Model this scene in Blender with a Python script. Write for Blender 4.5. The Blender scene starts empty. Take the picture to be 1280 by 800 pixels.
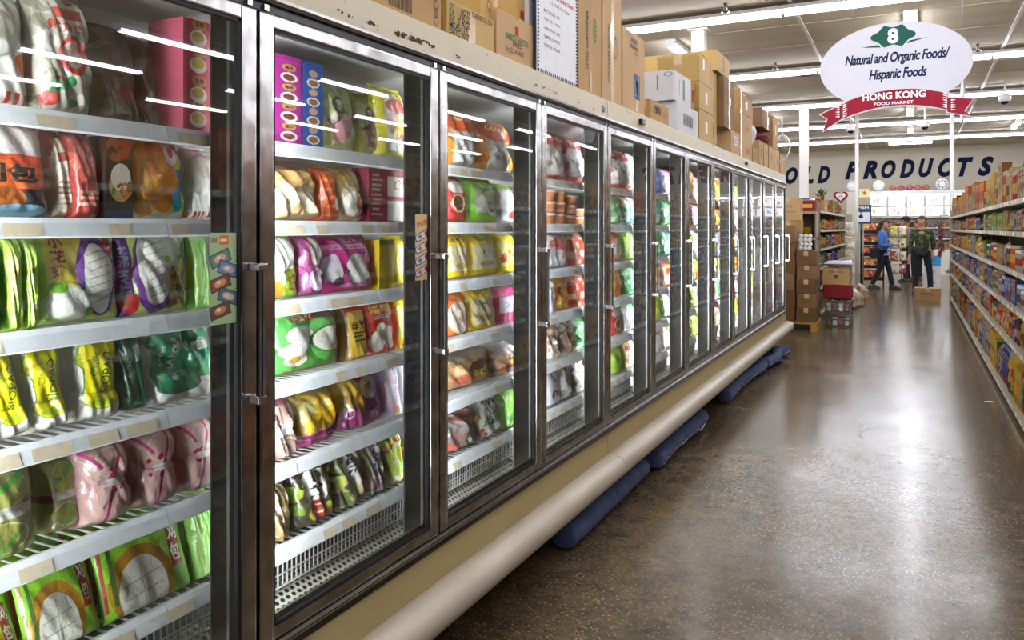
import bpy, bmesh, math, random
import numpy as np
from mathutils import Vector, Matrix

SC = bpy.context.scene
COL = SC.collection
R = math.radians

# ------------------------------------------------------------------ camera, world, exposure
CAM_H = 1.45
F_PX = 970.0
YAW = math.atan(498.0 / F_PX)
cam_d = bpy.data.cameras.new('camera')
cam_d.sensor_width = 36.0
cam_d.lens = F_PX / 1280.0 * 36.0
cam_d.shift_y = -115.0 / 1280.0
cam_d.clip_start = 0.05
cam_d.clip_end = 200
cam = bpy.data.objects.new('camera', cam_d)
COL.objects.link(cam)
cam.location = (0, 0, CAM_H)
cam.rotation_euler = (R(90), 0, YAW)
SC.camera = cam
SC.view_settings.view_transform = 'Standard'
SC.view_settings.look = 'None'
SC.view_settings.gamma = 1.0
SC.view_settings.use_curve_mapping = False
SC.view_settings.exposure = 0.0
world = bpy.data.worlds.new('world')
SC.world = world
world.use_nodes = True
world.node_tree.nodes['Background'].inputs[0].default_value = (0.8, 0.85, 1, 1)
world.node_tree.nodes['Background'].inputs[1].default_value = 0.02
SC.cycles.max_bounces = 8
SC.cycles.diffuse_bounces = 4
SC.cycles.glossy_bounces = 4
SC.cycles.transparent_max_bounces = 16
SC.cycles.sample_clamp_indirect = 6
SC.cycles.caustics_reflective = False
SC.cycles.caustics_refractive = False
SC.cycles.use_denoising = True
SC.cycles.use_light_tree = True
STRIP_L = 34.0      # radiance of the ceiling tubes
CASE_L = 58.0       # radiance of the tubes inside the freezer

SN, CS = math.sin(YAW), math.cos(YAW)
def y_at(px, X):                       # world Y of the pixel column px on the plane X
    t = (px - 640) / F_PX
    return X / (-SN + t * CS) * (CS + t * SN)
def depth(X, Y): return -X * SN + Y * CS
def z_at(py, X, Y): return CAM_H + (285 - py) / F_PX * depth(X, Y)
def x_at(px, Y):
    t = (px - 640) / F_PX
    return Y / (CS + t * SN) * (-SN + t * CS)

# ------------------------------------------------------------------ colours and materials
def lin(c):
    c = c / 255.0
    return c / 12.92 if c <= 0.04045 else ((c + 0.055) / 1.055) ** 2.4
def hexc(h):
    h = h.lstrip('#')
    return tuple(lin(int(h[i:i + 2], 16)) for i in (0, 2, 4))

MATS = {}
def new_mat(name):
    m = bpy.data.materials.new(name); m.use_nodes = True
    MATS[name] = m
    nt = m.node_tree
    return m, nt, nt.nodes['Principled BSDF']
def plain(name, col, rough=0.5, metal=0.0, noise=0.0, nscale=8, bump=0.0, bscale=40, coat=0.0, spec=0.5):
    """Procedural material: base colour broken up by noise, with optional bump."""
    m, nt, b = new_mat(name)
    c = hexc(col)
    b.inputs['Base Color'].default_value = (*c, 1)
    b.inputs['Roughness'].default_value = rough
    b.inputs['Metallic'].default_value = metal
    b.inputs['Coat Weight'].default_value = coat
    b.inputs['Specular IOR Level'].default_value = spec
    tc = nt.nodes.new('ShaderNodeTexCoord')
    if noise > 0:
        n = nt.nodes.new('ShaderNodeTexNoise'); n.inputs['Scale'].default_value = nscale
        n.inputs['Detail'].default_value = 5
        r = nt.nodes.new('ShaderNodeValToRGB')
        r.color_ramp.elements[0].position = .3; r.color_ramp.elements[1].position = .7
        r.color_ramp.elements[0].color = (*[x * (1 - noise) for x in c], 1)
        r.color_ramp.elements[1].color = (*[min(1, x * (1 + noise * .6)) for x in c], 1)
        nt.links.new(tc.outputs['Object'], n.inputs['Vector'])
        nt.links.new(n.outputs['Fac'], r.inputs['Fac'])
        nt.links.new(r.outputs['Color'], b.inputs['Base Color'])
    if bump > 0:
        n2 = nt.nodes.new('ShaderNodeTexNoise'); n2.inputs['Scale'].default_value = bscale
        n2.inputs['Detail'].default_value = 3
        bp = nt.nodes.new('ShaderNodeBump'); bp.inputs['Strength'].default_value = bump
        bp.inputs['Distance'].default_value = 0.01
        nt.links.new(tc.outputs['Object'], n2.inputs['Vector'])
        nt.links.new(n2.outputs['Fac'], bp.inputs['Height'])
        nt.links.new(bp.outputs['Normal'], b.inputs['Normal'])
    return m
def emit(name, col, strength):
    m, nt, b = new_mat(name)
    b.inputs['Base Color'].default_value = (.8, .8, .8, 1)
    b.inputs['Emission Color'].default_value = (*hexc(col), 1)
    b.inputs['Emission Strength'].default_value = strength
    return m

plain('chrome', 'C8C8CC', .16, 1.0, .08, 3)
plain('steel', '9A9896', .3, 1.0, .1, 6)
plain('dark_anodised', '3B332A', .3, .7, .15, 5)
plain('black_rubber', '0C0C0D', .6)
plain('black_metal', '161514', .28, .3)
plain('case_white', 'A9ABA6', .45, 0, .05, 4)
plain('case_grey', '55585A', .55, 0, .1, 5)
plain('rail', 'F0F2F4', .35, 0, .08, 30)
plain('tag_cream', 'E6D6B6', .5, 0, .1, 60)
plain('tag_white', 'F3F4F4', .5, 0, .1, 60)
plain('wire_white', 'D8D8D4', .35, .2)
plain('bumper', 'C4B8A4', .42, 0, .08, 3, .1, 60)
plain('panel_beige', 'BFAC78', .5, 0, .05, 2)
plain('kick', '0F0E0D', .6, 0, .3, 12)
plain('wall_paint', 'C9C2AE', .8, 0, .04, 1.2)
plain('wall_white', 'DCD8CC', .7, 0, .04, 2)
plain('column_paint', 'EDEBE4', .45, 0, .03, 3)
plain('fixture_white', 'EEEEEE', .4)
plain('kraft', 'B8935F', .75, 0, .10, 5, .08, 30)
plain('kraft_shaded', '74522F', .75, 0, .12, 5, .08, 30)  # darker kraft: shade on the floor stacks is put into the colour
plain('kraft_light', 'C6A274', .75, 0, .08, 5, .08, 30)
plain('kraft_dark', '8A6843', .75, 0, .12, 5, .08, 30)
plain('carton_white', 'D9D7DA', .6, 0, .06, 5)
plain('carton_yellow', 'C2A05C', .65, 0, .08, 5)
plain('rust', '4E3320', .85, 0, .4, 60)
plain('tape', 'D6BC90', .2, 0, .1, 20, coat=.4)
plain('ink_black', '1E1B1A', .7); plain('ink_green', '3C7A4C', .7); plain('ink_red', 'B02A22', .7)
plain('ink_navy', '172246', .6); plain('ink_grey', '6C6A6A', .7); plain('ink_brown', '5A3A24', .7)
plain('label_white', 'EEF0F2', .5, 0, .05, 30)
plain('label_blue', '1F3C63', .5); plain('label_yellow', 'E2B24A', .5)
plain('navy_cloth', '505E86', .85, 0, .25, 14, .35, 35)
plain('navy_piping', 'C9CDDA', .7)
plain('shelf_metal', 'A3997F', .45, .1, .08, 8)
plain('shelf_edge', 'B4AB94', .4, .1, .12, 10)
plain('shelf_back', '5E5646', .6, 0, .08, 4)
plain('sign_white', 'C8C6CE', .4)
plain('sign_green', '124F42', .5, spec=.2); plain('sign_red', '8C1028', .5, spec=.2); plain('sign_navy', '0E2044', .6, spec=.2)
plain('letter_navy', '0C1638', .7, spec=.15); plain('letter_red', '861A1E', .6, spec=.2)
plain('plastic_white', 'EDEDED', .3, coat=.3, bump=.2, bscale=20)
plain('burgundy_mesh', '7A1230', .6, 0, .4, 60, .5, 60)
plain('camera_white', 'E8E8E8', .3); plain('dome_black', '111111', .1)
plain('pallet_yellow', 'B48A34', .7, 0, .2, 8)
plain('skin', 'B98468', .55, 0, .05, 10); plain('hair', '14100F', .45, 0, .3, 60, .4, 80)
plain('sweater_blue', '3F6FB8', .85, 0, .12, 20, .2, 60); plain('trousers_black', '15171F', .8, 0, .2, 20, .1, 40)
plain('jacket_grey', '75685F', .85, 0, .15, 20, .2, 50); plain('shoe', '1A1818', .5); plain('shirt_white', 'D9D4CE', .8)
plain('hem_lightblue', '7DA0CC', .85)
plain('chili', '7C0E18', .4, 0, .4, 30); plain('produce_green', '3F6B2E', .6, 0, .4, 30, .3, 30)
plain('wood_red', '8A3B1E', .5, 0, .3, 12)
emit('tube', 'F2F4FF', STRIP_L)
emit('case_tube', 'F4FAFF', CASE_L)
plain('ham', 'A8605A', .5, 0, .35, 12); plain('carton_cream', 'E4DFA0', .6); plain('label_sky', '3A9AD8', .5); plain('lips', '9A4A44', .5)
m_, nt_, b_ = new_mat('backlit_print')
a_ = nt_.nodes.new('ShaderNodeAttribute'); a_.attribute_name = 'Col'; nt_.links.new(a_.outputs['Color'], b_.inputs['Base Color']); nt_.links.new(a_.outputs['Color'], b_.inputs['Emission Color']); b_.inputs['Emission Strength'].default_value = .7

def camo():
    m, nt, b = new_mat('camo_cloth')
    tc = nt.nodes.new('ShaderNodeTexCoord'); n = nt.nodes.new('ShaderNodeTexNoise')
    n.inputs['Scale'].default_value = 9; n.inputs['Detail'].default_value = 1
    r = nt.nodes.new('ShaderNodeValToRGB'); r.color_ramp.interpolation = 'CONSTANT'
    e = r.color_ramp.elements; e[0].color = (*hexc('1E2618'), 1); e[1].position = .46; e[1].color = (*hexc('3C4A24'), 1)
    k = e.new(.56); k.color = (*hexc('66703C'), 1); k = e.new(.63); k.color = (*hexc('222A1A'), 1)
    nt.links.new(tc.outputs['Object'], n.inputs['Vector']); nt.links.new(n.outputs['Fac'], r.inputs['Fac'])
    nt.links.new(r.outputs['Color'], b.inputs['Base Color']); b.inputs['Roughness'].default_value = .85
camo()

def header_mat():
    """Beige enamel with patches of rust of their own shape."""
    m, nt, b = new_mat('header_enamel')
    tc = nt.nodes.new('ShaderNodeTexCoord'); L = nt.links
    mp = nt.nodes.new('ShaderNodeMapping'); mp.inputs['Scale'].default_value = (6, 3.2, 10)
    n = nt.nodes.new('ShaderNodeTexNoise'); n.inputs['Scale'].default_value = 1.6; n.inputs['Detail'].default_value = 3
    n3 = nt.nodes.new('ShaderNodeTexNoise'); n3.inputs['Scale'].default_value = 55; n3.inputs['Detail'].default_value = 4
    L.new(tc.outputs['Object'], mp.inputs['Vector']); L.new(mp.outputs[0], n.inputs['Vector']); L.new(tc.outputs['Object'], n3.inputs['Vector'])
    mul = nt.nodes.new('ShaderNodeMath'); mul.operation = 'MULTIPLY'
    L.new(n.outputs['Fac'], mul.inputs[0]); L.new(n3.outputs['Fac'], mul.inputs[1])
    r = nt.nodes.new('ShaderNodeValToRGB'); r.color_ramp.elements[0].position = .385; r.color_ramp.elements[1].position = .42
    L.new(mul.outputs[0], r.inputs['Fac'])
    mix = nt.nodes.new('ShaderNodeMix'); mix.data_type = 'RGBA'
    mix.inputs['A'].default_value = (*hexc('D8CDB0'), 1); mix.inputs['B'].default_value = (*hexc('5E4128'), 1)
    L.new(r.outputs['Color'], mix.inputs['Factor'])
    n4 = nt.nodes.new('ShaderNodeTexNoise'); n4.inputs['Scale'].default_value = 7
    L.new(tc.outputs['Object'], n4.inputs['Vector'])
    r4 = nt.nodes.new('ShaderNodeValToRGB'); r4.color_ramp.elements[0].color = (.80, .78, .72, 1); r4.color_ramp.elements[1].color = (1, 1, 1, 1)
    L.new(n4.outputs['Fac'], r4.inputs['Fac'])
    m2 = nt.nodes.new('ShaderNodeMix'); m2.data_type = 'RGBA'; m2.blend_type = 'MULTIPLY'; m2.inputs['Factor'].default_value = .6
    L.new(mix.outputs['Result'], m2.inputs['A']); L.new(r4.outputs['Color'], m2.inputs['B'])
    L.new(m2.outputs['Result'], b.inputs['Base Color']); b.inputs['Roughness'].default_value = .5
header_mat()

def glass_mat():
    m = bpy.data.materials.new('door_glass'); m.use_nodes = True; MATS['door_glass'] = m
    nt = m.node_tree; nt.nodes.clear(); L = nt.links
    o = nt.nodes.new('ShaderNodeOutputMaterial'); mx = nt.nodes.new('ShaderNodeMixShader')
    t = nt.nodes.new('ShaderNodeBsdfTransparent'); t.inputs[0].default_value = (.93, .96, .95, 1)
    g = nt.nodes.new('ShaderNodeBsdfGlossy'); g.inputs['Roughness'].default_value = 0.012
    f = nt.nodes.new('ShaderNodeFresnel'); f.inputs['IOR'].default_value = 2.0
    tc = nt.nodes.new('ShaderNodeTexCoord'); n = nt.nodes.new('ShaderNodeTexNoise'); n.inputs['Scale'].default_value = 2.2
    n.inputs['Detail'].default_value = 0
    bp = nt.nodes.new('ShaderNodeBump'); bp.inputs['Strength'].default_value = .05; bp.inputs['Distance'].default_value = .02
    L.new(tc.outputs['Object'], n.inputs['Vector']); L.new(n.outputs['Fac'], bp.inputs['Height']); L.new(bp.outputs[0], g.inputs['Normal'])
    L.new(f.outputs[0], mx.inputs[0]); L.new(t.outputs[0], mx.inputs[1]); L.new(g.outputs[0], mx.inputs[2]); L.new(mx.outputs[0], o.inputs[0])
    m2 = bpy.data.materials.new('clear_glass'); m2.use_nodes = True; MATS['clear_glass'] = m2
    nt = m2.node_tree; nt.nodes.clear(); o = nt.nodes.new('ShaderNodeOutputMaterial'); t = nt.nodes.new('ShaderNodeBsdfTransparent')
    nt.links.new(t.outputs[0], o.inputs[0])
glass_mat()

def film_mat():
    """Clear crinkled plastic film."""
    m = bpy.data.materials.new('clear_film'); m.use_nodes = True; MATS['clear_film'] = m
    nt = m.node_tree; nt.nodes.clear(); L = nt.links
    o = nt.nodes.new('ShaderNodeOutputMaterial'); mx = nt.nodes.new('ShaderNodeMixShader')
    t = nt.nodes.new('ShaderNodeBsdfTransparent'); g = nt.nodes.new('ShaderNodeBsdfGlossy'); g.inputs['Roughness'].default_value = .12
    f = nt.nodes.new('ShaderNodeFresnel'); f.inputs['IOR'].default_value = 1.9
    tc = nt.nodes.new('ShaderNodeTexCoord'); n = nt.nodes.new('ShaderNodeTexNoise'); n.inputs['Scale'].default_value = 28
    n.inputs['Detail'].default_value = 3; n.inputs['Distortion'].default_value = 1.5
    bp = nt.nodes.new('ShaderNodeBump'); bp.inputs['Strength'].default_value = .9; bp.inputs['Distance'].default_value = .02
    L.new(tc.outputs['Object'], n.inputs['Vector']); L.new(n.outputs['Fac'], bp.inputs['Height'])
    L.new(bp.outputs[0], g.inputs['Normal']); L.new(bp.outputs[0], f.inputs['Normal'])
    L.new(f.outputs[0], mx.inputs[0]); L.new(t.outputs[0], mx.inputs[1]); L.new(g.outputs[0], mx.inputs[2]); L.new(mx.outputs[0], o.inputs[0])
film_mat()

def print_mat(name, rough, coat, bump, bscale):
    """Printed packaging: the print is the thing's own vertex colour."""
    m, nt, b = new_mat(name); L = nt.links
    a = nt.nodes.new('ShaderNodeAttribute'); a.attribute_name = 'Col'
    L.new(a.outputs['Color'], b.inputs['Base Color'])
    b.inputs['Roughness'].default_value = rough; b.inputs['Coat Weight'].default_value = coat; b.inputs['Coat Roughness'].default_value = .08
    if bump:
        tc = nt.nodes.new('ShaderNodeTexCoord'); n = nt.nodes.new('ShaderNodeTexNoise'); n.inputs['Scale'].default_value = bscale
        n.inputs['Detail'].default_value = 2; n.inputs['Distortion'].default_value = 1.2
        bp = nt.nodes.new('ShaderNodeBump'); bp.inputs['Strength'].default_value = bump; bp.inputs['Distance'].default_value = .02
        L.new(tc.outputs['Object'], n.inputs['Vector']); L.new(n.outputs['Fac'], bp.inputs['Height']); L.new(bp.outputs[0], b.inputs['Normal'])
        L.new(bp.outputs[0], b.inputs['Coat Normal'])
print_mat('print_bag', .42, .85, .26, 30)
print_mat('print_card', .45, .15, 0, 1)
print_mat('print_matte', .7, 0, 0, 1); MATS['print_matte'].node_tree.nodes['Principled BSDF'].inputs['Specular IOR Level'].default_value = .2

def perf_mat():
    """Grey plate with staggered round holes."""
    m = bpy.data.materials.new('perforated'); m.use_nodes = True; MATS['perforated'] = m
    nt = m.node_tree; L = nt.links; b = nt.nodes['Principled BSDF']; out = nt.nodes['Material Output']
    b.inputs['Base Color'].default_value = (*hexc('B4B2A6'), 1); b.inputs['Metallic'].default_value = .3; b.inputs['Roughness'].default_value = .4
    def mth(op, a, bb=None):
        n = nt.nodes.new('ShaderNodeMath'); n.operation = op
        for i, v in enumerate((a, bb)):
            if v is None: continue
            if isinstance(v, (int, float)): n.inputs[i].default_value = v
            else: L.new(v, n.inputs[i])
        return n.outputs[0]
    uv = nt.nodes.new('ShaderNodeUVMap'); sp = nt.nodes.new('ShaderNodeSeparateXYZ'); L.new(uv.outputs[0], sp.inputs[0])
    P = 0.021
    gv = mth('DIVIDE', sp.outputs['Y'], P * .866); row = mth('FLOOR', gv); fv = mth('SUBTRACT', mth('SUBTRACT', gv, row), .5)
    off = mth('MULTIPLY', mth('MODULO', row, 2.0), .5)
    gu = mth('ADD', mth('DIVIDE', sp.outputs['X'], P), off); fu = mth('SUBTRACT', mth('FRACT', gu), .5)
    d = mth('ADD', mth('MULTIPLY', fu, fu), mth('MULTIPLY', mth('MULTIPLY', fv, fv), .75))
    hole = mth('LESS_THAN', d, .1)
    t = nt.nodes.new('ShaderNodeBsdfTransparent'); mx = nt.nodes.new('ShaderNodeMixShader')
    L.new(hole, mx.inputs[0]); L.new(b.outputs[0], mx.inputs[1]); L.new(t.outputs[0], mx.inputs[2]); L.new(mx.outputs[0], out.inputs[0])
perf_mat()

def floor_mat():
    m, nt, b = new_mat('polished_concrete'); L = nt.links
    tc = nt.nodes.new('ShaderNodeTexCoord')
    def noise(s, d=4, dist=0):
        n = nt.nodes.new('ShaderNodeTexNoise'); n.inputs['Scale'].default_value = s; n.inputs['Detail'].default_value = d
        n.inputs['Distortion'].default_value = dist; L.new(tc.outputs['Object'], n.inputs['Vector']); return n
    def ramp(src, p0, c0, p1, c1):
        r = nt.nodes.new('ShaderNodeValToRGB'); e = r.color_ramp.elements
        e[0].position, e[1].position = p0, p1; e[0].color = (*c0, 1); e[1].color = (*c1, 1); L.new(src, r.inputs['Fac']); return r
    def mix(a, bb, f, mode='MIX'):
        n = nt.nodes.new('ShaderNodeMix'); n.data_type = 'RGBA'; n.blend_type = mode
        for k, v in (('A', a), ('B', bb), ('Factor', f)):
            if isinstance(v, (int, float)): n.inputs[k].default_value = v
            elif isinstance(v, tuple): n.inputs[k].default_value = (*v, 1)
            else: L.new(v, n.inputs[k])
        return n.outputs['Result']
    base = ramp(noise(.8, 6, .6).outputs['Fac'], .3, hexc('544836'), .72, hexc('7C6E58')).outputs['Color']
    base = mix(base, ramp(noise(9, 6).outputs['Fac'], .35, (.55, .52, .48), .7, (1.15, 1.12, 1.08)).outputs['Color'], .8, 'MULTIPLY')
    base = mix(base, ramp(noise(42, 5).outputs['Fac'], .34, (.62, .6, .58), .68, (1.3, 1.28, 1.2)).outputs['Color'], .8, 'MULTIPLY')
    v = nt.nodes.new('ShaderNodeTexVoronoi'); v.inputs['Scale'].default_value = 105; v.inputs['Randomness'].default_value = 1
    L.new(tc.outputs['Object'], v.inputs['Vector'])
    # aggregate chips: only some cells
    sp = nt.nodes.new('ShaderNodeSeparateColor'); L.new(v.outputs['Color'], sp.inputs[0])
    pick = nt.nodes.new('ShaderNodeMath'); pick.operation = 'GREATER_THAN'; pick.inputs[1].default_value = .68; L.new(sp.outputs[0], pick.inputs[0])
    near = nt.nodes.new('ShaderNodeMath'); near.operation = 'LESS_THAN'; near.inputs[1].default_value = .34; L.new(v.outputs['Distance'], near.inputs[0])
    both = nt.nodes.new('ShaderNodeMath'); both.operation = 'MULTIPLY'; L.new(pick.outputs[0], both.inputs[0]); L.new(near.outputs[0], both.inputs[1])
    chips = mix(base, hexc('B3A486'), both.outputs[0])
    patch = ramp(noise(1.3, 3).outputs['Fac'], .42, (0, 0, 0), .6, (1, 1, 1)).outputs['Color']
    col = mix(base, chips, mix((.35, .35, .35), (.85, .85, .85), patch))
    pick2 = nt.nodes.new('ShaderNodeMath'); pick2.operation = 'LESS_THAN'; pick2.inputs[1].default_value = .1; L.new(sp.outputs[1], pick2.inputs[0])
    b2 = nt.nodes.new('ShaderNodeMath'); b2.operation = 'MULTIPLY'; L.new(pick2.outputs[0], b2.inputs[0]); L.new(near.outputs[0], b2.inputs[1])
    col = mix(col, hexc('3A322A'), b2.outputs[0])
    # hairline cracks
    vc = nt.nodes.new('ShaderNodeTexVoronoi'); vc.feature = 'DISTANCE_TO_EDGE'; vc.inputs['Scale'].default_value = .38
    dn = noise(2.5, 5); add = nt.nodes.new('ShaderNodeVectorMath'); add.operation = 'MULTIPLY_ADD'
    L.new(dn.outputs['Color'], add.inputs[0]); add.inputs[1].default_value = (.35, .35, 0); L.new(tc.outputs['Object'], add.inputs[2])
    L.new(add.outputs[0], vc.inputs['Vector'])
    ck = ramp(vc.outputs['Distance'], .0012, (1, 1, 1), .003, (0, 0, 0)).outputs['Color']
    ckm = mix((0, 0, 0), ck, ramp(noise(1.1, 2).outputs['Fac'], .5, (0, 0, 0), .6, (1, 1, 1)).outputs['Color'])
    col = mix(col, hexc('7C7064'), ckm)
    L.new(col, b.inputs['Base Color'])
    rr = ramp(noise(3, 4).outputs['Fac'], .3, (.15,) * 3, .75, (.23,) * 3); L.new(rr.outputs['Color'], b.inputs['Roughness'])
    bp = nt.nodes.new('ShaderNodeBump'); bp.inputs['Strength'].default_value = .12; bp.inputs['Distance'].default_value = .004
    nn = noise(2.2, 1); L.new(nn.outputs['Fac'], bp.inputs['Height']); bp.inputs['Strength'].default_value = .1; L.new(bp.outputs[0], b.inputs['Normal'])
floor_mat()

def ceiling_mat():
    m, nt, b = new_mat('ceiling_board'); L = nt.links
    tc = nt.nodes.new('ShaderNodeTexCoord'); mp = nt.nodes.new('ShaderNodeMapping'); mp.inputs['Scale'].default_value = (.25, 2.2, 1)
    n = nt.nodes.new('ShaderNodeTexNoise'); n.inputs['Scale'].default_value = 1.3; n.inputs['Detail'].default_value = 5
    L.new(tc.outputs['Object'], mp.inputs[0]); L.new(mp.outputs[0], n.inputs['Vector'])
    r = nt.nodes.new('ShaderNodeValToRGB'); r.color_ramp.elements[0].position = .3; r.color_ramp.elements[1].position = .7
    r.color_ramp.elements[0].color = (*hexc('CBBDA2'), 1); r.color_ramp.elements[1].color = (*hexc('D8CBB3'), 1)
    L.new(n.outputs['Fac'], r.inputs[0]); L.new(r.outputs[0], b.inputs['Base Color']); b.inputs['Roughness'].default_value = .8
ceiling_mat()

# ------------------------------------------------------------------ text outlines
_tc = {}
def text_tris(s, bold=0.0, shear=0.0, space=1.0):
    k = (s, bold, shear, space)
    if k in _tc: return _tc[k]
    cu = bpy.data.curves.new('t', 'FONT'); cu.body = s; cu.offset = bold; cu.shear = shear; cu.space_character = space
    cu.resolution_u = 3
    ob = bpy.data.objects.new('t', cu); COL.objects.link(ob)
    dg = bpy.context.evaluated_depsgraph_get(); dg.update()
    me = bpy.data.meshes.new_from_object(ob.evaluated_get(dg))
    me.calc_loop_triangles()
    v = np.array([tuple(x.co)[:2] for x in me.vertices]) if len(me.vertices) else np.zeros((0, 2))
    t = np.array([tuple(x.vertices) for x in me.loop_triangles]) if len(me.loop_triangles) else np.zeros((0, 3), int)
    bpy.data.objects.remove(ob); bpy.data.curves.remove(cu); bpy.data.meshes.remove(me)
    if len(v):
        lo, hi = v.min(0), v.max(0); v = (v - (lo + hi) / 2) / np.maximum(hi - lo, 1e-6)   # unit box, centred
        asp = (hi - lo)[0] / max((hi - lo)[1], 1e-6)
    else: asp = 1
    _tc[k] = (v, t, asp)
    return _tc[k]

# ------------------------------------------------------------------ mesh builder
class MB:
    def __init__(self): self.v = []; self.f = []; self.m = []; self.mats = []; self.col = {}; self.sm = []; self.uv = {}
    def mi(self, mat):
        if mat not in self.mats: self.mats.append(mat)
        return self.mats.index(mat)
    def add(self, vs, fs, mat, smooth=False, cols=None):
        o = len(self.v); self.v.extend([tuple(p) for p in vs]); k = self.mi(mat)
        for f in fs: self.f.append(tuple(i + o for i in f)); self.m.append(k); self.sm.append(smooth)
        if cols is not None:
            for i, c in enumerate(cols): self.col[o + i] = c
        return self
    def box(self, x0, x1, y0, y1, z0, z1, mat, M=None, bev=0.0):
        if bev > 0:
            bm = bmesh.new(); bmesh.ops.create_cube(bm, size=1)
            for v in bm.verts: v.co = Vector(((x0 + x1) / 2 + v.co.x * (x1 - x0), (y0 + y1) / 2 + v.co.y * (y1 - y0), (z0 + z1) / 2 + v.co.z * (z1 - z0)))
            bmesh.ops.bevel(bm, geom=bm.edges[:], offset=bev, segments=2, affect='EDGES', profile=.7)
            bm.verts.ensure_lookup_table(); vs = [v.co.copy() for v in bm.verts]; fs = [[v.index for v in f.verts] for f in bm.faces]
            bm.free()
        else:
            vs = [Vector((x, y, z)) for x in (x0, x1) for y in (y0, y1) for z in (z0, z1)]
            fs = [(0, 1, 3, 2), (4, 6, 7, 5), (0, 4, 5, 1), (2, 3, 7, 6), (0, 2, 6, 4), (1, 5, 7, 3)]
        if M is not None: vs = [M @ v for v in vs]
        return self.add(vs, fs, mat)
    def prism_y(self, prof, y0, y1, mat, smooth=False, caps=True):
        n = len(prof); vs = [(x, y0, z) for x, z in prof] + [(x, y1, z) for x, z in prof]
        fs = [(i, (i + 1) % n, n + (i + 1) % n, n + i) for i in range(n)]
        self.add(vs, fs, mat, smooth)
        if caps: self.add(vs, [tuple(range(n - 1, -1, -1)), tuple(range(n, 2 * n))], mat)
        return self
    def prism(self, poly, z0, z1, mat, M=None):
        n = len(poly); vs = [Vector((x, y, z0)) for x, y in poly] + [Vector((x, y, z1)) for x, y in poly]
        if M is not None: vs = [M @ v for v in vs]
        fs = [(i, (i + 1) % n, n + (i + 1) % n, n + i) for i in range(n)] + [tuple(range(n - 1, -1, -1)), tuple(range(n, 2 * n))]
        return self.add(vs, fs, mat)
    def tube(self, pts, r, mat, seg=8, smooth=True, caps=True):
        pts = [Vector(p) for p in pts]; rs = r if isinstance(r, (list, tuple)) else [r] * len(pts)
        vs = []
        for i, p in enumerate(pts):
            d = (pts[min(i + 1, len(pts) - 1)] - pts[max(i - 1, 0)])
            if d.length < 1e-9: d = Vector((0, 0, 1))
            d.normalize(); a = Vector((0, 0, 1)) if abs(d.z) < .9 else Vector((1, 0, 0))
            u = d.cross(a).normalized(); w = d.cross(u)
            for k in range(seg):
                t = 2 * math.pi * k / seg; vs.append(p + (u * math.cos(t) + w * math.sin(t)) * rs[i])
        fs = [(i * seg + k, i * seg + (k + 1) % seg, (i + 1) * seg + (k + 1) % seg, (i + 1) * seg + k) for i in range(len(pts) - 1) for k in range(seg)]
        if caps: fs += [tuple(range(seg)), tuple(range((len(pts) - 1) * seg, len(pts) * seg))]
        return self.add(vs, fs, mat, smooth)
    def lathe(self, prof, mat, c=(0, 0, 0), seg=20, smooth=True, axis='z', cols=None):
        vs = []; cc = []
        for j, (r, z) in enumerate(prof):
            for k in range(seg):
                t = 2 * math.pi * k / seg; a, b = r * math.cos(t), r * math.sin(t)
                p = (a, b, z) if axis == 'z' else ((z, a, b) if axis == 'x' else (a, z, b))
                vs.append((p[0] + c[0], p[1] + c[1], p[2] + c[2]))
                if cols: cc.append(cols[j])
        n = len(prof)
        fs = [(i * seg + k, i * seg + (k + 1) % seg, (i + 1) * seg + (k + 1) % seg, (i + 1) * seg + k) for i in range(n - 1) for k in range(seg)]
        fs += [tuple(range(seg)), tuple(range((n - 1) * seg, n * seg))]
        return self.add(vs, fs, mat, smooth, cc if cols else None)
    def ball(self, c, r, mat, seg=12, cols=None):
        rx, ry, rz = r if isinstance(r, (tuple, list)) else (r, r, r)
        o = len(self.v); vs = []; n = seg // 2
        for i in range(n + 1):
            a = math.pi * i / n
            for k in range(seg):
                t = 2 * math.pi * k / seg
                vs.append((c[0] + rx * math.sin(a) * math.cos(t), c[1] + ry * math.sin(a) * math.sin(t), c[2] + rz * math.cos(a)))
        fs = [(i * seg + k, (i + 1) * seg + k, (i + 1) * seg + (k + 1) % seg, i * seg + (k + 1) % seg) for i in range(n) for k in range(seg)]
        return self.add(vs, fs, mat, True, cols=[cols] * len(vs) if cols else None)
    def text(self, s, M, w, h, mat, bold=0.0, shear=0.0, space=1.0, depth=0.0):
        """s in a w x h box centred at M (w or h None: keep the lettering's aspect)."""
        v, t, asp = text_tris(s, bold, shear, space)
        if not len(v): return self
        if w is None: w = h * asp
        if h is None: h = w / asp
        top = [M @ Vector((a * w, b * h, depth)) for a, b in v]
        self.add(top, [tuple(x) for x in t], mat)
        if depth:
            ed = {}
            for x in t:
                for i in range(3):
                    a, b = x[i], x[(i + 1) % 3]; ed[(a, b)] = 1
            bot = [M @ Vector((a * w, b * h, 0)) for a, b in v]; n = len(v)
            side = [(b, a, a + n, b + n) for (a, b) in ed if (b, a) not in ed]
            self.add(top + bot, side, mat)
        return self
    def build(self, name, parent=None, loc=None, rz=0, fix=True):
        me = self.mesh(name, fix)
        return link(name, me, parent, loc, rz)
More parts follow.
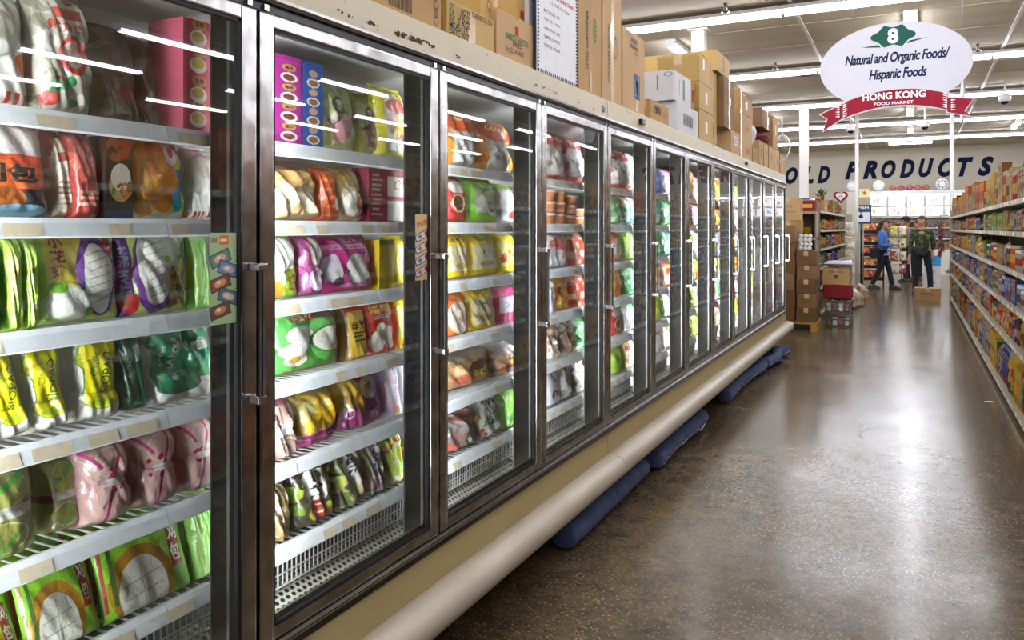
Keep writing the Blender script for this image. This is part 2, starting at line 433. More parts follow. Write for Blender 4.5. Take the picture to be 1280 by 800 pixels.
    def mesh(self, name, fix=True):
        me = bpy.data.meshes.new(name); me.from_pydata(self.v, [], self.f)
        for m in self.mats: me.materials.append(MATS[m])
        me.polygons.foreach_set('material_index', self.m); me.polygons.foreach_set('use_smooth', self.sm)
        if self.col:
            ca = me.color_attributes.new('Col', 'FLOAT_COLOR', 'POINT')
            arr = np.ones((len(self.v), 4), np.float32) * .5
            for i, c in self.col.items(): arr[i, :3] = c
            arr[:, 3] = 1; ca.data.foreach_set('color', arr.ravel())
        if self.uv:
            ul = me.uv_layers.new(name='UVMap')
            for lp in me.loops:
                if lp.vertex_index in self.uv: ul.data[lp.index].uv = self.uv[lp.vertex_index]
        if fix:
            bm = bmesh.new(); bm.from_mesh(me); bmesh.ops.recalc_face_normals(bm, faces=bm.faces); bm.to_mesh(me); bm.free()
        me.update(); return me

def link(name, me, parent=None, loc=None, rz=0):
    o = bpy.data.objects.new(name, me); COL.objects.link(o)
    if parent is not None: o.parent = parent
    if loc is not None: o.location = loc
    if rz: o.rotation_euler = (0, 0, rz)
    return o
def tag(o, label=None, cat=None, group=None, kind=None):
    if label:
        o['label'] = ' '.join(label.split()[:16])
    if cat: o['category'] = cat
    if group: o['group'] = group
    if kind: o['kind'] = kind
    return o
def thing(name, label, cat, loc=(0, 0, 0), rz=0, group=None):
    return tag(link(name, None, None, loc, rz), label, cat, group)
def struct(name, mb, label=None): return tag(mb.build(name), label, None, None, 'structure')
ORD = ['first', 'second', 'third', 'fourth', 'fifth', 'sixth', 'seventh', 'eighth', 'ninth', 'tenth', 'eleventh', 'twelfth', 'thirteenth',
       'fourteenth', 'fifteenth', 'sixteenth', 'seventeenth', 'eighteenth', 'nineteenth', 'twentieth']
def ordi(n):
    n += 1
    if n <= 20: return ORD[n - 1]
    return '%d%s' % (n, {1: 'st', 2: 'nd', 3: 'rd'}.get(n % 10 if n // 10 % 10 != 1 else 0, 'th'))
# frames for flat lettering: aisle face (+X), near face (-Y), far-left face
def MX(x, y, z, rot=0): return Matrix.Translation((x, y, z)) @ Matrix(((0, 0, 1, 0), (1, 0, 0, 0), (0, 1, 0, 0), (0, 0, 0, 1))) @ Matrix.Rotation(rot, 4, 'Z')
def MY(x, y, z, rot=0): return Matrix.Translation((x, y, z)) @ Matrix(((1, 0, 0, 0), (0, 0, -1, 0), (0, 1, 0, 0), (0, 0, 0, 1))) @ Matrix.Rotation(rot, 4, 'Z')

# ------------------------------------------------------------------ printed packaging
class Paint:
    """Print of one pack face, held as colours on a grid of points (u to the right, v up)."""
    def __init__(s, w, h, nu, nv, base):
        s.w, s.h = w, h
        s.U, s.V = np.meshgrid(np.linspace(0, 1, nu + 1), np.linspace(0, 1, nv + 1)); s.nu, s.nv = nu, nv
        s.C = np.zeros(s.U.shape + (3,)); s.C[:] = hexc(base)
    def rect(s, u0, u1, v0, v1, c):
        s.C[(s.U >= u0) & (s.U <= u1) & (s.V >= v0) & (s.V <= v1)] = hexc(c); return s
    def mask_ell(s, u, v, ru, rv, rot=0):
        x, y = (s.U - u) * s.w, (s.V - v) * s.h; c, n = math.cos(rot), math.sin(rot)
        return ((x * c + y * n) / (ru * s.w)) ** 2 + ((-x * n + y * c) / (rv * s.h)) ** 2
    def ell(s, u, v, ru, rv, c, rot=0): s.C[s.mask_ell(u, v, ru, rv, rot) <= 1] = hexc(c); return s
    def ring(s, u, v, ru, rv, c, t=.25, rot=0):
        m = s.mask_ell(u, v, ru, rv, rot); s.C[(m <= 1) & (m >= (1 - t) ** 2)] = hexc(c); return s
    def line(s, u0, v0, u1, v1, t, c):
        ax, ay, bx, by = u0 * s.w, v0 * s.h, u1 * s.w, v1 * s.h; px, py = s.U * s.w, s.V * s.h
        dx, dy = bx - ax, by - ay; L = dx * dx + dy * dy + 1e-9
        k = np.clip(((px - ax) * dx + (py - ay) * dy) / L, 0, 1)
        s.C[(px - ax - k * dx) ** 2 + (py - ay - k * dy) ** 2 <= (t * s.h) ** 2] = hexc(c); return s
    def text(s, st, u, v, wf, hf, c, rot=0, bold=.03, shear=0):
        vv, tt, asp = text_tris(st, bold, shear); W, H = wf * s.w, hf * s.h
        if rot and abs(abs(rot) - math.pi / 2) < .8: W, H = hf * s.h, wf * s.w
        px, py = (s.U - u) * s.w, (s.V - v) * s.h; cs, sn = math.cos(rot), math.sin(rot)
        X = (px * cs + py * sn) / W; Y = (-px * sn + py * cs) / H
        near = np.argwhere((abs(X) <= .52) & (abs(Y) <= .52))
        if not len(near): return s
        q = np.stack([X[near[:, 0], near[:, 1]], Y[near[:, 0], near[:, 1]]], 1); hit = np.zeros(len(q), bool)
        for a, b, d in tt:
            A, B, D = vv[a], vv[b], vv[d]
            def e(p, r): return (r[0] - p[0]) * (q[:, 1] - p[1]) - (r[1] - p[1]) * (q[:, 0] - p[0])
            e1, e2, e3 = e(A, B), e(B, D), e(D, A)
            hit |= ((e1 >= 0) & (e2 >= 0) & (e3 >= 0)) | ((e1 <= 0) & (e2 <= 0) & (e3 <= 0))
        k = near[hit]; s.C[k[:, 0], k[:, 1]] = hexc(c); return s
    def bun(s, u, v, ru, rv, c='F1EEE4', l='C9C4B4', n=4, rot=0):
        s.ell(u, v, ru, rv, c, rot)
        for i in range(n):
            k = (i + 1) / (n + 1) * 2 - 1
            s.line(u + ru * k * .75, v - rv * .5, u + ru * k * .35, v + rv * .6, .008, l)
        return s
    def clutter(s, rnd, n, cols, su, sv, u0=0, u1=1, v0=0, v1=1):
        for _ in range(n):
            s.ell(rnd.uniform(u0, u1), rnd.uniform(v0, v1), su * rnd.uniform(.4, 1.3), sv * rnd.uniform(.4, 1.3), rnd.choice(cols), rnd.uniform(0, 3.1))
        return s
    def lines(s, rnd, u0, u1, v0, v1, n, c):
        for i in range(n):
            v = v0 + (v1 - v0) * (i + .5) / n; a = rnd.uniform(u0, u0 + (u1 - u0) * .2); b = rnd.uniform(u1 - (u1 - u0) * .3, u1)
            s.rect(a, b, v, v + (v1 - v0) / n * .45, c)
        return s

def vnoise(rnd, k=5):
    """Smooth wrinkle field over the pack face."""
    ws = [(rnd.uniform(2, 9), rnd.uniform(2, 9), rnd.uniform(0, 6.3), rnd.uniform(.4, 1) / (i * .5 + 1)) for i in range(k)]
    def f(U, V):
        r = 0
        for a, b, p, w in ws: r = r + w * np.sin(a * U * 2.2 + b * V * 2.2 + p + 1.5 * np.sin(b * U * 1.7 + p))
        return r / 2.2
    return f

def pouch(w, h, d, nu, nv, P, rnd, lumps=None, mat='print_bag', wr=.10, seal=.04, shrink=.03):
    """Filled bag standing on its base: printed front (+X), welded seals, wrinkles, lumps of the filling."""
    f = vnoise(rnd); g = vnoise(rnd)
    def thick(U, V):
        a = np.clip(1 - np.abs(2 * U - 1) ** 5, 0, 1) ** .55; vv = np.clip((V - seal * .6) / (1 - 1.6 * seal), 0, 1)
        q = 2 * V / (1 - seal) - 1; b = np.where(V > 1 - seal * .9, 0, np.clip(1 - np.abs(q) ** np.where(q < 0, 16, 5), 0, 1) ** .55)
        # heavier at the bottom
        return a * b * (1.08 - .22 * V)
    def face(U, V, sgn, col):
        T = thick(U, V); x = T * d / 2
        if lumps and sgn > 0:
            L = np.zeros_like(U)
            for (lu, lv, lr) in lumps:
                q = ((U - lu) * w) ** 2 + ((V - lv) * h) ** 2; L = np.maximum(L, np.sqrt(np.clip(1 - q / (lr * lr), 0, 1)))
            x = x * .84 + L * d * .16 * np.minimum(T * 2, 1)
        x = x + d * wr * f(U, V) * np.minimum(T * 1.4, 1)
        env = np.sin(math.pi * np.clip(V, 0, 1)); y = (U - .5) * w * (1 - shrink * env) + .006 * w * g(U, V) * (1 - np.abs(2 * V - 1))
        z = V * h + h * .012 * f(V, U) * (V > .5)
        return np.stack([sgn * np.maximum(x, .0008), y, z], -1).reshape(-1, 3)
    b = MB()
    vs = face(P.U, P.V, 1, None); n1, m1 = P.nu + 1, P.nv + 1
    fs = [(j * n1 + i, j * n1 + i + 1, (j + 1) * n1 + i + 1, (j + 1) * n1 + i) for j in range(m1 - 1) for i in range(n1 - 1)]
    b.add(vs.tolist(), fs, mat, True, P.C.reshape(-1, 3).tolist())
    ku, kv = max(4, nu // 5), max(4, nv // 5)
    U, V = np.meshgrid(np.linspace(0, 1, ku + 1), np.linspace(0, 1, kv + 1)); vb = face(U, V, -1, None)
    ci = P.C[(V * P.nv).astype(int), 0]
    fb = [(j * (ku + 1) + i, (j + 1) * (ku + 1) + i, (j + 1) * (ku + 1) + i + 1, j * (ku + 1) + i + 1) for j in range(kv) for i in range(ku)]
    b.add(vb.tolist(), fb, mat, True, ci.reshape(-1, 3).tolist())
    return b

def carton(w, h, d, nu, nv, P, side=None, mat='print_card', top=None):
    """Folding carton: printed front (+X), plain sides, glued end flap lines."""
    b = MB(); n1 = nu + 1
    vs = np.stack([np.full_like(P.U, d / 2), (P.U - .5) * w, P.V * h], -1).reshape(-1, 3)
    fs = [(j * n1 + i, j * n1 + i + 1, (j + 1) * n1 + i + 1, (j + 1) * n1 + i) for j in range(nv) for i in range(nu)]
    b.add(vs.tolist(), fs, mat, False, P.C.reshape(-1, 3).tolist())
    sc = hexc(side) if side else tuple(P.C[nv // 2, 0]); tc = hexc(top) if top else tuple(P.C[-1, nu // 2])
    x0, x1, y0, y1 = -d / 2, d / 2, -w / 2, w / 2; e = .0015
    for q, c in (([(x0, y0, 0), (x1, y0, 0), (x1, y0, h), (x0, y0, h)], sc), ([(x1, y1, 0), (x0, y1, 0), (x0, y1, h), (x1, y1, h)], sc),
                 ([(x0, y1, 0), (x0, y0, 0), (x0, y0, h), (x0, y1, h)], sc), ([(x0, y0, h), (x1, y0, h), (x1, y1, h), (x0, y1, h)], tc),
                 ([(x0, y0, 0), (x0, y1, 0), (x1, y1, 0), (x1, y0, 0)], sc)):
        b.add(q, [(0, 1, 2, 3)], mat, False, [c] * 4)
    # tuck flap on the top edge
    dk = tuple(x * .6 for x in tc)
    b.add([(x0 + d * .5, y0 + e, h + e), (x0 + d * .53, y0 + e, h + e), (x0 + d * .53, y1 - e, h + e), (x0 + d * .5, y1 - e, h + e)], [(0, 1, 2, 3)], mat, False, [dk] * 4)
    return b

# ---- designs: fn(P, rnd) paints, DES[key] = (fn, base, kind name, category, words, depth, shape, lumps)
DES = {}
def des(key, base, name, cat, words, depth=.10, shape='bag', lumps=None, wr=.06):
    def deco(fn): DES[key] = (fn, base, name, cat, words, depth, shape, lumps, wr); return fn
    return deco

@des('siopao', 'EDE9DC', 'frozen_bun_bag', 'bun bag', 'yellow printed SIOPAO bun bag', .11, 'bag', [(.3, .12, .045), (.72, .12, .045), (.5, .5, .05), (.3, .85, .04), (.75, .85, .04)])
def _(P, r):
    for u, v in ((.3, .1), (.74, .1), (.2, .9), (.7, .92)): P.ell(u, v, .24, .12, 'F6F3EA').ring(u, v, .24, .12, 'D3CDBC', .12)
    for c, k in (('4E8F22', 1.0), ('E4D90E', .94)):
        P.ell(.5, .72, .44 * k, .24 * k, c); P.rect(.5 - .34 * k, .5 + .34 * k, .3, .8, c); P.ell(.5, .26, .40 * k, .13 * k, c); P.ell(.52, .5, .37 * k, .3 * k, c)
    P.ell(.5, .2, .3, .035, 'A9C21A'); P.rect(.22, .8, .3, .315, 'B7C716')
    P.text('SIOPAO', .62, .52, .2, .46, '2C5A2A', R(80), .02); P.text('Classic', .38, .62, .16, .26, '5F8A1F', R(80), .01)
@des('bola', 'ECEAE4', 'frozen_bun_bag', 'bun bag', 'green printed BOLA BOLA bun bag', .11, 'bag', [(.25, .15, .05), (.75, .12, .05), (.3, .85, .05), (.85, .5, .05), (.8, .9, .04)])
def _(P, r):
    for u, v in ((.25, .1), (.7, .1), (.9, .4), (.85, .8)): P.ell(u, v, .2, .13, 'F8F6F0').ring(u, v, .2, .13, 'D8D4C8', .1)
    P.ell(.38, .78, .32, .2, '0F7A52'); P.rect(.08, .66, .2, .8, '0F7A52'); P.ell(.38, .22, .3, .1, '0F7A52')
    P.rect(.7, .9, .28, .82, '14875C'); P.ell(.8, .8, .1, .08, '14875C'); P.rect(.66, .7, .2, .9, '0B5A3C')
    P.rect(.72, .86, .62, .76, 'E8EFEA')
    for i in range(6): P.rect(.735 + i * .02, .742 + i * .02, .64, .74, '222222')
    P.text('BOLA BOLA', .34, .56, .1, .52, 'F2F5EE', R(84), .03); P.text('Siopao', .2, .6, .07, .24, 'CFE3D2', R(84), .01)
    P.rect(.1, .62, .38, .39, '7DB89A'); P.rect(.12, .13, .24, .38, '9CC9B0'); P.rect(.4, .41, .22, .38, '9CC9B0')
@des('darkgreen', '12563C', 'frozen_bun_bag', 'bun bag', 'dark green bun bag', .10, 'bag')
def _(P, r):
    P.rect(.5, .72, .62, .8, 'DDE8DE'); P.rect(.3, .7, .12, .14, '6FAF8C'); P.rect(.3, .32, .1, .35, '6FAF8C'); P.ell(.3, .5, .28, .4, '0E4A34')
    P.rect(.0, 1, 0, .07, 'E8E6DF'); P.text('BOLA', .35, .6, .12, .3, '9FC7AE', R(86), .01)
@des('huajuan', 'C9D95A', 'frozen_bun_bag', 'bun bag', 'yellow-green flower roll bag with purple loop', .09, 'bag', [(.7, .5, .05), (.3, .18, .05)])
def _(P, r):
    P.rect(.12, .6, .4, .98, 'E3CE4E'); P.rect(0, .1, 0, 1, 'A6CB45'); P.rect(.9, 1, 0, 1, '9CCB3A')
    P.ell(.68, .5, .25, .46, '6B2E8A').ell(.68, .46, .18, .39, 'EFEDE0')
    for i in range(7): P.line(.56, .18 + i * .09, .8, .24 + i * .09, .008, 'BFBBA6')
    P.ell(.3, .2, .26, .2, 'F0EFE2').ring(.3, .2, .26, .2, 'C6D8A0', .12); P.ell(.2, .38, .1, .06, '7FC23A').ell(.52, .1, .06, .05, '7FC23A')
    P.text('小花卷', .24, .72, .14, .44, 'B02428', R(0), .03) if False else None
    for i, ch in enumerate('小花捲'): P.text(ch, .24, .88 - i * .16, .17, .14, 'A81E24', 0, .035)
    P.ell(.87, .8, .07, .13, 'C3202A').text('Wei', .87, .8, .1, .05, 'F4F4F4', R(80)); P.text('STEAMED', .87, .36, .06, .42, '2F5FA8', R(90), .01)
    P.rect(.0, 1, .97, 1, 'B9D878').rect(0, 1, 0, .03, 'B9D878')
@des('huajuan2', 'CFE07A', 'frozen_bun_bag', 'bun bag', 'pale green flower roll bag with purple stripes', .09, 'bag', [(.6, .75, .05), (.4, .4, .05)])
def _(P, r):
    P.rect(0, .12, 0, 1, '6B2E8A'); P.text('STEAM BUN', .05, .5, .07, .6, '8FB4E0', R(90), .01)
    P.ell(.42, .5, .3, .5, '6B2E8A').ell(.42, .56, .24, .46, 'F0EEE2'); P.ell(.68, .76, .27, .2, 'EDF2DC')
    for i in range(7): P.line(.3, .2 + i * .1, .54, .27 + i * .1, .008, 'C2BEA8')
    P.rect(.62, .9, .06, .5, 'E3DC7A')
    for i, ch in enumerate('小花捲'): P.text(ch, .76, .42 - i * .14, .16, .12, 'B02428', 0, .03)
    P.ell(.6, .64, .05, .04, '7FC23A').ell(.82, .66, .06, .04, '7FC23A'); P.ell(.1, .14, .09, .12, 'C3202A').rect(.9, 1, 0, 1, 'A9D060')
@des('lightgreen', 'A9CB52', 'frozen_bun_bag', 'bun bag', 'plain light green bag seen from its side', .08, 'bag')
def _(P, r): P.rect(.15, .85, .05, .95, 'B9D85E').clutter(r, 8, ['C6E07A', '97BC46'], .12, .12); P.rect(.4, .6, .6, .64, 'A86A3A')
@des('orangebag', 'E56A2B', 'frozen_dumpling_bag', 'dumpling bag', 'orange and white bag with black brush lettering', .09, 'bag')
def _(P, r):
    P.rect(0, 1, .62, 1, 'E9E0D8').rect(0, 1, .94, 1, 'D8603A').rect(0, .16, .74, .9, 'D03420').rect(.55, 1, .5, .62, 'E0461C')
    P.rect(0, 1, .0, .26, '20262C').ell(.45, .16, .22, .12, 'B8682E').ell(.1, .1, .1, .1, 'E6E6E0').ell(.6, .04, .3, .06, '8FC0D8')
    P.text('刈包', .5, .42, .7, .2, '1C1715', 0, .05); P.lines(r, .05, .7, .54, .6, 2, 'B63A1C'); P.text('自然', .08, .83, .12, .1, 'F4E8DA', 0)
@des('breadbox', 'D7C4A6', 'frozen_bun_bag', 'bun bag', 'beige bag of buns with red stamp', .1, 'bag')
def _(P, r): P.rect(0, 1, .55, 1, 'B43A2E').ell(.5, .6, .46, .3, 'E3D6BD').rect(.2, .7, .62, .72, 'A83428').lines(r, .1, .9, .1, .4, 5, '8A7458')
@des('redbag', 'B23A2C', 'frozen_dumpling_bag', 'dumpling bag', 'red see-through bag of dumplings', .09, 'bag')
def _(P, r): P.rect(0, 1, .7, 1, '8E2A22').clutter(r, 14, ['C8563E', 'D9775C', '9E2E24'], .14, .1, v1=.7); P.text('刈包', .75, .66, .3, .26, '231815', 0, .04); P.lines(r, .1, .9, .1, .3, 3, 'E8B49C')
@des('blackbun', '2B2523', 'frozen_bun_box', 'bun box', 'black pack with a filled bun picture', .1, 'box')
def _(P, r):
    P.rect(0, 1, .72, 1, '5A3A26').clutter(r, 10, ['8A5A2E', 'A04424', '3C2A20'], .2, .08, v0=.7); P.ell(.55, .42, .42, .2, 'C9A36A').ell(.55, .52, .36, .16, 'E9E1CC')
    P.clutter(r, 12, ['4E7A2E', '8A4A20', 'D08A3A'], .12, .05, .2, .9, .3, .45); P.rect(0, 1, 0, .12, '1D3A52')
@des('friedbun', 'DCD6C4', 'frozen_bun_bag', 'bun bag', 'clear bag of golden buns with yellow and green band', .11, 'bag', [(.3, .5, .06), (.6, .6, .06)])
def _(P, r):
    P.ell(.22, .45, .2, .44, 'C98A2C').ell(.24, .45, .13, .3, 'D79A3C'); P.rect(.3, .78, .08, .96, 'F0D22A')
    P.ell(.48, .66, .23, .28, 'C8741E').ell(.5, .3, .22, .24, 'D88A22').ell(.47, .66, .12, .14, 'DB9232')
    P.ell(.66, .8, .1, .16, 'F2F0EA').ell(.66, .8, .04, .07, 'C23A30'); P.rect(.7, .8, .04, .6, '2FA0C8'); P.rect(.8, .94, .06, .92, '35A24A'); P.text('CHARMING', .87, .45, .05, .5, 'E4F2E0', R(90), .01)
@des('whiteorange', 'EFEAE0', 'frozen_bun_bag', 'bun bag', 'white bag with an orange checked foot', .1, 'bag', [(.5, .6, .05)])
def _(P, r):
    P.ell(.5, .7, .36, .2, 'E0D8C4').ell(.45, .35, .3, .2, 'F6F2E8').ell(.9, .35, .12, .1, 'E06A28')
    for i in range(8): P.rect(i / 8, i / 8 + .06, .02, .1, 'C83A24')
@des('clearsnack', 'B9B4A4', 'frozen_snack_bag', 'snack bag', 'tall clear bag with red lettering and green sprig', .1, 'bag', [(.5, .3, .08), (.5, .7, .07)], .16)
def _(P, r):
    P.clutter(r, 30, ['CFC8B4', '9B927E', 'D8D4C8', '8A8474'], .14, .08); P.rect(.3, .78, .75, .84, 'C04A3A').ell(.6, .45, .26, .16, 'C2403A').ell(.58, .46, .18, .11, 'D8B8A0')
    P.text('魷魚絲', .5, .68, .6, .1, 'B0382E', 0, .02); P.clutter(r, 10, ['2F8A4E', '57A56A', 'C23A34'], .1, .05, .1, .9, .05, .25); P.ell(.62, .92, .1, .05, '8A1F1C')
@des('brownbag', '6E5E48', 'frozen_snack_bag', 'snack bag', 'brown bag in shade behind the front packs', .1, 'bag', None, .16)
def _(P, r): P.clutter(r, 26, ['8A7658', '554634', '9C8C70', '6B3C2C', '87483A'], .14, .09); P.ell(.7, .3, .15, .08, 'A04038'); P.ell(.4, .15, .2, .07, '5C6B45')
@des('bowlbox', 'C8324A', 'frozen_noodle_box', 'noodle box', 'tall red box printed with bowls of soup', .12, 'box')
def _(P, r):
    P.rect(0, .14, 0, 1, 'D8607A')
    for v in (.12, .34, .60, .84):
        P.ell(.56, v, .32, .07, 'F0E8DA').ell(.56, v + .012, .24, .045, 'E0B83C'); P.ell(.6, v + .12, .26, .05, 'C9A03A').text('湯圓', .6, v + .12, .36, .05, '9C1E28', 0)
@des('magentabox', 'A8288A', 'frozen_noodle_box', 'noodle box', 'tall magenta box printed with bowls', .12, 'box')
def _(P, r):
    for v in (.1, .32, .54, .76):
        P.ell(.5, v, .32, .055, 'F0E8E4').ell(.5, v, .22, .035, '7A3A2A'); P.ell(.5, v + .11, .26, .04, 'C9A03A').text('湯圓', .5, v + .11, .34, .04, '6E1A5A', 0)
    P.rect(.94, 1, 0, 1, '7A1A66')
@des('bluebox', '2A4FA0', 'frozen_noodle_box', 'noodle box', 'tall blue box printed with bowls', .12, 'box')
def _(P, r):
    for v in (.1, .32, .54, .76):
        P.ell(.5, v, .32, .055, 'F0EDE0').ell(.5, v, .23, .038, '9A6A38'); P.ell(.5, v + .11, .22, .04, 'C8A48A')
    P.rect(.9, 1, 0, 1, '1B66A8')
@des('purplebox', '7A34B0', 'frozen_noodle_box', 'noodle box', 'small purple box at the foot of a red box', .12, 'box')
def _(P, r): P.rect(.3, .6, .2, .8, 'C9A8E0')
@des('mochi', 'C2C78E', 'frozen_mochi_bag', 'mochi bag', 'pale green clear bag of rice cakes', .1, 'bag', [(.35, .6, .05), (.65, .3, .05)])
def _(P, r):
    P.rect(0, 1, .8, 1, 'B6C46A').ell(.45, .62, .22, .13, '44505A').ell(.4, .3, .3, .18, 'B27A7E').ell(.66, .4, .2, .14, 'C99AA0').clutter(r, 14, ['DADCC0', '9DA86A', 'E8E6D0'], .1, .06)
    P.ell(.15, .2, .14, .18, 'D9CF5A').rect(0, 1, 0, .05, 'D7DCB0'); P.text('糍', .44, .62, .2, .16, 'E8E8E0', 0)
@des('yellowwhite', 'E6E080', 'frozen_dumpling_bag', 'dumpling bag', 'yellow and white bag with red lettering', .1, 'bag')
def _(P, r):
    P.rect(.2, .9, .1, .82, 'F0EBDD').rect(0, 1, .88, 1, 'E2DA20').rect(0, .16, 0, 1, 'E8DE2C').ell(.55, .72, .34, .1, 'C8443A').text('水餃', .6, .83, .5, .12, '8E201A', 0).ell(.6, .4, .25, .18, 'F2CE5A').clutter(r, 9, ['E8A0B0', 'F4F0E4', 'C85A6A'], .12, .06, .2, .9, .1, .6)
@des('tannbuns', 'C9AC7C', 'frozen_bread_bag', 'bread bag', 'clear bag of tan flat buns', .13, 'bag', [(.25, .35, .06), (.75, .35, .06), (.5, .75, .06)], .14)
def _(P, r):
    P.ell(.28, .35, .24, .26, 'D9CBAA').ell(.72, .36, .26, .26, 'DCCFB0').ell(.5, .78, .4, .14, 'C59A5A').clutter(r, 8, ['E8DEC4', 'B98C50'], .1, .04); P.line(.5, .1, .5, .6, .01, '8A6A3E').line(.08, .3, .4, .05, .008, '8A7A58')
@des('orangepleat', 'D8541E', 'frozen_dumpling_bag', 'dumpling bag', 'orange bag beside the tan buns', .1, 'bag')
def _(P, r):
    for i in range(6): P.ell(.5, .1 + i * .16, .42, .03, 'E88A4E')
    P.ell(.8, .3, .16, .12, 'EFE4D0')
@des('bunpic', 'C9B48A', 'frozen_bun_bag', 'bun bag', 'see-through bag printed with a cut meat bun', .1, 'bag', [(.5, .35, .05)])
def _(P, r): P.rect(0, 1, .62, 1, 'B8A478').clutter(r, 12, ['DAB84A', 'B06A2A', 'E0D4B0'], .12, .07, v0=.6); P.ell(.42, .3, .34, .22, 'F0EADC').ell(.64, .3, .24, .2, 'E9E0CC').ell(.66, .3, .15, .14, '9A5A3A')
@des('maroonbox', '7E2440', 'frozen_bun_box', 'bun box', 'maroon and white box printed with red bean buns', .12, 'box')
def _(P, r):
    P.lines(r, .04, .3, .1, .9, 9, 'C9A08A'); P.rect(.4, 1, .0, .88, 'EDE4DC').rect(.4, 1, .42, .5, 'B4466A'); P.rect(.4, .98, .88, 1, '9A2A38')
    P.text('麻糬', .74, .72, .4, .2, 'C25A1E', 0, .05); P.ell(.58, .22, .17, .18, 'F4F0E6').ell(.86, .22, .14, .2, 'F2ECDC').ell(.86, .22, .09, .14, '7A3A2A').rect(.4, 1, 0, .04, 'B4466A')
@des('greenwhite', '9BC24A', 'frozen_bun_bag', 'bun bag', 'green and white bag with small red lettering', .1, 'bag', [(.4, .7, .05)])
def _(P, r): P.ell(.3, .6, .5, .4, 'E9E7DC').ell(.6, .75, .32, .18, 'F2F0E8').rect(.45, .95, .05, .45, '8CC030').text('包子', .7, .25, .34, .26, 'B42A20', 0, .03).ell(.1, .15, .3, .14, 'E0902A')
@des('magentabun', 'C2277E', 'frozen_bun_bag', 'bun bag', 'magenta bag with two large white buns printed', .11, 'bag')
def _(P, r):
    P.rect(.02, .98, .72, .8, 'E29AC0').text('黑芝麻包', .5, .88, .7, .1, 'E8B8D2', 0, .02).text('BLACK SESAME BUN', .45, .76, .7, .05, '7A1450', 0, .0)
    P.ell(.16, .4, .14, .24, 'E8DDE2').rect(.78, .84, .1, .7, 'D98AB8').line(.3, .36, .8, .66, .012, '3A1430').line(.3, .34, .52, .16, .012, '3A1430')
    P.ell(.6, .46, .2, .17, 'F7F4EC').ell(.62, .26, .2, .14, 'F4F0E8').ell(.22, .18, .09, .08, '2A1A28').ell(.52, .11, .3, .04, 'E79AC6')
@des('purplebun', '8E3A72', 'frozen_bun_bag', 'bun bag', 'purple clear bag of grey buns', .11, 'bag', [(.5, .75, .06), (.5, .25, .05)])
def _(P, r): P.ell(.6, .72, .3, .24, 'B4A898').ell(.55, .25, .38, .18, 'CDBFC4').ell(.8, .22, .14, .12, '2E1A2A').clutter(r, 6, ['C060A0', 'B44A8A'], .1, .06)
@des('yellowcarton', 'D9B81A', 'frozen_cake_box', 'cake box', 'plain yellow carton', .12, 'box')
def _(P, r): P.rect(.48, .54, 0, 1, 'B8961A').rect(0, 1, .9, 1, '8A8450')
@des('yellowbag', 'EAD21A', 'frozen_dumpling_bag', 'dumpling bag', 'bright yellow bag with white window', .1, 'bag')
def _(P, r): P.rect(.35, .95, .2, .8, 'F1ECDA').ell(.65, .5, .2, .18, 'DDD2B4').rect(0, 1, 0, .05, 'C8B010')
@des('greenbuns', '4FA046', 'frozen_bun_bag', 'bun bag', 'large green bag with round white buns printed', .12, 'bag', [(.3, .6, .07), (.75, .5, .07)])
def _(P, r):
    P.rect(0, 1, .86, 1, '6FB85A').rect(.25, .6, .78, .86, 'A8321E').rect(.6, 1, .8, .88, '5A4A2A').text('奶黃包', .42, .82, .3, .07, 'F0E6C0', 0, .01)
    P.ell(.36, .58, .2, .14, 'EFEDE4').ell(.78, .46, .27, .22, '2E7A30').ell(.78, .46, .24, .19, 'E0DDCE').ell(.3, .36, .2, .12, 'F0EDE2').ell(.3, .22, .15, .1, 'F4F0E0').ell(.3, .22, .07, .05, 'DCA82A')
    P.rect(.15, .8, .04, .07, 'A8321E')
@des('tallyellow', 'D9B43C', 'frozen_noodle_bag', 'noodle bag', 'mustard yellow bag with small black lettering', .1, 'bag')
def _(P, r): P.rect(0, 1, .84, 1, 'E03A1E').text('年糕', .5, .6, .6, .16, '4A2A1A', 0).lines(r, .2, .8, .3, .5, 3, '3A2A1A').rect(0, .1, 0, 1, '8A6A28')
@des('redbuns', 'D6361E', 'frozen_dumpling_bag', 'dumpling bag', 'red bag printed with white dumplings', .1, 'bag')
def _(P, r): P.text('湯圓', .45, .8, .7, .16, 'F0D86A', 0).lines(r, .1, .9, .62, .7, 2, 'F4E8D8').ell(.25, .25, .2, .18, 'EDE6DA').ell(.4, .42, .14, .14, 'F2EADC').ell(.62, .3, .2, .2, 'F4EEE2')
@des('yellowburst', 'F0D818', 'frozen_noodle_bag', 'noodle bag', 'yellow bag with orange burst', .1, 'bag')
def _(P, r): P.ell(.3, .5, .4, .3, 'F6E878').clutter(r, 5, ['E88A1E', 'D83A1A'], .12, .08)
@des('clearbrown', '8E7268', 'frozen_snack_bag', 'snack bag', 'clear tray of brown rice cakes with white label', .1, 'bag', [(.5, .7, .05), (.5, .25, .05)], .14)
def _(P, r): P.ring(.5, .72, .34, .18, 'D8C8BE', .12).ring(.5, .2, .34, .14, 'D8C8BE', .12).rect(.2, .95, .38, .52, 'E4E0DC').rect(0, 1, .86, 1, '9A5468')
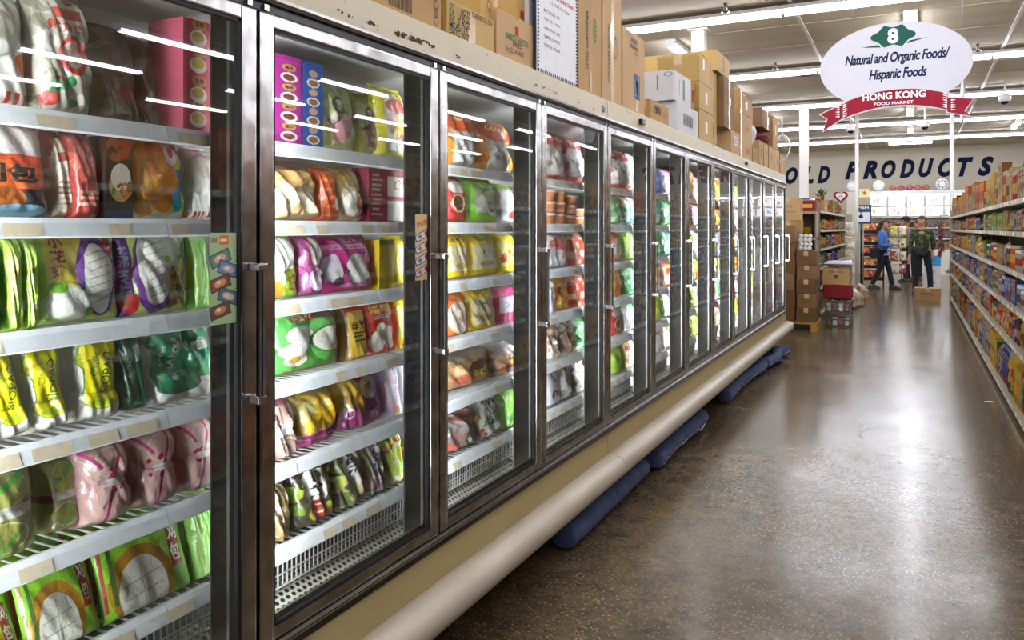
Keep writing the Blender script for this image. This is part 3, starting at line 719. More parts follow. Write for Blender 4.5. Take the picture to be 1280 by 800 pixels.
@des('custard', 'B8903A', 'frozen_bun_bag', 'bun bag', 'clear bag of yellow custard buns with magenta foot', .13, 'bag', [(.3, .55, .06), (.7, .6, .06), (.5, .85, .05)], .12)
def _(P, r):
    P.ell(.25, .62, .22, .2, 'C8BC7A').ell(.6, .72, .24, .18, 'E0B82E').ell(.36, .42, .24, .18, 'D6A822').ell(.72, .4, .26, .16, 'C79A1E').ell(.62, .72, .12, .08, 'EED27A'); P.rect(0, 1, 0, .2, 'B42A7A').ell(.5, .2, .5, .07, 'E0A0C4').ell(.5, .2, .46, .05, 'B42A7A')
@des('custard2', 'A8842E', 'frozen_bun_bag', 'bun bag', 'clear bag of amber buns with purple swirl band', .13, 'bag', [(.4, .75, .06), (.7, .4, .06)], .12)
def _(P, r): P.ell(.4, .78, .3, .16, 'D0A63A').ell(.7, .62, .26, .2, 'C08E22').ell(.5, .3, .4, .12, '8E5A22').ell(.4, .22, .42, .2, '8A2A68').ring(.3, .3, .14, .1, 'E8D8E4', .4).rect(0, 1, 0, .1, 'A0307A')
@des('purplebag', '8A3A6A', 'frozen_bun_bag', 'bun bag', 'plum bag with a pale bun oval', .11, 'bag')
def _(P, r): P.ell(.5, .68, .34, .2, 'C8B48C').text('芋', .5, .68, .3, .14, '8A6A3A', 0).text('芋頭', .5, .2, .5, .12, 'D8A8C0', 0)
@des('pinkwhite', 'E0B8CC', 'frozen_bun_bag', 'bun bag', 'pink and white bag with purple lettering', .11, 'bag')
def _(P, r):
    P.rect(.5, 1, 0, 1, 'E9E4EA').line(.2, .95, .35, .1, .03, '7FB88A').line(.3, .95, .45, .1, .03, 'D890B0')
    for i, ch in enumerate('紫薯饅頭'): P.text(ch, .66, .86 - i * .18, .2, .14, 'B868A8', 0, .0)
    P.ell(.5, .15, .2, .07, 'E8A03A').clutter(r, 6, ['F2EEF2', 'D8C8E0'], .08, .08)
@des('whiteside', 'E4E2EA', 'frozen_bun_bag', 'bun bag', 'white glossy bag with a lilac edge', .11, 'bag')
def _(P, r): P.rect(.7, 1, .1, 1, 'C8A0C8').clutter(r, 6, ['F4F4F8', 'C8C8D8'], .12, .1).rect(.6, 1, .08, .2, 'E08A2A')
def jp(key, base, words, cols, chars, cc):
    @des(key, base, 'frozen_snack_bag', 'snack bag', words, .09, 'bag', None, .14)
    def _(P, r):
        P.clutter(r, 36, cols, .14, .07)
        if chars:
            P.ell(.5, .6, .3, .34, 'E9E6DA')
            for i, ch in enumerate(chars): P.text(ch, .5, .9 - i * .17, .3, .15, cc, 0, .05)
jp('taiyaki', '3A3420', 'dark green bag with black brush lettering', ['6B8A22', '2A2A1A', 'A8A03A', '5A3A22', '8AB030'], 'たいやき', '141414')
jp('mixgreen', '7A8A5A', 'mottled green and pink bag', ['B87A9A', '7AA04A', 'D8C8A0', '4A3A3A', 'C8D06A', 'E0D8D8'], 'わらび', '1E2A5A')
jp('mixpink', 'A8889A', 'mottled pink bag with blue lettering', ['C8A0B4', '8A9A5A', 'D8D0D8', '6A4A5A', 'A0C050'], 'だんご', '243A8A')
jp('limeyellow', 'B8C82A', 'lime and yellow snack bag', ['E8D82A', '5AA83A', 'F0F0D8', 'C8401E', '8AC830'], '', '')
jp('goldcoins', '3A4A4A', 'dark bag printed with gold coins', ['D8A83A', '2A3A4A', 'E8C86A', '1A1A1A', 'C8801E'], '', '')
jp('greenstick', '6E5A34', 'brown snack bag with green tag', ['8A6A3A', '5A4A2A', 'A88A5A', 'C8A8A0'], '', '')
_t = DES['taiyaki'][0]
def _tai(P, r): _t(P, r); P.ell(.5, .24, .22, .14, 'C83A24').ring(.5, .24, .12, .08, 'F0E8D8', .4); P.ell(.85, .1, .16, .1, 'B87A5A')
DES['taiyaki'] = (_tai,) + DES['taiyaki'][1:]
@des('palepink', 'C89C98', 'rice_cake_pack', 'rice cake pack', 'pink clear pack of round cakes tied with magenta ribbon print', .12, 'bag', [(.5, .75, .055), (.5, .28, .055)], .04)
def _(P, r):
    P.ell(.5, .74, .4, .22, 'D9B4A8').ell(.5, .27, .4, .22, 'D6AEA4').ring(.5, .74, .3, .17, 'EAD8CE', .08); P.line(.72, .98, .3, .02, .018, 'B42468').line(.1, .9, .3, .7, .02, 'C0387A').clutter(r, 4, ['A82458'], .08, .04, .2, .7, .4, .7)
    P.rect(.3, .95, .46, .54, 'E4D6D8').rect(0, 1, .94, 1, 'B06A86')
@des('olive', '8C8A4A', 'rice_cake_pack', 'rice cake pack', 'olive clear pack of green tea cakes with white label', .12, 'bag', [(.5, .72, .055), (.5, .25, .055)], .04)
def _(P, r):
    P.ell(.5, .7, .42, .24, '9C9A52').ell(.5, .24, .42, .2, '8F8E46').ring(.5, .7, .34, .18, 'C8C89A', .08).ring(.45, .24, .34, .15, 'C8C89A', .08); P.rect(.15, 1, .42, .52, 'DEDED2').rect(0, .15, .4, .5, '7A2430'); P.line(.3, .66, .8, .86, .03, '4E9A3A').line(.4, .1, .7, .3, .02, '4E9A3A').line(.38, 1, .42, .5, .02, 'B0B040')
@des('lime', '8FD030', 'frozen_bun_bag', 'bun bag', 'lime green bag with a brown arch and white bun', .045, 'bag', None, .08)
def _(P, r):
    P.ell(.42, .28, .36, .42, 'B8801E').ell(.42, .2, .27, .38, 'EDE9DC'); P.line(.2, .3, .62, .36, .006, 'B8B4A0').line(.2, .16, .62, .2, .006, 'B8B4A0').line(.42, .5, .42, .05, .006, 'C2BEAC'); P.rect(.78, .92, .3, .84, 'A8241C')
    for i, ch in enumerate('刈包'): P.text(ch, .85, .7 - i * .24, .12, .2, 'F2E6D8', 0, .03)
    P.rect(0, 1, .94, 1, 'A8E04A').rect(.02, .05, .1, .9, 'B03A24').rect(.1, .14, .15, .8, '3E6A2A')
@des('greentop', '2FA050', 'frozen_bun_bag', 'bun bag', 'emerald green bag lying behind the lime bags', .08, 'bag')
def _(P, r): P.clutter(r, 8, ['46B866', '1E7A3C'], .2, .12).ell(.7, .4, .06, .08, 'B02A3A')
@des('greenedge', '9BD95E', 'frozen_bun_bag', 'bun bag', 'pale lime bag at the door edge', .07, 'bag')
def _(P, r): P.rect(.1, .4, 0, 1, 'B4E87A').rect(.6, .8, .1, .9, '7CC24A')
@des('redgreen', '2F8A4A', 'frozen_dumpling_bag', 'dumpling bag', 'dark green bag with red badge', .09, 'bag')
def _(P, r): P.ell(.5, .6, .3, .3, 'B8241E').text('味', .5, .6, .34, .3, 'F0E8E0', R(0)).rect(0, 1, .9, 1, '1E6A38')
@des('whitelilac', 'E4DCE8', 'frozen_fish_bag', 'fish bag', 'white and lilac bag of frozen fish', .1, 'bag', None, .16)
def _(P, r): P.clutter(r, 14, ['C8B8D8', 'F0F0F4', '8A78A8', 'A8A0B0'], .16, .1)
@des('squid', 'D88A4A', 'frozen_squid_bag', 'seafood bag', 'clear seafood bag with orange arch', .12, 'bag', [(.5, .3, .08)], .12)
def _(P, r):
    P.rect(.18, .82, 0, .62, 'B8B0A2').clutter(r, 16, ['D0D0D0', '6A6460', 'EAE8E2', '8A8480'], .12, .06, .2, .8, .04, .5); P.ell(.5, .78, .46, .2, 'C2502A').text('CALAMARI', .5, .82, .6, .09, 'F0D090', 0, .03); P.rect(.06, .18, .02, .6, 'E0902A').rect(.84, .96, .02, .6, 'E0902A')
@des('redsnack', 'C02A28', 'frozen_snack_bag', 'snack bag', 'red bag with a dark round picture', .1, 'bag')
def _(P, r): P.ell(.5, .75, .42, .14, 'D8D0C8').ell(.45, .4, .3, .2, '5A2A1E').ring(.45, .4, .3, .2, 'E8D0A0', .2).rect(.4, 1, .1, .2, '8A1A18')
@des('greenpeas', '7DC23A', 'frozen_dumpling_bag', 'dumpling bag', 'bright green bag with a cut bun picture', .1, 'bag')
def _(P, r): P.rect(0, 1, .84, 1, '8FD04A').rect(.15, .9, .2, .75, 'B4C49A').ell(.4, .4, .2, .2, 'E8E6D8').ell(.66, .36, .18, .2, 'DCD6C0').ell(.66, .36, .1, .12, '7A6A4A').text('菜包', .55, .72, .4, .12, '2A5A6A', 0)
@des('whitebuns', 'DAD8DE', 'frozen_dumpling_bag', 'dumpling bag', 'white bag of round dumplings', .1, 'bag', [(.5, .5, .06)])
def _(P, r): P.ell(.4, .5, .3, .3, 'F2F2F4').rect(0, 1, .84, 1, '8AC24A').ell(.6, .2, .2, .1, 'C83A3A')
@des('yellowwindow', 'E8C81A', 'frozen_noodle_bag', 'noodle bag', 'yellow bag with a cream window and black brush lettering', .1, 'bag')
def _(P, r): P.rect(.08, .92, .16, .72, 'D8CFA8').text('功夫麵', .5, .84, .6, .1, '3A3420', 0, .03).text('麵', .5, .5, .24, .2, '2A2620', 0).ell(.5, .28, .25, .07, 'B89A4A').rect(0, 1, 0, .06, 'C8A814')
@des('orangewhite', 'E06A22', 'frozen_noodle_bag', 'noodle bag', 'orange bag with a white round window', .1, 'bag')
def _(P, r): P.rect(0, 1, .86, 1, 'E88A2E').ell(.45, .42, .4, .36, 'DAC8B8').clutter(r, 6, ['F0E6DC', 'C8A894'], .12, .08, .2, .7, .25, .6)
@des('magentastripe', 'C02A6A', 'frozen_dumpling_bag', 'dumpling bag', 'magenta bag with pale window', .1, 'bag')
def _(P, r): P.rect(.1, 1, .3, .68, 'D8C8D4').text('Udon', .5, .5, .5, .14, '4A5AA8', 0, .02)
@des('bread', 'A8825A', 'bread_bag', 'bread bag', 'clear bag of brown bread with dark print', .13, 'bag', [(.35, .4, .06), (.7, .6, .06)], .16)
def _(P, r): P.rect(0, 1, .7, 1, 'A09A90').ell(.35, .4, .34, .24, 'C8A070').ell(.3, .25, .2, .12, 'B05A4A').ell(.68, .45, .28, .2, '3E2A20').text('Snack', .7, .4, .36, .16, 'D8B84A', R(15), .02).rect(.0, .9, 0, .07, '241E1A')
@des('clearfish', '8E8480', 'frozen_fish_bag', 'fish bag', 'clear crinkled bag of frozen fish', .13, 'bag', [(.5, .6, .07)], .2)
def _(P, r): P.clutter(r, 26, ['B8B0AC', '6A5A54', 'D8D4D0', '9A6A60', '5A504C'], .16, .05).ell(.2, .1, .2, .08, 'C85A4A').ell(.5, .75, .34, .08, '7A3A34')
@des('whitediag', 'C8CCC0', 'frozen_fish_bag', 'fish bag', 'white bag with slanting black lettering', .09, 'bag', None, .16)
def _(P, r): P.line(.3, .1, .7, .9, .10, 'E4E4E8').text('ちくわ', .5, .5, .5, .6, '1E2A5A', R(60), .04); P.clutter(r, 8, ['E8A83A', '5AA83A', 'C8401E'], .09, .06)
@des('greenpack', '6FA83A', 'frozen_dumpling_bag', 'dumpling bag', 'olive green bag with white print', .09, 'bag')
def _(P, r): P.clutter(r, 12, ['8AC24A', 'D8E0B0', '3E6A1E'], .16, .08)
@des('redcrinkle', 'B8302E', 'frozen_snack_bag', 'snack bag', 'red and clear bag of fish balls', .12, 'bag', [(.5, .35, .07)], .16)
def _(P, r): P.rect(.1, .9, .1, .7, 'C4BCB8').clutter(r, 14, ['E4E0DE', '8A807C', 'D0C8C4'], .12, .08, .1, .9, .1, .68).rect(0, 1, 0, .1, 'C83A1E').text('魚丸', .5, .84, .6, .12, 'E8C8C0', 0)
@des('redcheck', 'C23A2A', 'frozen_snack_bag', 'snack bag', 'red bag with cream blocks', .1, 'bag')
def _(P, r):
    for i in range(4):
        for j in range(4):
            if (i + j) % 2: P.rect(i / 4 + .03, i / 4 + .22, j / 4 + .04, j / 4 + .2, 'E8C8A8')
@des('tub', 'D88A62', 'fish_paste_tub', 'tub', 'stacked salmon coloured plastic tubs', .11, 'tub')
def _(P, r): pass
@des('lilacwhite', 'D8D0E0', 'frozen_fish_bag', 'fish bag', 'white bag with lilac stripe', .1, 'bag', None, .16)
def _(P, r): P.rect(.3, .45, 0, 1, 'A88AC0').clutter(r, 8, ['F0EEF4', 'C0B4CC'], .1, .1)
@des('brownwhite', 'C8A88A', 'frozen_fish_bag', 'fish bag', 'clear bag with brown dried fish', .1, 'bag', None, .2)
def _(P, r): P.clutter(r, 20, ['E8E4E0', '9A6A44', 'D8C0A0', '7A5A44', 'F0EEEA'], .18, .08)
@des('maroondot', 'D4D2D8', 'frozen_snack_bag', 'snack bag', 'white bag with a maroon round seal', .1, 'bag')
def _(P, r): P.ell(.5, .26, .22, .14, '6A2434').text('香', .5, .26, .2, .12, 'D8C8C8', 0).line(.2, .9, .7, .6, .02, '4A3A44').clutter(r, 6, ['EEEEF2', 'B8B4BC'], .14, .1)
@des('greenvert', '4A9A5A', 'vegetable_bag', 'vegetable bag', 'green and clear bag of vegetables', .1, 'bag', None, .16)
def _(P, r): P.clutter(r, 22, ['8AC88A', '2E7A3E', 'E4EEE4', '6AB06A', 'D8D8C8'], .12, .08)
@des('limeveg', 'A8D048', 'vegetable_bag', 'vegetable bag', 'lime bag of frozen vegetables', .1, 'bag', None, .12)
def _(P, r): P.clutter(r, 8, ['C4E060', '7CB030'], .2, .12).rect(0, 1, .86, 1, 'D8E87A')
@des('bluepack', '4A6AB8', 'frozen_snack_bag', 'snack bag', 'blue and purple glossy pack', .12, 'bag', None, .14)
def _(P, r): P.clutter(r, 14, ['7A8AD0', 'A06AC0', '3A4A8A', 'D8D8F0'], .24, .07)
@des('pinklilac', 'C888B8', 'frozen_snack_bag', 'snack bag', 'pink and lilac glossy pack', .12, 'bag', None, .14)
def _(P, r): P.clutter(r, 14, ['E0B8D8', 'B05AA0', 'E8E0F0', 'D04A6A'], .24, .07)
@des('amber', 'D8982A', 'frozen_snack_bag', 'snack bag', 'amber and red snack bag', .1, 'bag', None, .14)
def _(P, r): P.clutter(r, 16, ['E8C04A', 'B84A22', 'F0E0B0', '8A3A1E'], .16, .08)
@des('tealbag', '5AB0A0', 'vegetable_bag', 'vegetable bag', 'teal and white frozen bag', .1, 'bag', None, .14)
def _(P, r): P.clutter(r, 14, ['A8DCD0', '2E8A80', 'EAF4F0', 'D8E8A0'], .18, .1)
@des('creambag', 'C8B490', 'frozen_dumpling_bag', 'dumpling bag', 'cream and brown frozen bag', .1, 'bag', None, .14)
def _(P, r): P.clutter(r, 14, ['E0D4BC', '9A7A50', 'D8A88A', 'B0A080'], .18, .1)
@des('whitered', 'E0DCDC', 'frozen_dumpling_bag', 'dumpling bag', 'white bag with red blotches', .1, 'bag', None, .14)
def _(P, r): P.clutter(r, 14, ['F0F0F0', 'C83A34', 'B8B4B4', 'D86A5A'], .16, .09)

def tubs(w, h, d, c='D88A62'):
    b = MB(); n = max(1, int(round(h / .055))); k = max(1, int(round(w / .1))); col = hexc(c); lid = hexc('E0C0B0')
    for j in range(k):
        y = -w / 2 + w * (j + .5) / k; r = w / k * .47
        for i in range(n):
            z = i * h / n; q = h / n
            b.lathe([(r * .8, z), (r * .95, z + q * .72), (r, z + q * .75), (r, z + q * .95), (r * .9, z + q * .97)], 'print_card', (0, y, 0), 14, cols=[col, col, lid, lid, lid])
    return b
def make_pack(key, w, h, n, seed, d=None):
    fn, base, name, cat, words, dep, shape, lumps, wr = DES[key]
    rnd = random.Random(seed); d = d or dep
    nu = max(8, min(130, int(n))); nv = max(8, min(150, int(n * h / w)))
    if shape == 'tub': return tubs(w, h, d)
    P = Paint(w, h, nu, nv, base); fn(P, rnd)
    if shape == 'box': return carton(w, h, d, nu, nv, P)
    return pouch(w, h, d, nu, nv, P, rnd, lumps, wr=wr)

# ------------------------------------------------------------------ room
CEIL = 4.10; Y0R, Y1R = -7.0, 28.9; X0R, X1R = -9.0, 13.0
b = MB(); b.box(X0R - .2, X1R + .2, Y0R - .2, Y1R + .2, -.2, 0, 'polished_concrete'); struct('floor', b)
b = MB(); b.box(X0R - .2, X1R + .2, Y0R - .2, Y1R + .2, CEIL, CEIL + .2, 'ceiling_board'); struct('ceiling', b)
b = MB(); b.box(X0R, X1R, Y1R, Y1R + .2, 0, CEIL, 'wall_paint'); struct('wall_back', b)
b = MB(); b.box(X0R, X1R, Y0R - .2, Y0R, 0, CEIL, 'wall_paint'); struct('wall_front', b)
b = MB(); b.box(X0R - .2, X0R, Y0R, Y1R, 0, CEIL, 'wall_paint'); struct('wall_left', b)
b = MB(); b.box(X1R, X1R + .2, Y0R, Y1R, 0, CEIL, 'wall_paint'); struct('wall_right', b)
# ceiling seams: thin battens under the boards, a grid of them
for i, x in enumerate([-6.2, -3.7, -1.25, 1.2, 3.65, 6.1, 8.5]):
    b = MB(); b.box(x - .02, x + .02, Y0R, Y1R, CEIL - .018, CEIL, 'column_paint'); struct('trim_%d' % (i + 1), b)
for i in range(29):
    y = Y0R + .6 + i * 1.22
    b = MB(); b.box(X0R, X1R, y - .006, y + .006, CEIL - .006, CEIL, 'wall_paint'); struct('trim_%d' % (i + 8), b)

# ------------------------------------------------------------------ ceiling lights
ROWS = [9.62 + 3.82 * k for k in range(-4, 5)]
def strip_along_x(y, label):
    t = thing('ceiling_strip_light', label, 'ceiling light', (0, y, CEIL - .13), 0, 'long rows of fluorescent tubes across the ceiling')
    x0, x1 = -8.6, 3.5
    b = MB(); b.box(x0, x1, -.095, .095, .045, .09, 'fixture_white', bev=.008)
    for i in range(11): x = x0 + .1 + i * 1.18; b.box(x - .008, x + .008, -.008, .008, .1, .13, 'fixture_white')
    b.build('housing', t)
    n = 5; L = (x1 - x0) / n
    for i in range(n):
        b = MB(); b.prism_y([(-.04, .044), (-.045, .015), (-.025, -.012), (.025, -.012), (.045, .015), (.04, .044)], x0 + i * L + .02, x0 + (i + 1) * L - .02, 'tube')
        o = b.build('lamp_tube', t); o.rotation_euler = (0, 0, -math.pi / 2); o.location = (0, 0, 0)
names = ['behind the camera', 'just behind the viewpoint', 'over the first freezer doors', 'over the middle freezer doors', 'nearest one seen, left of the aisle sign',
         'second nearest one seen, passing behind the aisle sign', 'third seen, level with the sign ribbon', 'fourth seen, below the sign', 'farthest one, just before the lettered wall']
for y, n in zip(ROWS, names):
    strip_along_x(y, 'white fluorescent strip row across the ceiling, ' + n)
def short_light(x, y, label, L=1.22):
    t = thing('ceiling_light', label, 'ceiling light', (x, y, CEIL - .12), 0, 'short fluorescent fixtures along the aisles')
    b = MB(); b.box(-.075, .075, -L / 2, L / 2, .06, .12, 'fixture_white', bev=.006); b.build('housing', t)
    b = MB()
    for s in (-.035, .035): b.tube([(s, -L / 2 + .04, .035), (s, L / 2 - .04, .035)], .019, 'tube', 10)
    b.build('lamp_tube', t)
    for s in (-1, 1): b = MB(); b.box(-.07, .07, s * (L / 2 - .02) - .018, s * (L / 2 - .02) + .018, .012, .062, 'fixture_white'); b.build('end_cap', t)
short_light(0.0, 11.2, 'short white fluorescent fixture directly above the hanging aisle sign')
short_light(0.0, 15.3, 'short fluorescent fixture hidden behind the white oval of the aisle sign')
short_light(0.0, 19.2, 'short fluorescent fixture far down the aisle, upper one below the sign ribbon')
short_light(0.0, 23.0, 'short fluorescent fixture far down the aisle, lower one below the sign ribbon')
short_light(-3.0, 11.3, 'short fluorescent fixture glowing behind the boxes on the freezer')
short_light(-3.0, 15.3, 'fluorescent fixture seen beside the strapped box on the freezer')
short_light(-3.0, 19.2, 'small fluorescent fixture above the hanging white string')
short_light(2.35, 23.0, 'slanting fluorescent fixture at the right edge, near the lettered wall')
short_light(-.35, 3.8, 'short fluorescent fixture over the near floor, out of sight')
short_light(-.0, 26.4, 'wide flat fluorescent fixture in front of the lettered wall')
bpy.data.objects['ceiling_light.009'].rotation_euler = (0, 0, R(90))
for i, x in enumerate((4.4, 6.4, 8.6, 10.8)):
    for j, y in enumerate((.0, 3.8, 7.6, 11.4, 15.2, 19.0, 22.8)):
        short_light(x, y, 'fluorescent fixture over the next aisles right, %s row across, %s from the near end' % (ORD[i], ORD[j]), 2.1)

# ------------------------------------------------------------------ columns, cameras, ceiling bits
def column(x, y, w, label, rnd=False):
    b = MB()
    if rnd: b.tube([(0, 0, 0), (0, 0, CEIL)], w / 2, 'column_paint', 16)
    else: b.box(-w / 2, w / 2, -w / 2, w / 2, 0, CEIL, 'column_paint', bev=.01)
    b.box(-w * .8, w * .8, -w * .8, w * .8, 0, .02, 'steel'); b.box(-w * .75, w * .75, -w * .75, w * .75, CEIL - .02, CEIL, 'column_paint')
    tag(b.build('column', None, (x, y, 0)), label, 'column', None, 'structure')
column(-2.52, 10.4, .17, 'white square column rising behind the boxes on the freezer')
column(x_at(1005, 17.6), 17.6, .17, 'white square column behind the stacked cartons at the freezer end')
column(x_at(1071, 19.4), 19.4, .075, 'thin white pole left of the woman in blue', True)
column(x_at(1190, 19.0), 19.0, .085, 'thin white pole behind the far end of the right shelf', True)
def dome_camera(px, y, label, drop=.35):
    x = x_at(px, y)
    b = MB(); b.tube([(0, 0, 0), (0, 0, drop)], .015, 'camera_white', 8); b.lathe([(.03, .02), (.08, 0), (.1, -.04), (.1, -.1), (.085, -.12)], 'camera_white', seg=16)
    t = thing('security_camera', label, 'security camera', (x, y, CEIL - drop), 0, 'dome cameras under the ceiling')
    b.build('housing', t); b = MB(); b.ball((0, 0, -.12), (.07, .07, .06), 'dome_black', 12); b.build('dome', t)
dome_camera(1063, 19.0, 'white dome security camera hanging above the word gap, left one')
dome_camera(1156, 19.0, 'white dome security camera hanging above the D of PRODUCTS')
dome_camera(1256, 16.5, 'white dome security camera at the right edge of the ceiling', .25)
dome_camera(1116, 12.5, 'small white dome camera hanging left below the sign ribbon', .3)
def sprinkler(px, y, label, col='steel'):
    x = x_at(px, y); b = MB(); b.tube([(0, 0, 0), (0, 0, -.09)], .02, col, 8); b.lathe([(.045, -.09), (.05, -.1), (.01, -.12)], col, seg=10)
    tag(b.build('sprinkler', None, (x, y, CEIL)), label, 'sprinkler', 'sprinkler heads in the ceiling')
sprinkler(907, 9.3, 'dark sprinkler head beside the nearest strip light, above the column')
sprinkler(1222, 13.0, 'sprinkler head beside the strip light right of the aisle sign')
sprinkler(969, 13.0, 'sprinkler head by the second strip light, left of the sign')
for px, y, l in ((1006, 14.2, 'small dark round vent in the ceiling left of the sign'), (1053, 21.0, 'small dark round vent in the ceiling above the thin pole')):
    x = x_at(px, y); b = MB(); b.lathe([(.16, 0), (.17, -.012), (.1, -.02), (.02, -.012)], 'ink_brown', seg=18); tag(b.build('ceiling_vent', None, (x, y, CEIL)), l, 'vent', 'round ceiling vents')

# wall lettering, one thing per letter
def wall_word(word, px0, px1, ymid, hgt, mat, desc, y=Y1R, x0=None, x1=None, rev=False):
    x0 = x_at(px0, y) if x0 is None else x0; x1 = x_at(px1, y) if x1 is None else x1
    n = len(word); st = (x1 - x0) / n
    for i, ch in enumerate(word):
        w = st * (.74 if ch != 'I' else .3); b = MB()
        b.text(ch, MY(x0 + (i + .5) * st, y - .012, ymid), w * 1.08, hgt, mat, .055, .32, depth=.01)
        tag(b.build('wall_letter'), '%s italic letter %s of the %s' % (desc[0], ch, desc[1]), 'wall letter', desc[2])
wall_word('COLD', 960, 1040, 3.30, .60, 'letter_navy', ('dark blue', 'word COLD on the back wall', 'dark blue wall letters'))
wall_word('PRODUCTS', 1054, 1245, 3.42, .62, 'letter_navy', ('dark blue', 'word PRODUCTS on the back wall', 'dark blue wall letters'))
wall_word('MEATS', 0, 0, 3.45, .66, 'letter_red', ('dark red', 'word MEATS, mirrored in the freezer doors', 'dark red wall letters'), x0=3.0, x1=6.6)

# ------------------------------------------------------------------ freezer cases
FX = -1.35; W = .781; YS = 1.337          # door plane, door width, right edge of the first door seen
GT, GB = 1.926, .496                       # glass top and bottom
SHZ = [1.66, 1.45, 1.235, 1.02, .80, .58]  # shelf rails from the top
def sep(k): return YS + (k - 1) * W        # left edge of door k is sep(k), k = 0 first seen
BACK = -2.15
def perf_sheet(y0, y1, pts):
    b = MB(); n = 0; acc = 0
    for i in range(len(pts) - 1):
        (xa, za), (xb, zb) = pts[i], pts[i + 1]; L = math.hypot(xb - xa, zb - za)
        o = len(b.v); b.add([(xa, y0, za), (xa, y1, za), (xb, y1, zb), (xb, y0, zb)], [(0, 1, 2, 3)], 'perforated')
        for k, (u, v) in enumerate(((y0, acc), (y1, acc), (y1, acc + L), (y0, acc + L))): b.uv[o + k] = (u + 5, v + 5)
        acc += L
    return b
CASE_WORDS = ['nearest freezer case with four glass doors', 'middle freezer case with four glass doors', 'farthest freezer case with four glass doors']
def case(ci):
    ya, yb = sep(ci * 4), sep(ci * 4 + 4)
    t = thing('freezer_case', CASE_WORDS[ci] + ' on a cream bumper base', 'freezer', (0, 0, 0), 0, 'freezer cases joined in one long run')
    e = .003
    # shell: back, floor, roof, ends as one body
    b = MB()
    b.box(BACK - .06, BACK, ya + e, yb - e, .1, 2.06, 'case_grey')
    b.box(BACK, FX - .08, ya + e, yb - e, 1.985, 2.06, 'case_white'); b.box(BACK, FX - .06, ya + e, yb - e, .2, .40, 'case_grey')
    if ci == 0: b.box(BACK, FX - .02, ya + e, ya + .035, .2, 2.06, 'panel_beige')
    if ci == 2: b.box(BACK - .06, FX + .004, yb - .035, yb - e, .2, 2.06, 'panel_beige')
    b.box(BACK, FX - .08, ya + e, yb - e, 1.965, 1.985, 'case_white')
    b.build('body', t)
    b = MB(); b.box(BACK, BACK + .01, ya + e, yb - e, .42, 1.96, 'case_white'); b.build('rear_liner', t)
    # beige header with rounded top lip
    b = MB(); b.prism_y([(FX - .1, 2.062), (FX - .1, 2.09), (FX - .015, 2.097), (FX - .004, 2.09), (FX + .002, 2.0), (FX - .02, 1.998), (FX - .05, 2.062)], ya + e, yb - e, 'header_enamel')
    b.build('header_panel', t)
    b = MB(); b.prism_y([(FX - .03, 2.0), (FX + .006, 1.999), (FX + .010, 1.990), (FX + .006, 1.981), (FX - .03, 1.979)], ya + e, yb - e, 'steel'); b.build('header_trim', t)
    b = MB(); b.box(FX - .07, FX - .004, ya + e, yb - e, 1.961, 1.999, 'black_metal'); b.build('door_channel', t)
    # lower sill rail, beige panel, bumper, kick plate
    b = MB(); b.prism_y([(FX - .05, .463), (FX - .012, .463), (FX + .004, .452), (FX + .010, .447), (FX + .010, .430), (FX - .05, .425)], ya + e, yb - e, 'dark_anodised')
    b.box(FX + .008, FX + .013, ya + e, yb - e, .449, .454, 'chrome'); b.box(FX - .004, FX + .006, ya + e, yb - e, .424, .428, 'chrome'); b.build('sill_rail', t)
    b = MB(); b.box(FX - .06, FX, ya + e, yb - e, .21, .426, 'panel_beige'); b.build('lower_panel', t)
    b = MB(); prof = [(FX, .318), (-1.335, .322), (-1.300, .318), (-1.272, .303), (-1.256, .282), (-1.250, .262), (-1.253, .243), (-1.265, .224), (-1.285, .212), (FX - .03, .208)]
    b.prism_y(prof, ya + e, yb - e, 'bumper', True); b.build('bumper', t)
    b = MB(); b.box(-1.52, -1.50, ya + e, yb - e, 0, .22, 'kick'); b.box(-1.50, FX - .03, ya + e, yb - e, .2, .215, 'kick')
    for i in range(5): y = ya + .3 + i * (yb - ya - .6) / 4; b.box(-2.0, -1.9, y - .05, y + .05, 0, .2, 'kick')
    b.build('kick_plate', t)
    # mullions with their tubes
    for k in range(5):
        y = ya + k * W
        lo, hi = (y - .038, y + .038) if 0 < k < 4 else ((y + .007, y + .038) if k == 0 else (y - .038, y - .007))
        b = MB(); b.box(FX - .115, FX - .03, lo, hi, .43, 1.965, 'black_metal', bev=.006)
        for s in (lo - .0, hi): b.box(FX - .112, FX - .108, s - .003, s + .003, .45, 1.95, 'steel')
        m = b.build('mullion', t)
        if k < 4:
            b = MB(); b.box(FX - .108, FX - .055, hi + .004, hi + .012, .5, 1.92, 'case_tube'); b.build('light_tube', m)
    # doors and shelves
    for k in range(4):
        d = ci * 4 + k; y0, y1 = sep(d) + .005, sep(d + 1) - .005
        b = MB(); sw = .045; xf, xb = FX, FX - .028
        for (a0, a1, c0, c1) in ((y0, y0 + sw, .464, 1.959), (y1 - sw, y1, .464, 1.959)): b.box(xb, xf, a0, a1, c0, c1, 'frame_metal', bev=.005)
        b.box(xb, xf - .001, y0 + sw, y1 - sw, GT, 1.959, 'frame_metal', bev=.004); b.box(xb, xf - .001, y0 + sw, y1 - sw, .464, GB, 'frame_metal', bev=.004)
        fr = b.build('door', t)
        b = MB(); q = .008
        for (a0, a1, c0, c1) in ((y0 + sw, y0 + sw + q, GB, GT), (y1 - sw - q, y1 - sw, GB, GT), (y0 + sw, y1 - sw, GT - q, GT), (y0 + sw, y1 - sw, GB, GB + q)): b.box(xf - .02, xf - .004, a0, a1, c0, c1, 'black_rubber')
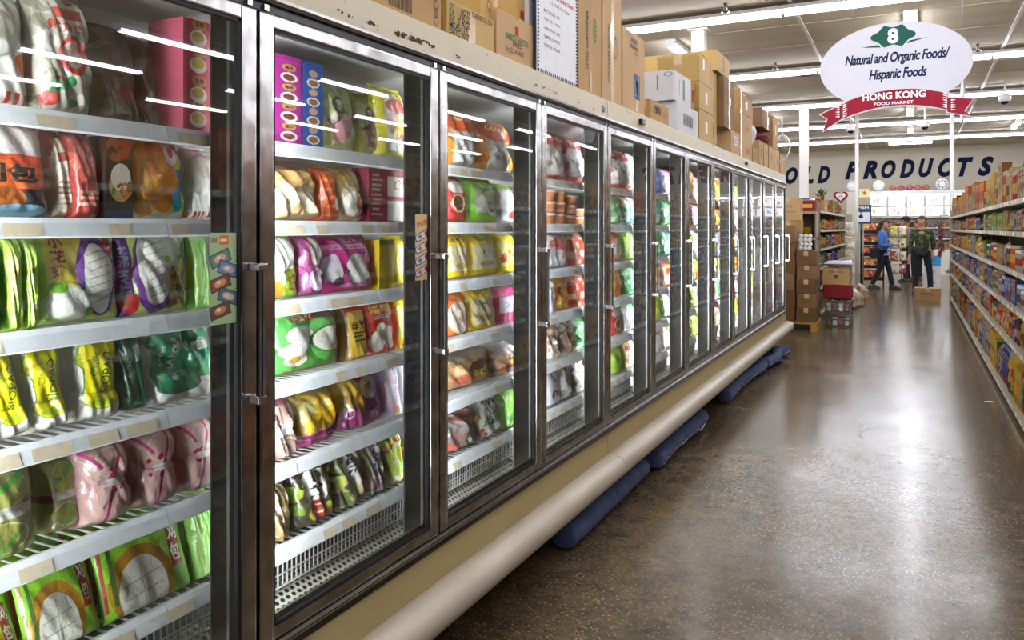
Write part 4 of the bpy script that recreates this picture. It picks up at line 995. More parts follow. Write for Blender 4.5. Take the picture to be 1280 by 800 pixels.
        for (a0, a1, c0, c1) in ((y0 + sw + q, y0 + sw + q + .012, GB + q, GT - q), (y1 - sw - q - .012, y1 - sw - q, GB + q, GT - q), (y0 + sw, y1 - sw, GB + q, GB + q + .012)): b.box(xf - .026, xf - .018, a0, a1, c0, c1, 'steel')
        b.build('glass_seal', fr)
        b = MB(); g0, g1 = y0 + sw + .004, y1 - sw - .004
        b.add([(xf - .010, g0, GB + .004), (xf - .010, g1, GB + .004), (xf - .010, g1, GT - .004), (xf - .010, g0, GT - .004)], [(0, 1, 2, 3)], 'door_glass')
        b.add([(xf - .016, g0, GB + .004), (xf - .016, g1, GB + .004), (xf - .016, g1, GT - .004), (xf - .016, g0, GT - .004),
               (xf - .010, g0, GB + .004), (xf - .010, g1, GB + .004), (xf - .010, g1, GT - .004), (xf - .010, g0, GT - .004)],
              [(3, 2, 1, 0), (0, 1, 5, 4), (1, 2, 6, 5), (2, 3, 7, 6), (3, 0, 4, 7)], 'clear_glass')
        b.build('glass_pane', fr, fix=False)
        # bar handle on two brackets, on the far stile
        b = MB(); yh = y1 - .022; h0, h1 = 1.05, 1.37
        b.box(xf + .030, xf + .040, yh - .004, yh + .012, h0, h1, 'black_metal', bev=.003)
        b.box(xf + .0405, xf + .0425, yh, yh + .008, h0 + .01, h1 - .01, 'chrome')
        for z in (h0, h1 - .018): b.box(xf - .001, xf + .044, yh - .014, yh + .014, z, z + .018, 'chrome', bev=.004)
        tag(b.build('handle', fr), 'dark bar handle on chrome brackets')
        # hinge pins at the top corner
        for yh_ in (y0 + .012, y1 - .03): b = MB(); b.box(xf - .004, xf + .003, yh_, yh_ + .014, 1.962, 1.976, 'chrome'); b.build('hinge', fr)
        # shelves
        for si, z in enumerate(SHZ):
            a, c = sep(d) + .008, sep(d + 1) - .008
            b = MB(); zt = z + .016
            b.box(-1.515, -1.50, a, c, zt - .006, zt, 'wire_white')
            b.box(-2.12, -2.10, a, c, zt - .01, zt, 'wire_white')
            if d < 5:
                for i in range(28): yy = a + (c - a) * (i + .5) / 28; b.box(-2.11, -1.51, yy - .0022, yy + .0022, zt - .005, zt - .001, 'wire_white')
                for xx in (-1.68, -1.85, -2.0): b.box(xx - .003, xx + .003, a, c, zt - .010, zt - .005, 'wire_white')
            else: b.box(-2.11, -1.51, a, c, zt - .006, zt - .001, 'wire_white')
            sh = b.build('shelf', t)
            b = MB(); drop = .0
            rnd = random.Random(d * 10 + si); cut = c - .13
            for (r0, r1) in ((a, cut - .003), (cut, c)):
                b.prism_y([(-1.500, zt + .004), (-1.492, zt + .004), (-1.486, zt - .006), (-1.478, zt - .032), (-1.482, zt - .036), (-1.500, zt - .034)], r0, r1, 'rail')
            y = a + .02
            while y < c - .09:
                wd = rnd.uniform(.045, .08)
                if rnd.random() < .55: b.add([(-1.4845, y, zt - .007), (-1.4845, y + wd, zt - .007), (-1.4765, y + wd, zt - .031), (-1.4765, y, zt - .031)], [(0, 1, 2, 3)], rnd.choice(['tag_cream', 'tag_white', 'tag_cream']))
                y += wd + rnd.uniform(.01, .06)
            b.build('price_rail', sh)
            if si == 5:
                b = MB()
                if d < 5:
                    nw = 44
                    for i in range(nw + 1): yy = a + (c - a) * i / nw; b.box(-1.4995, -1.4965, yy - .0017, yy + .0017, zt - .105, zt - .034, 'wire_white')
                    for zz in (zt - .105, zt - .072): b.box(-1.5, -1.496, a, c, zz - .002, zz + .002, 'wire_white')
                else: b.box(-1.4995, -1.4965, a, c, zt - .1, zt - .034, 'wire_white')
                b.build('wire_basket_front', sh)
        b = perf_sheet(sep(d) + .01, sep(d + 1) - .01, [(-1.40, .445), (-1.465, .455), (-1.50, .475), (-1.54, .49)]); b.build('air_grille', t, fix=False)
    # inner deck under the bottom shelf
    b = MB(); b.box(BACK + .01, -1.5, ya + .02, yb - .02, .405, .43, 'case_grey'); b.build('inner_deck', t)
    return t
def frame_metal():
    m, nt, bs = new_mat('frame_metal'); L = nt.links
    bs.inputs['Metallic'].default_value = 1; bs.inputs['Roughness'].default_value = .2
    tc = nt.nodes.new('ShaderNodeTexCoord'); n = nt.nodes.new('ShaderNodeTexNoise'); n.inputs['Scale'].default_value = 18; n.inputs['Detail'].default_value = 4
    L.new(tc.outputs['Object'], n.inputs['Vector']); r = nt.nodes.new('ShaderNodeValToRGB'); r.color_ramp.elements[0].position = .35; r.color_ramp.elements[1].position = .7
    r.color_ramp.elements[0].color = (*hexc('9C9894'), 1); r.color_ramp.elements[1].color = (*hexc('CFCDCC'), 1)
    L.new(n.outputs['Fac'], r.inputs[0]); L.new(r.outputs[0], bs.inputs['Base Color'])
    bp = nt.nodes.new('ShaderNodeBump'); bp.inputs['Strength'].default_value = .12; bp.inputs['Distance'].default_value = .01
    n2 = nt.nodes.new('ShaderNodeTexNoise'); n2.inputs['Scale'].default_value = 9; L.new(tc.outputs['Object'], n2.inputs['Vector'])
    L.new(n2.outputs['Fac'], bp.inputs['Height']); L.new(bp.outputs[0], bs.inputs['Normal'])
frame_metal()
cases = [case(i) for i in range(3)]
# small black lamp holders under the header joints
for k, l in ((4, 'over the joint of the first two cases'), (8, 'over the joint of the last two cases')):
    b = MB(); y = sep(k) + .5
    b.box(FX, FX + .02, y, y + .06, 2.03, 2.06, 'black_metal', bev=.003); b.box(FX + .018, FX + .024, y + .01, y + .05, 2.035, 2.045, 'steel')
    tag(b.build('header_clip'), 'small black clip on the freezer header ' + l, 'clip')
# "EX" stencil on the header near the first joint
b = MB(); y = y_at(754, FX); b.text('EX', MX(FX + .0032, y, 2.035), None, .028, 'ink_black', .02); b.build('stencil', cases[0])

# rust chips along the first header
rr = random.Random(12)
def rust(px0, py0, px1, py1, n, s, name='rust_patch'):
    b = MB()
    for i in range(n):
        t = rr.random(); px = px0 + (px1 - px0) * t; py = py0 + (py1 - py0) * t + rr.uniform(-2.2, 2.2) * s; y = y_at(px, FX); z = z_at(py, FX, y); r = rr.uniform(.0015, .006) * s; k = rr.randint(5, 8)
        pts = [(r * rr.uniform(.5, 1.3) * math.cos(6.283 * j / k) * 1.5, r * rr.uniform(.5, 1.2) * math.sin(6.283 * j / k)) for j in range(k)]
        f_ = .0014 + (2.09 - z) / .09 * .0001 + i * .00002; X = FX - .004 + (2.09 - z) / .09 * .006 + f_
        b.add([(X, y + p, z + q) for p, q in pts], [tuple(range(k))], 'rust')
    tag(b.build(name, cases[0]), 'dark brown rust chips on the header')
rust(459, 27, 472, 31, 14, .9); rust(494, 41, 530, 53, 60, 1.0); rust(531, 53, 543, 60, 16, .9); rust(569, 70, 575, 72, 8, .7); rust(668, 105, 698, 118, 22, .7); rust(420, 12, 440, 22, 14, .6)
# stickers on the doors: flat posters stuck to the inside of the glass
doors = [o for o in COL.objects if o.name == 'door' or o.name.startswith('door.')]
def sticker(parent, px0, px1, py0, py1, paint, label):
    X = FX + .0; ya, yb = y_at(px0, X), y_at(px1, X)
    zt, zb = z_at(py0, X, (ya + yb) / 2), z_at(py1, X, (ya + yb) / 2)
    P = Paint(yb - ya, zt - zb, 60, 150, 'FFFFFF'); paint(P)
    b = MB(); n1 = P.nu + 1
    vs = np.stack([np.full_like(P.U, X - .0085), ya + P.U * P.w, zb + P.V * P.h], -1).reshape(-1, 3)
    fs = [(j * n1 + i, j * n1 + i + 1, (j + 1) * n1 + i + 1, (j + 1) * n1 + i) for j in range(P.nv) for i in range(P.nu)]
    b.add(vs.tolist(), fs, 'print_card', False, P.C.reshape(-1, 3).tolist())
    vs2 = [(X - .0088, ya, zb), (X - .0088, yb, zb), (X - .0088, yb, zt), (X - .0088, ya, zt)]
    b.add(vs2, [(3, 2, 1, 0)], 'print_card', False, [hexc('8A8A80')] * 4)
    tag(b.build('sticker', parent, fix=False), label)
def green_poster(P):
    P.C[:] = hexc('9DBB8A'); r = random.Random(3)
    P.rect(.02, .98, .005, .995, 'A3C090').rect(.32, .62, .87, .97, 'D8682E').ell(.47, .92, .12, .02, 'F0D8B0').rect(.06, .26, .89, .95, '9C7A62').rect(.7, .92, .9, .94, 'C8A48A')
    for i, (u, v, c, k, a) in enumerate(((.35, .72, '5E8A72', 'E0A898', .35), (.62, .6, '6A88B0', 'C8A0A8', -.3), (.35, .45, '8A4A34', 'D8A070', .3), (.62, .3, '52708A', 'D8C098', -.3), (.35, .15, '6E4A3A', 'C88A5A', .25))):
        q = P
        x, y = (q.U - u) * q.w, (q.V - v) * q.h; c0, s0 = math.cos(a), math.sin(a); X, Y = x * c0 + y * s0, -x * s0 + y * c0
        m = (abs(X) < .34 * q.w) & (abs(Y) < .075 * q.h); q.C[m] = hexc('3A3A38'); m = (abs(X) < .30 * q.w) & (abs(Y) < .062 * q.h); q.C[m] = hexc(c)
        q.ell(u, v, .2, .04, k, a); q.ell(u - .05, v + .01, .08, .02, 'E8D8C8')
    for v in (.8, .68, .55, .38, .24): P.rect(.8, .92, v, v + .006, '4A5A48')
sticker(doors[0], 265, 303, 291, 405, green_poster, 'green poster of snack pictures stuck on the glass')
def tan_poster(P):
    P.C[:] = hexc('D8BC88'); P.text('特價推介', .5, .87, .8, .09, 'B0442A', R(14), .02)
    for i in range(4):
        v = .68 - i * .18
        P.line(.14, v - .04, .86, v + .05, .062, '2E3A6A').line(.16, v - .035, .84, v + .045, .048, 'E4D8C8').ell(.74, v + .03, .14, .045, '8A1E1A').ell(.3, v - .02, .12, .03, '5A7AB0' if i % 2 == 0 else 'B06A7A')
sticker(doors[1], 522, 541, 268, 350, tan_poster, 'tan strip poster with four boxed pictures')

# ------------------------------------------------------------------ products behind the doors
DW = ['first', 'second', 'third', 'fourth', 'fifth', 'sixth', 'seventh', 'eighth', 'ninth', 'tenth', 'eleventh', 'twelfth']
SW = ['top', 'second', 'third', 'fourth', 'fifth', 'bottom']
PX = -1.552
def hgt(si): return {0: .255, 5: .185}.get(si, .189)
def place_row(door, si, items):
    """items: (px0, px1, design, height fraction, lean, roll, backset)."""
    zt = SHZ[si] + .016; n = len(items)
    cnt = {}
    for j, it in enumerate(items):
        px0, px1, key = it[:3]; hf = it[3] if len(it) > 3 else .95; lean = it[4] if len(it) > 4 else 0; roll = it[5] if len(it) > 5 else 0; bs = it[6] if len(it) > 6 else 0
        D = DES[key]; X = PX + .045 - bs
        y0, y1 = y_at(px0, X), y_at(px1, X); w = max(.03, (y1 - y0) * 1.0); h = hgt(si) * hf
        m = make_pack(key, w, h, min(130, (px1 - px0) * 1.5), door * 100 + si * 10 + j).mesh(D[2], fix=D[6] != 'bag')
        pos = ordi(j) if n > 1 else 'only'
        o = link(D[2], m, None, (X - D[5] / 2, (y0 + y1) / 2, zt + D[5] / 2 * math.sin(R(lean)) * .7 + w / 2 * abs(math.sin(R(roll))) * .8)); o.rotation_euler = (R(roll), R(-lean), 0)
        tag(o, '%s, %s from left on %s shelf, %s freezer door' % (D[4], pos, SW[si], DW[door]), D[3], 'packs on the %s shelf behind the %s door' % (SW[si], DW[door]))
def fill(door, si, y0, y1, keys, seed, hf=(.75, 1.0), n=18):
    """Row of packs from a pool, side by side between y0 and y1."""
    rnd = random.Random(seed); y = y0; zt = SHZ[si] + .016; row = []
    while y < y1 - .05:
        k = rnd.choice(keys); w = min(rnd.uniform(.13, .2), y1 - y); row.append((k, y, w)); y += w
    for j, (k, ya, w) in enumerate(row):
        D = DES[k]; h = hgt(si) * rnd.uniform(*hf); key = (k, j % 3)
        m = make_pack(k, w * .97, h, n, seed * 7 + j).mesh(D[2], fix=D[6] != 'bag')
        o = link(D[2], m, None, (PX + .045 - D[5] / 2, ya + w / 2, zt)); o.rotation_euler = (0, R(-rnd.uniform(0, 6)), R(rnd.uniform(-5, 5)))
        tag(o, '%s, %s from left on %s shelf, %s freezer door' % (D[4], ordi(j) if len(row) > 1 else 'only', SW[si], DW[door]), D[3], 'packs on the %s shelf behind the %s door' % (SW[si], DW[door]))

# first door
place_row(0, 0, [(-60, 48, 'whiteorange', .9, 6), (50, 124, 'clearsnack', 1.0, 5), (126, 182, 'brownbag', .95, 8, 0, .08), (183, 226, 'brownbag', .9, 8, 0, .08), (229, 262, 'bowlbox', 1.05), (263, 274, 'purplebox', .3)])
place_row(0, 1, [(-50, 72, 'orangebag', 1.0, 8), (73, 95, 'breadbox', .97, 5, 0, .02), (96, 131, 'redbag', .98, 5), (132, 166, 'blackbun', .95), (167, 243, 'friedbun', 1.0, 5), (244, 276, 'whiteorange', .95, 4)])
place_row(0, 2, [(-50, 11, 'redgreen', .95, 3), (12, 32, 'lightgreen', 1.0), (33, 53, 'lightgreen', 1.0), (54, 160, 'huajuan', 1.0, 6), (162, 244, 'huajuan2', 1.0, 5), (246, 266, 'greenedge', 1.0, 3)])
place_row(0, 3, [(-60, -1, 'siopao', .98, 6), (0, 42, 'siopao', .98, 8, 8), (43, 92, 'siopao', .98, 8, 5), (96, 154, 'siopao', 1.0, 6, -3), (155, 188, 'darkgreen', .98, 4), (190, 274, 'bola', 1.0, 5)])
place_row(0, 4, [(-50, 60, 'olive', .97, 5), (61, 106, 'olive', .85, 5, 0, .04), (108, 174, 'palepink', .92, 4), (177, 231, 'palepink', .92, 4), (233, 276, 'palepink', .92, 3)])
place_row(0, 5, [(-60, 40, 'lime', .8, 30), (42, 134, 'lime', 1.0, 22), (137, 246, 'lime', 1.05, 18), (249, 277, 'greenedge', 1.15, 8)])
# rows of lime bags standing behind the two front ones, and green bags lying at the back
def lime_rows(px0, px1, n, word, seed):
    for i in range(n):
        X = PX + .045 - .060 * (i + 1); y0, y1 = y_at(px0, PX + .045) + .012 * (i + 1), y_at(px1, PX + .045) + .012 * (i + 1)
        if i == 0: m = make_pack('lime', (y1 - y0) * .97, .172, 40, seed).mesh('frozen_bun_bag', fix=False)
        o = link('frozen_bun_bag', m, None, (X - .03, (y0 + y1) / 2, SHZ[5] + .016 + .002 * i)); o.rotation_euler = (0, R(-18), 0)
        tag(o, 'lime green bun bag, %s behind the front one of the %s file, bottom shelf, first freezer door' % (ordi(i), word), 'bun bag', 'lime bags filed on the bottom shelf')
lime_rows(42, 134, 5, 'left', 41); lime_rows(137, 246, 6, 'right', 43)
# second door
place_row(1, 0, [(344, 378, 'magentabox', .95), (379, 404, 'bluebox', .95), (405, 452, 'mochi', .85, 4), (453, 477, 'mochi', .82, 4, 0, .03), (478, 516, 'yellowwhite', .95, 3)])
place_row(1, 1, [(343, 404, 'tannbuns', .8, 5), (405, 428, 'orangepleat', .85, 4), (429, 459, 'bunpic', .9, 4), (461, 517, 'maroonbox', .92)])
place_row(1, 2, [(343, 380, 'greenwhite', .95, 4), (381, 409, 'purplebun', .95, 4), (410, 473, 'magentabun', .95, 4), (474, 493, 'yellowcarton', .85), (494, 517, 'yellowbag', .9, 3)])
place_row(1, 3, [(344, 434, 'greenbuns', .97, 5), (439, 464, 'tallyellow', .95, 4), (465, 499, 'redbuns', .98, 4), (500, 518, 'yellowburst', 1.0, 3)])
place_row(1, 4, [(343, 376, 'clearbrown', .9, 4), (377, 428, 'custard', .85, 5), (429, 456, 'custard2', .9, 5, -8), (457, 484, 'purplebag', .95, 4, 12), (485, 506, 'pinkwhite', .98, 4), (507, 518, 'whiteside', 1.0, 3)])
place_row(1, 5, [(343, 368, 'greenstick', .85, 4), (375, 423, 'taiyaki', 1.0, 5), (427, 460, 'mixgreen', .98, 4), (461, 486, 'mixpink', .98, 4), (487, 508, 'limeyellow', 1.0, 3), (509, 519, 'goldcoins', 1.0, 3)])
# third door
place_row(2, 0, [(563, 605, 'squid', .9, 4), (606, 648, 'squid', .86, 4)])
place_row(2, 1, [(563, 589, 'redsnack', .95, 4), (590, 627, 'greenpeas', .96, 4), (628, 650, 'whitebuns', .9, 4)])
place_row(2, 2, [(563, 591, 'yellowwindow', .93, 4), (592, 627, 'yellowwindow', .95, 4), (628, 651, 'yellowburst', .95, 4)])
place_row(2, 3, [(563, 590, 'orangewhite', .9, 4), (591, 625, 'yellowwindow', .96, 4), (626, 651, 'magentastripe', .9, 4)])
place_row(2, 4, [(566, 624, 'bread', .75, 12), (625, 651, 'bread', .72, 8)])
place_row(2, 5, [(562, 604, 'clearfish', .92, 6), (606, 630, 'whitediag', 1.05, 4, 10), (632, 651, 'greenpack', .9, 4)])
# fourth door
place_row(3, 0, [(687, 713, 'redcrinkle', .95, 4), (714, 736, 'redcrinkle', .95, 4)])
place_row(3, 1, [(687, 712, 'tub', .9), (713, 725, 'tub', .8), (726, 736, 'tub', .45)])
place_row(3, 2, [(687, 715, 'whitered', .95, 4), (716, 736, 'redcheck', .9, 3)])
place_row(3, 3, [(687, 697, 'lilacwhite', .95, 4), (698, 715, 'amber', .95, 4), (716, 736, 'redcheck', .95, 3)])
place_row(3, 4, [(687, 704, 'brownwhite', .9, 4), (705, 722, 'brownwhite', .95, 4), (723, 736, 'greenvert', .9, 4)])
place_row(3, 5, [(687, 703, 'maroondot', 1.0, 4), (704, 719, 'whitered', .95, 4), (720, 736, 'mixpink', .95, 4)])
# fifth and sixth doors
for si, ks in enumerate([['redcrinkle', 'redcrinkle', 'whitered'], ['greenvert', 'tealbag', 'whitered'], ['orangewhite', 'limeveg', 'greenvert'], ['amber', 'greenvert', 'greenvert'], ['redsnack', 'whitebuns', 'greenvert'], ['limeveg', 'yellowwhite', 'lilacwhite']]):
    e = [769, 781, 794, 801]
    place_row(4, si, [(e[j], e[j + 1] - 1, k, .93, 4) for j, k in enumerate(ks)])
for si, ks in enumerate([['bluepack', 'pinklilac'], ['tealbag', 'greenvert'], ['greenvert', 'tealbag'], ['amber', 'redbuns'], ['limeveg', 'lilacwhite'], ['whitered', 'creambag']]):
    e = [824, 835, 846]
    place_row(5, si, [(e[j], e[j + 1] - 1, k, .95 if si else .75, 4) for j, k in enumerate(ks)])
# the rest of every door's shelf width hidden behind its mullion from here, and the far doors
POOL = ['greenvert', 'tealbag', 'creambag', 'whitered', 'limeveg', 'amber', 'bluepack', 'pinklilac', 'brownwhite', 'redsnack']
for d in range(6, 12):
    for si in range(6): fill(d, si, sep(d) + .40, min(sep(d + 1) + .34, sep(12) - .06), POOL[(d * 3 + si) % 5:(d * 3 + si) % 5 + 5], d * 11 + si)

# ------------------------------------------------------------------ cartons on top of the freezer
TOP = 2.098
def carton_box(x1, y0, w, d, h, z, mat, label, cat='cardboard box', rz=0, seam='top', prints=(), tape=True, group=None, name='cardboard_box'):
    """Shipping carton; x1 is the aisle face, y0 the face towards the viewer. prints: (face, text, u, v, width, height, ink, rot)."""
    t_ = MB(); t_.box(-d, 0, 0, w, 0, h, mat, bev=min(.004, h * .03))
    e = .0012
    # flap seam, corner flutes and tape
    dk = 'kraft_dark' if mat.startswith('kraft') or mat == 'carton_yellow' else 'ink_grey'
    t_.box(-d / 2 - .0015, -d / 2 + .0015, .003, w - .003, h, h + e, dk)
    t_.box(0, e, w / 2 - .001, w / 2 + .001, h - .012, h, dk)
    if tape:
        t_.box(-d / 2 - .03, -d / 2 + .03, -.0006, w + .0006, h, h + .0014, 'tape')
        t_.box(-d / 2 - .03, -d / 2 + .03, -e, 0, h - .07, h, 'tape')
        if seam == 'side': t_.box(0, e, w * .5 - .025, w * .5 + .025, 0, h, 'tape')
    # cut line of the hand holes / flap edge on the near face
    t_.box(-d + .004, -.004, -e, 0, h * .5 - .0008, h * .5 + .0008, dk) if seam == 'half' else None
    for (fc, s, u, v, pw, ph, ink, rot) in prints:
        if fc == 'a': M = MX(e * 1.4, u * w, v * h, rot)
        else: M = MY(-d + u * d, -e * 1.4, v * h, rot)
        if s == '#':      # filled label
            t_.add([M @ Vector(p) for p in ((-pw / 2, -ph / 2, 0), (pw / 2, -ph / 2, 0), (pw / 2, ph / 2, 0), (-pw / 2, ph / 2, 0))], [(0, 1, 2, 3)], ink)
        elif s == '|':    # barcode
            for i in range(16):
                a = -pw / 2 + pw * i / 16; q = pw / 16 * (.35 if i % 3 else .7)
                t_.add([M @ Vector(p) for p in ((a, -ph / 2, 0), (a + q, -ph / 2, 0), (a + q, ph / 2, 0), (a, ph / 2, 0))], [(0, 1, 2, 3)], ink)
        elif s == '^':
            t_.add([M @ Vector(p) for p in ((-pw / 2, 0, 0), (0, ph / 2, 0), (pw / 2, 0, 0))], [(0, 1, 2)], ink)
            t_.add([M @ Vector(p) for p in ((-pw / 5, -ph / 2, 0), (pw / 5, -ph / 2, 0), (pw / 5, 0, 0), (-pw / 5, 0, 0))], [(0, 1, 2, 3)], ink)
        elif s == 'o':
            pts = [M @ Vector((pw / 2 * math.cos(a) * k, ph / 2 * math.sin(a) * k, 0)) for k in (1, .8) for a in [2 * math.pi * i / 20 for i in range(20)]]
            t_.add(pts, [(i, (i + 1) % 20, 20 + (i + 1) % 20, 20 + i) for i in range(20)], ink)
        elif s == '<>':
            t_.add([M @ Vector(p) for p in ((-pw / 2, 0, 0), (0, -ph / 2, 0), (pw / 2, 0, 0), (0, ph / 2, 0))], [(0, 1, 2, 3)], ink)
        else: t_.text(s, M, pw, ph, ink, .012)
    o = t_.build(name, None, (x1, y0, z), rz, fix=False)
    return tag(o, label, cat, group or 'cartons stacked on top of the freezer')
XT = -1.385
def cb(px0, px1, d, ytop, mat, label, z=TOP, x1=XT, zh=None, **k):
    y0, y1 = y_at(px0, x1), y_at(px1, x1); h = zh if zh else z_at(ytop, x1, (y0 + y1) / 2) - z
    return carton_box(x1, y0 + .004, y1 - y0 - .008, d, h, z, mat, label, **k), y0, y1, z + h
cb(395, 552, .34, 0, 'kraft', 'brown cardboard box with barcode, nearest one on the freezer', zh=.30, prints=[('a', '|', .62, .15, .12, .05, 'ink_brown', 0), ('a', '2.060', .30, .09, .09, .03, 'ink_brown', 0), ('a', 'o', .95, .28, .03, .03, 'ink_brown', 0), ('a', 'o', .95, .10, .03, .03, 'ink_brown', 0), ('a', '|', .95, .19, .02, .03, 'ink_brown', 0)])
_, ya, yb, zt = cb(558, 618, .30, 12, 'carton_yellow', 'yellowish box with black stencilled QTY list, second on the freezer', seam='side',
   prints=[('a', 'QTY', .09, .80, .030, .022, 'ink_black', 0), ('a', '1  BOTS', .33, .80, .085, .022, 'ink_black', 0), ('a', 'G.W.', .09, .64, .035, .022, 'ink_black', 0), ('a', '13 KGS', .33, .64, .085, .022, 'ink_black', 0),
           ('a', 'N.W.', .09, .48, .035, .022, 'ink_black', 0), ('a', '8  KGS', .33, .48, .085, .022, 'ink_black', 0), ('a', 'MEAS: 12', .22, .32, .12, .022, 'ink_black', 0), ('a', 'DATE: 2017', .24, .16, .13, .020, 'ink_black', 0), ('a', 'TRADING CO., LTD', .72, .86, .15, .022, 'ink_brown', 0)])
cb(600, 619, .34, 0, 'carton_yellow', 'yellowish box on top of the QTY box, cut by the photo edge', z=zt + .004, zh=.2, x1=XT - .03, prints=[('a', 'o', .6, .3, .04, .04, 'ink_red', 0)])
_, ya, yb, zt = cb(620, 669, .26, 22, 'kraft_light', 'tan box with green BAMBOO CHARCOAL print beside the white notice', prints=[
    ('a', 'BAMBOO CHARCOAL', .52, .52, .20, .026, 'ink_green', 0), ('a', 'DRIED', .52, .40, .08, .018, 'ink_brown', 0), ('a', '#', .5, .70, .03, .035, 'ink_red', 0), ('a', '8 x 12 x 4 PACK', .45, .25, .16, .02, 'ink_brown', 0)])
cb(644, 664, .22, 0, 'carton_yellow', 'small yellowish box standing on the tan charcoal box', z=zt + .004, zh=.14, x1=XT - .04, prints=[('a', '#', .4, .3, .03, .03, 'ink_red', 0)])
# notice board on the header
ya, yb = y_at(672, -1.362), y_at(721, -1.362); hb = .40
b = MB(); wb = yb - ya
b.box(-.006, 0, 0, wb, 0, hb, 'label_white'); b.box(-.012, -.006, -.006, wb + .006, -.004, hb + .006, 'ink_navy')
for s in range(26):
    z = hb * (s + .5) / 26
    for yy in (.006, wb - .006): b.box(0, .0012, yy - .006, yy + .006, z - .004, z + .004, 'ink_navy')
for s in range(20):
    yy = wb * (s + .5) / 20
    for z in (.006, hb - .006): b.box(0, .0012, yy - .004, yy + .004, z - .006, z + .006, 'ink_navy')
M = lambda v, u=.5: MX(.0016, wb * u, hb * v)
b.text('QUEMADOR DE GAS BUTANO', M(.86), wb * .8, .022, 'ink_red', .02); b.text('12 PZAS EN CAJA', M(.77, .55), wb * .5, .016, 'ink_grey', .005)
for i, s in enumerate(['MODELO:', 'PRECIO: $ 18.99', 'GARANTIA: 1 MES', 'COMPRA: CONTADO', 'OFERTA VALIDA']): b.text(s, M(.66 - i * .09, .34), wb * .4, .013, 'ink_grey', .003)
tag(b.build('notice_board', None, (-1.362, ya, TOP)), 'white notice with red heading and dotted navy border on the freezer edge', 'notice')
b = MB(); b.box(-.02, 0, 0, .2, 0, .46, 'carton_white'); b.box(0, .001, .0, .2, .30, .46, 'ink_navy'); b.text('COLD', MX(.002, .1, .38), .14, .05, 'label_white', .02)
tag(b.build('display_card', None, (-1.40, y_at(661, -1.40), TOP)), 'white and navy display card showing left of the white notice', 'display card')
cb(692, 707, .30, 0, 'kraft_dark', 'dark brown box behind the white notice, black lettering on top', x1=-1.44, zh=.44, prints=[('a', 'CELL', .5, .88, .1, .03, 'ink_black', 0)])
cb(723, 752, .46, 0, 'kraft', 'tall kraft carton lettered 12 OZ CONTAINER, right of the white notice', zh=.62, prints=[('a', '12 OZ. CONTAINER', .35, .42, .28, .028, 'ink_black', R(90)), ('a', 'o', .68, .52, .05, .12, 'ink_green', 0), ('a', 'PH', .68, .52, .05, .03, 'ink_green', R(90)), ('a', '#', .5, .1, .03, .1, 'tape', 0)])
cb(753, 777, .46, 0, 'kraft_light', 'second tall kraft carton with vertical CONTAINER print and tape strip', zh=.60, seam='side', prints=[('a', 'CONTAINER WITH LID', .3, .42, .3, .026, 'ink_black', R(90)), ('a', 'o', .66, .5, .05, .12, 'ink_green', 0)])
cb(778, 806, .42, 42, 'kraft_light', 'tall tan carton with a dark blue emblem label', prints=[('a', '#', .62, .34, .11, .14, 'label_blue', 0), ('a', 'o', .62, .30, .07, .04, 'label_yellow', 0), ('a', '^', .62, .36, .04, .08, 'label_yellow', R(20)),
    ('a', '|', .5, .90, .11, .03, 'ink_black', 0), ('a', '|', .5, .82, .14, .02, 'ink_black', 0), ('a', 'RICE STICK', .6, .75, .07, .016, 'ink_red', 0), ('a', '#', .62, .12, .04, .08, 'tape', 0)])
cb(812, 836, .10, 128, 'kraft', 'small flat brown carton lying in front of the white boxes', zh=.125, prints=[('a', 'ITEM 0240', .38, .6, .13, .05, 'ink_black', 0), ('a', 'C/T', .8, .5, .03, .03, 'ink_black', 0)])
_, ya, yb, zt = cb(846, 873, .24, 125, 'carton_white', 'lower white carton of the two beside the small brown one', zh=.20, tape=False, prints=[('a', '|', .5, .5, .25, .08, 'ink_grey', 0), ('n', '#', .5, .5, .02, .1, 'ink_grey', 0)])
cb(842, 864, .25, 90, 'carton_white', 'upper white carton stacked on the lower white one', z=zt + .004, x1=XT - .01, zh=.20, tape=False, prints=[('a', '|', .55, .5, .05, .14, 'ink_green', 0), ('a', 'FRAGILE', .3, .5, .1, .02, 'ink_grey', R(90)), ('n', 'KEEP FROZEN', .15, .5, .14, .02, 'ink_black', R(90)), ('n', '#', .55, .6, .006, .1, 'ink_grey', 0), ('n', 'o', .85, .86, .06, .03, 'ink_grey', 0)])
_, ya, yb, zt = cb(874, 893, .30, 145, 'carton_yellow', 'lowest yellow carton of the stack behind the white boxes', zh=.235, prints=[('a', '#', .45, .5, .07, .09, 'label_white', 0), ('a', '#', .92, .5, .02, .12, 'ink_red', 0)])
_, ya, yb, zt = cb(874, 893, .30, 110, 'carton_yellow', 'middle yellow carton of the stack behind the white boxes', z=zt + .003, zh=.20, prints=[('a', '#', .45, .5, .07, .09, 'label_white', 0), ('a', '|', .94, .5, .02, .1, 'ink_black', 0)])
_, ya2, yb2, zt2 = cb(874, 891, .32, 90, 'carton_yellow', 'top yellow carton of the stack, with a flap standing open', z=zt + .003, zh=.20, prints=[('a', '#', .3, .7, .05, .08, 'label_white', 0), ('a', '|', .85, .5, .02, .14, 'ink_red', 0)])
o = bpy.data.objects['cardboard_box.014'] if 'cardboard_box.014' in bpy.data.objects else None
b = MB(); b.prism([(0, 0), (.0, .17), (-.12, .15), (-.13, .02)], 0, .004, 'kraft', Matrix.Rotation(R(-55), 4, 'Y')); b.build('open_flap', bpy.context.scene.objects[_.name], (0, .02, .205))
cb(864.2, 868.2, .24, 100, 'kraft', 'orange-brown carton with red label wedged beside the upper white box', z=TOP + .204, zh=.215, x1=XT - .03, prints=[('a', '#', .4, .5, .05, .09, 'ink_red', 0)])
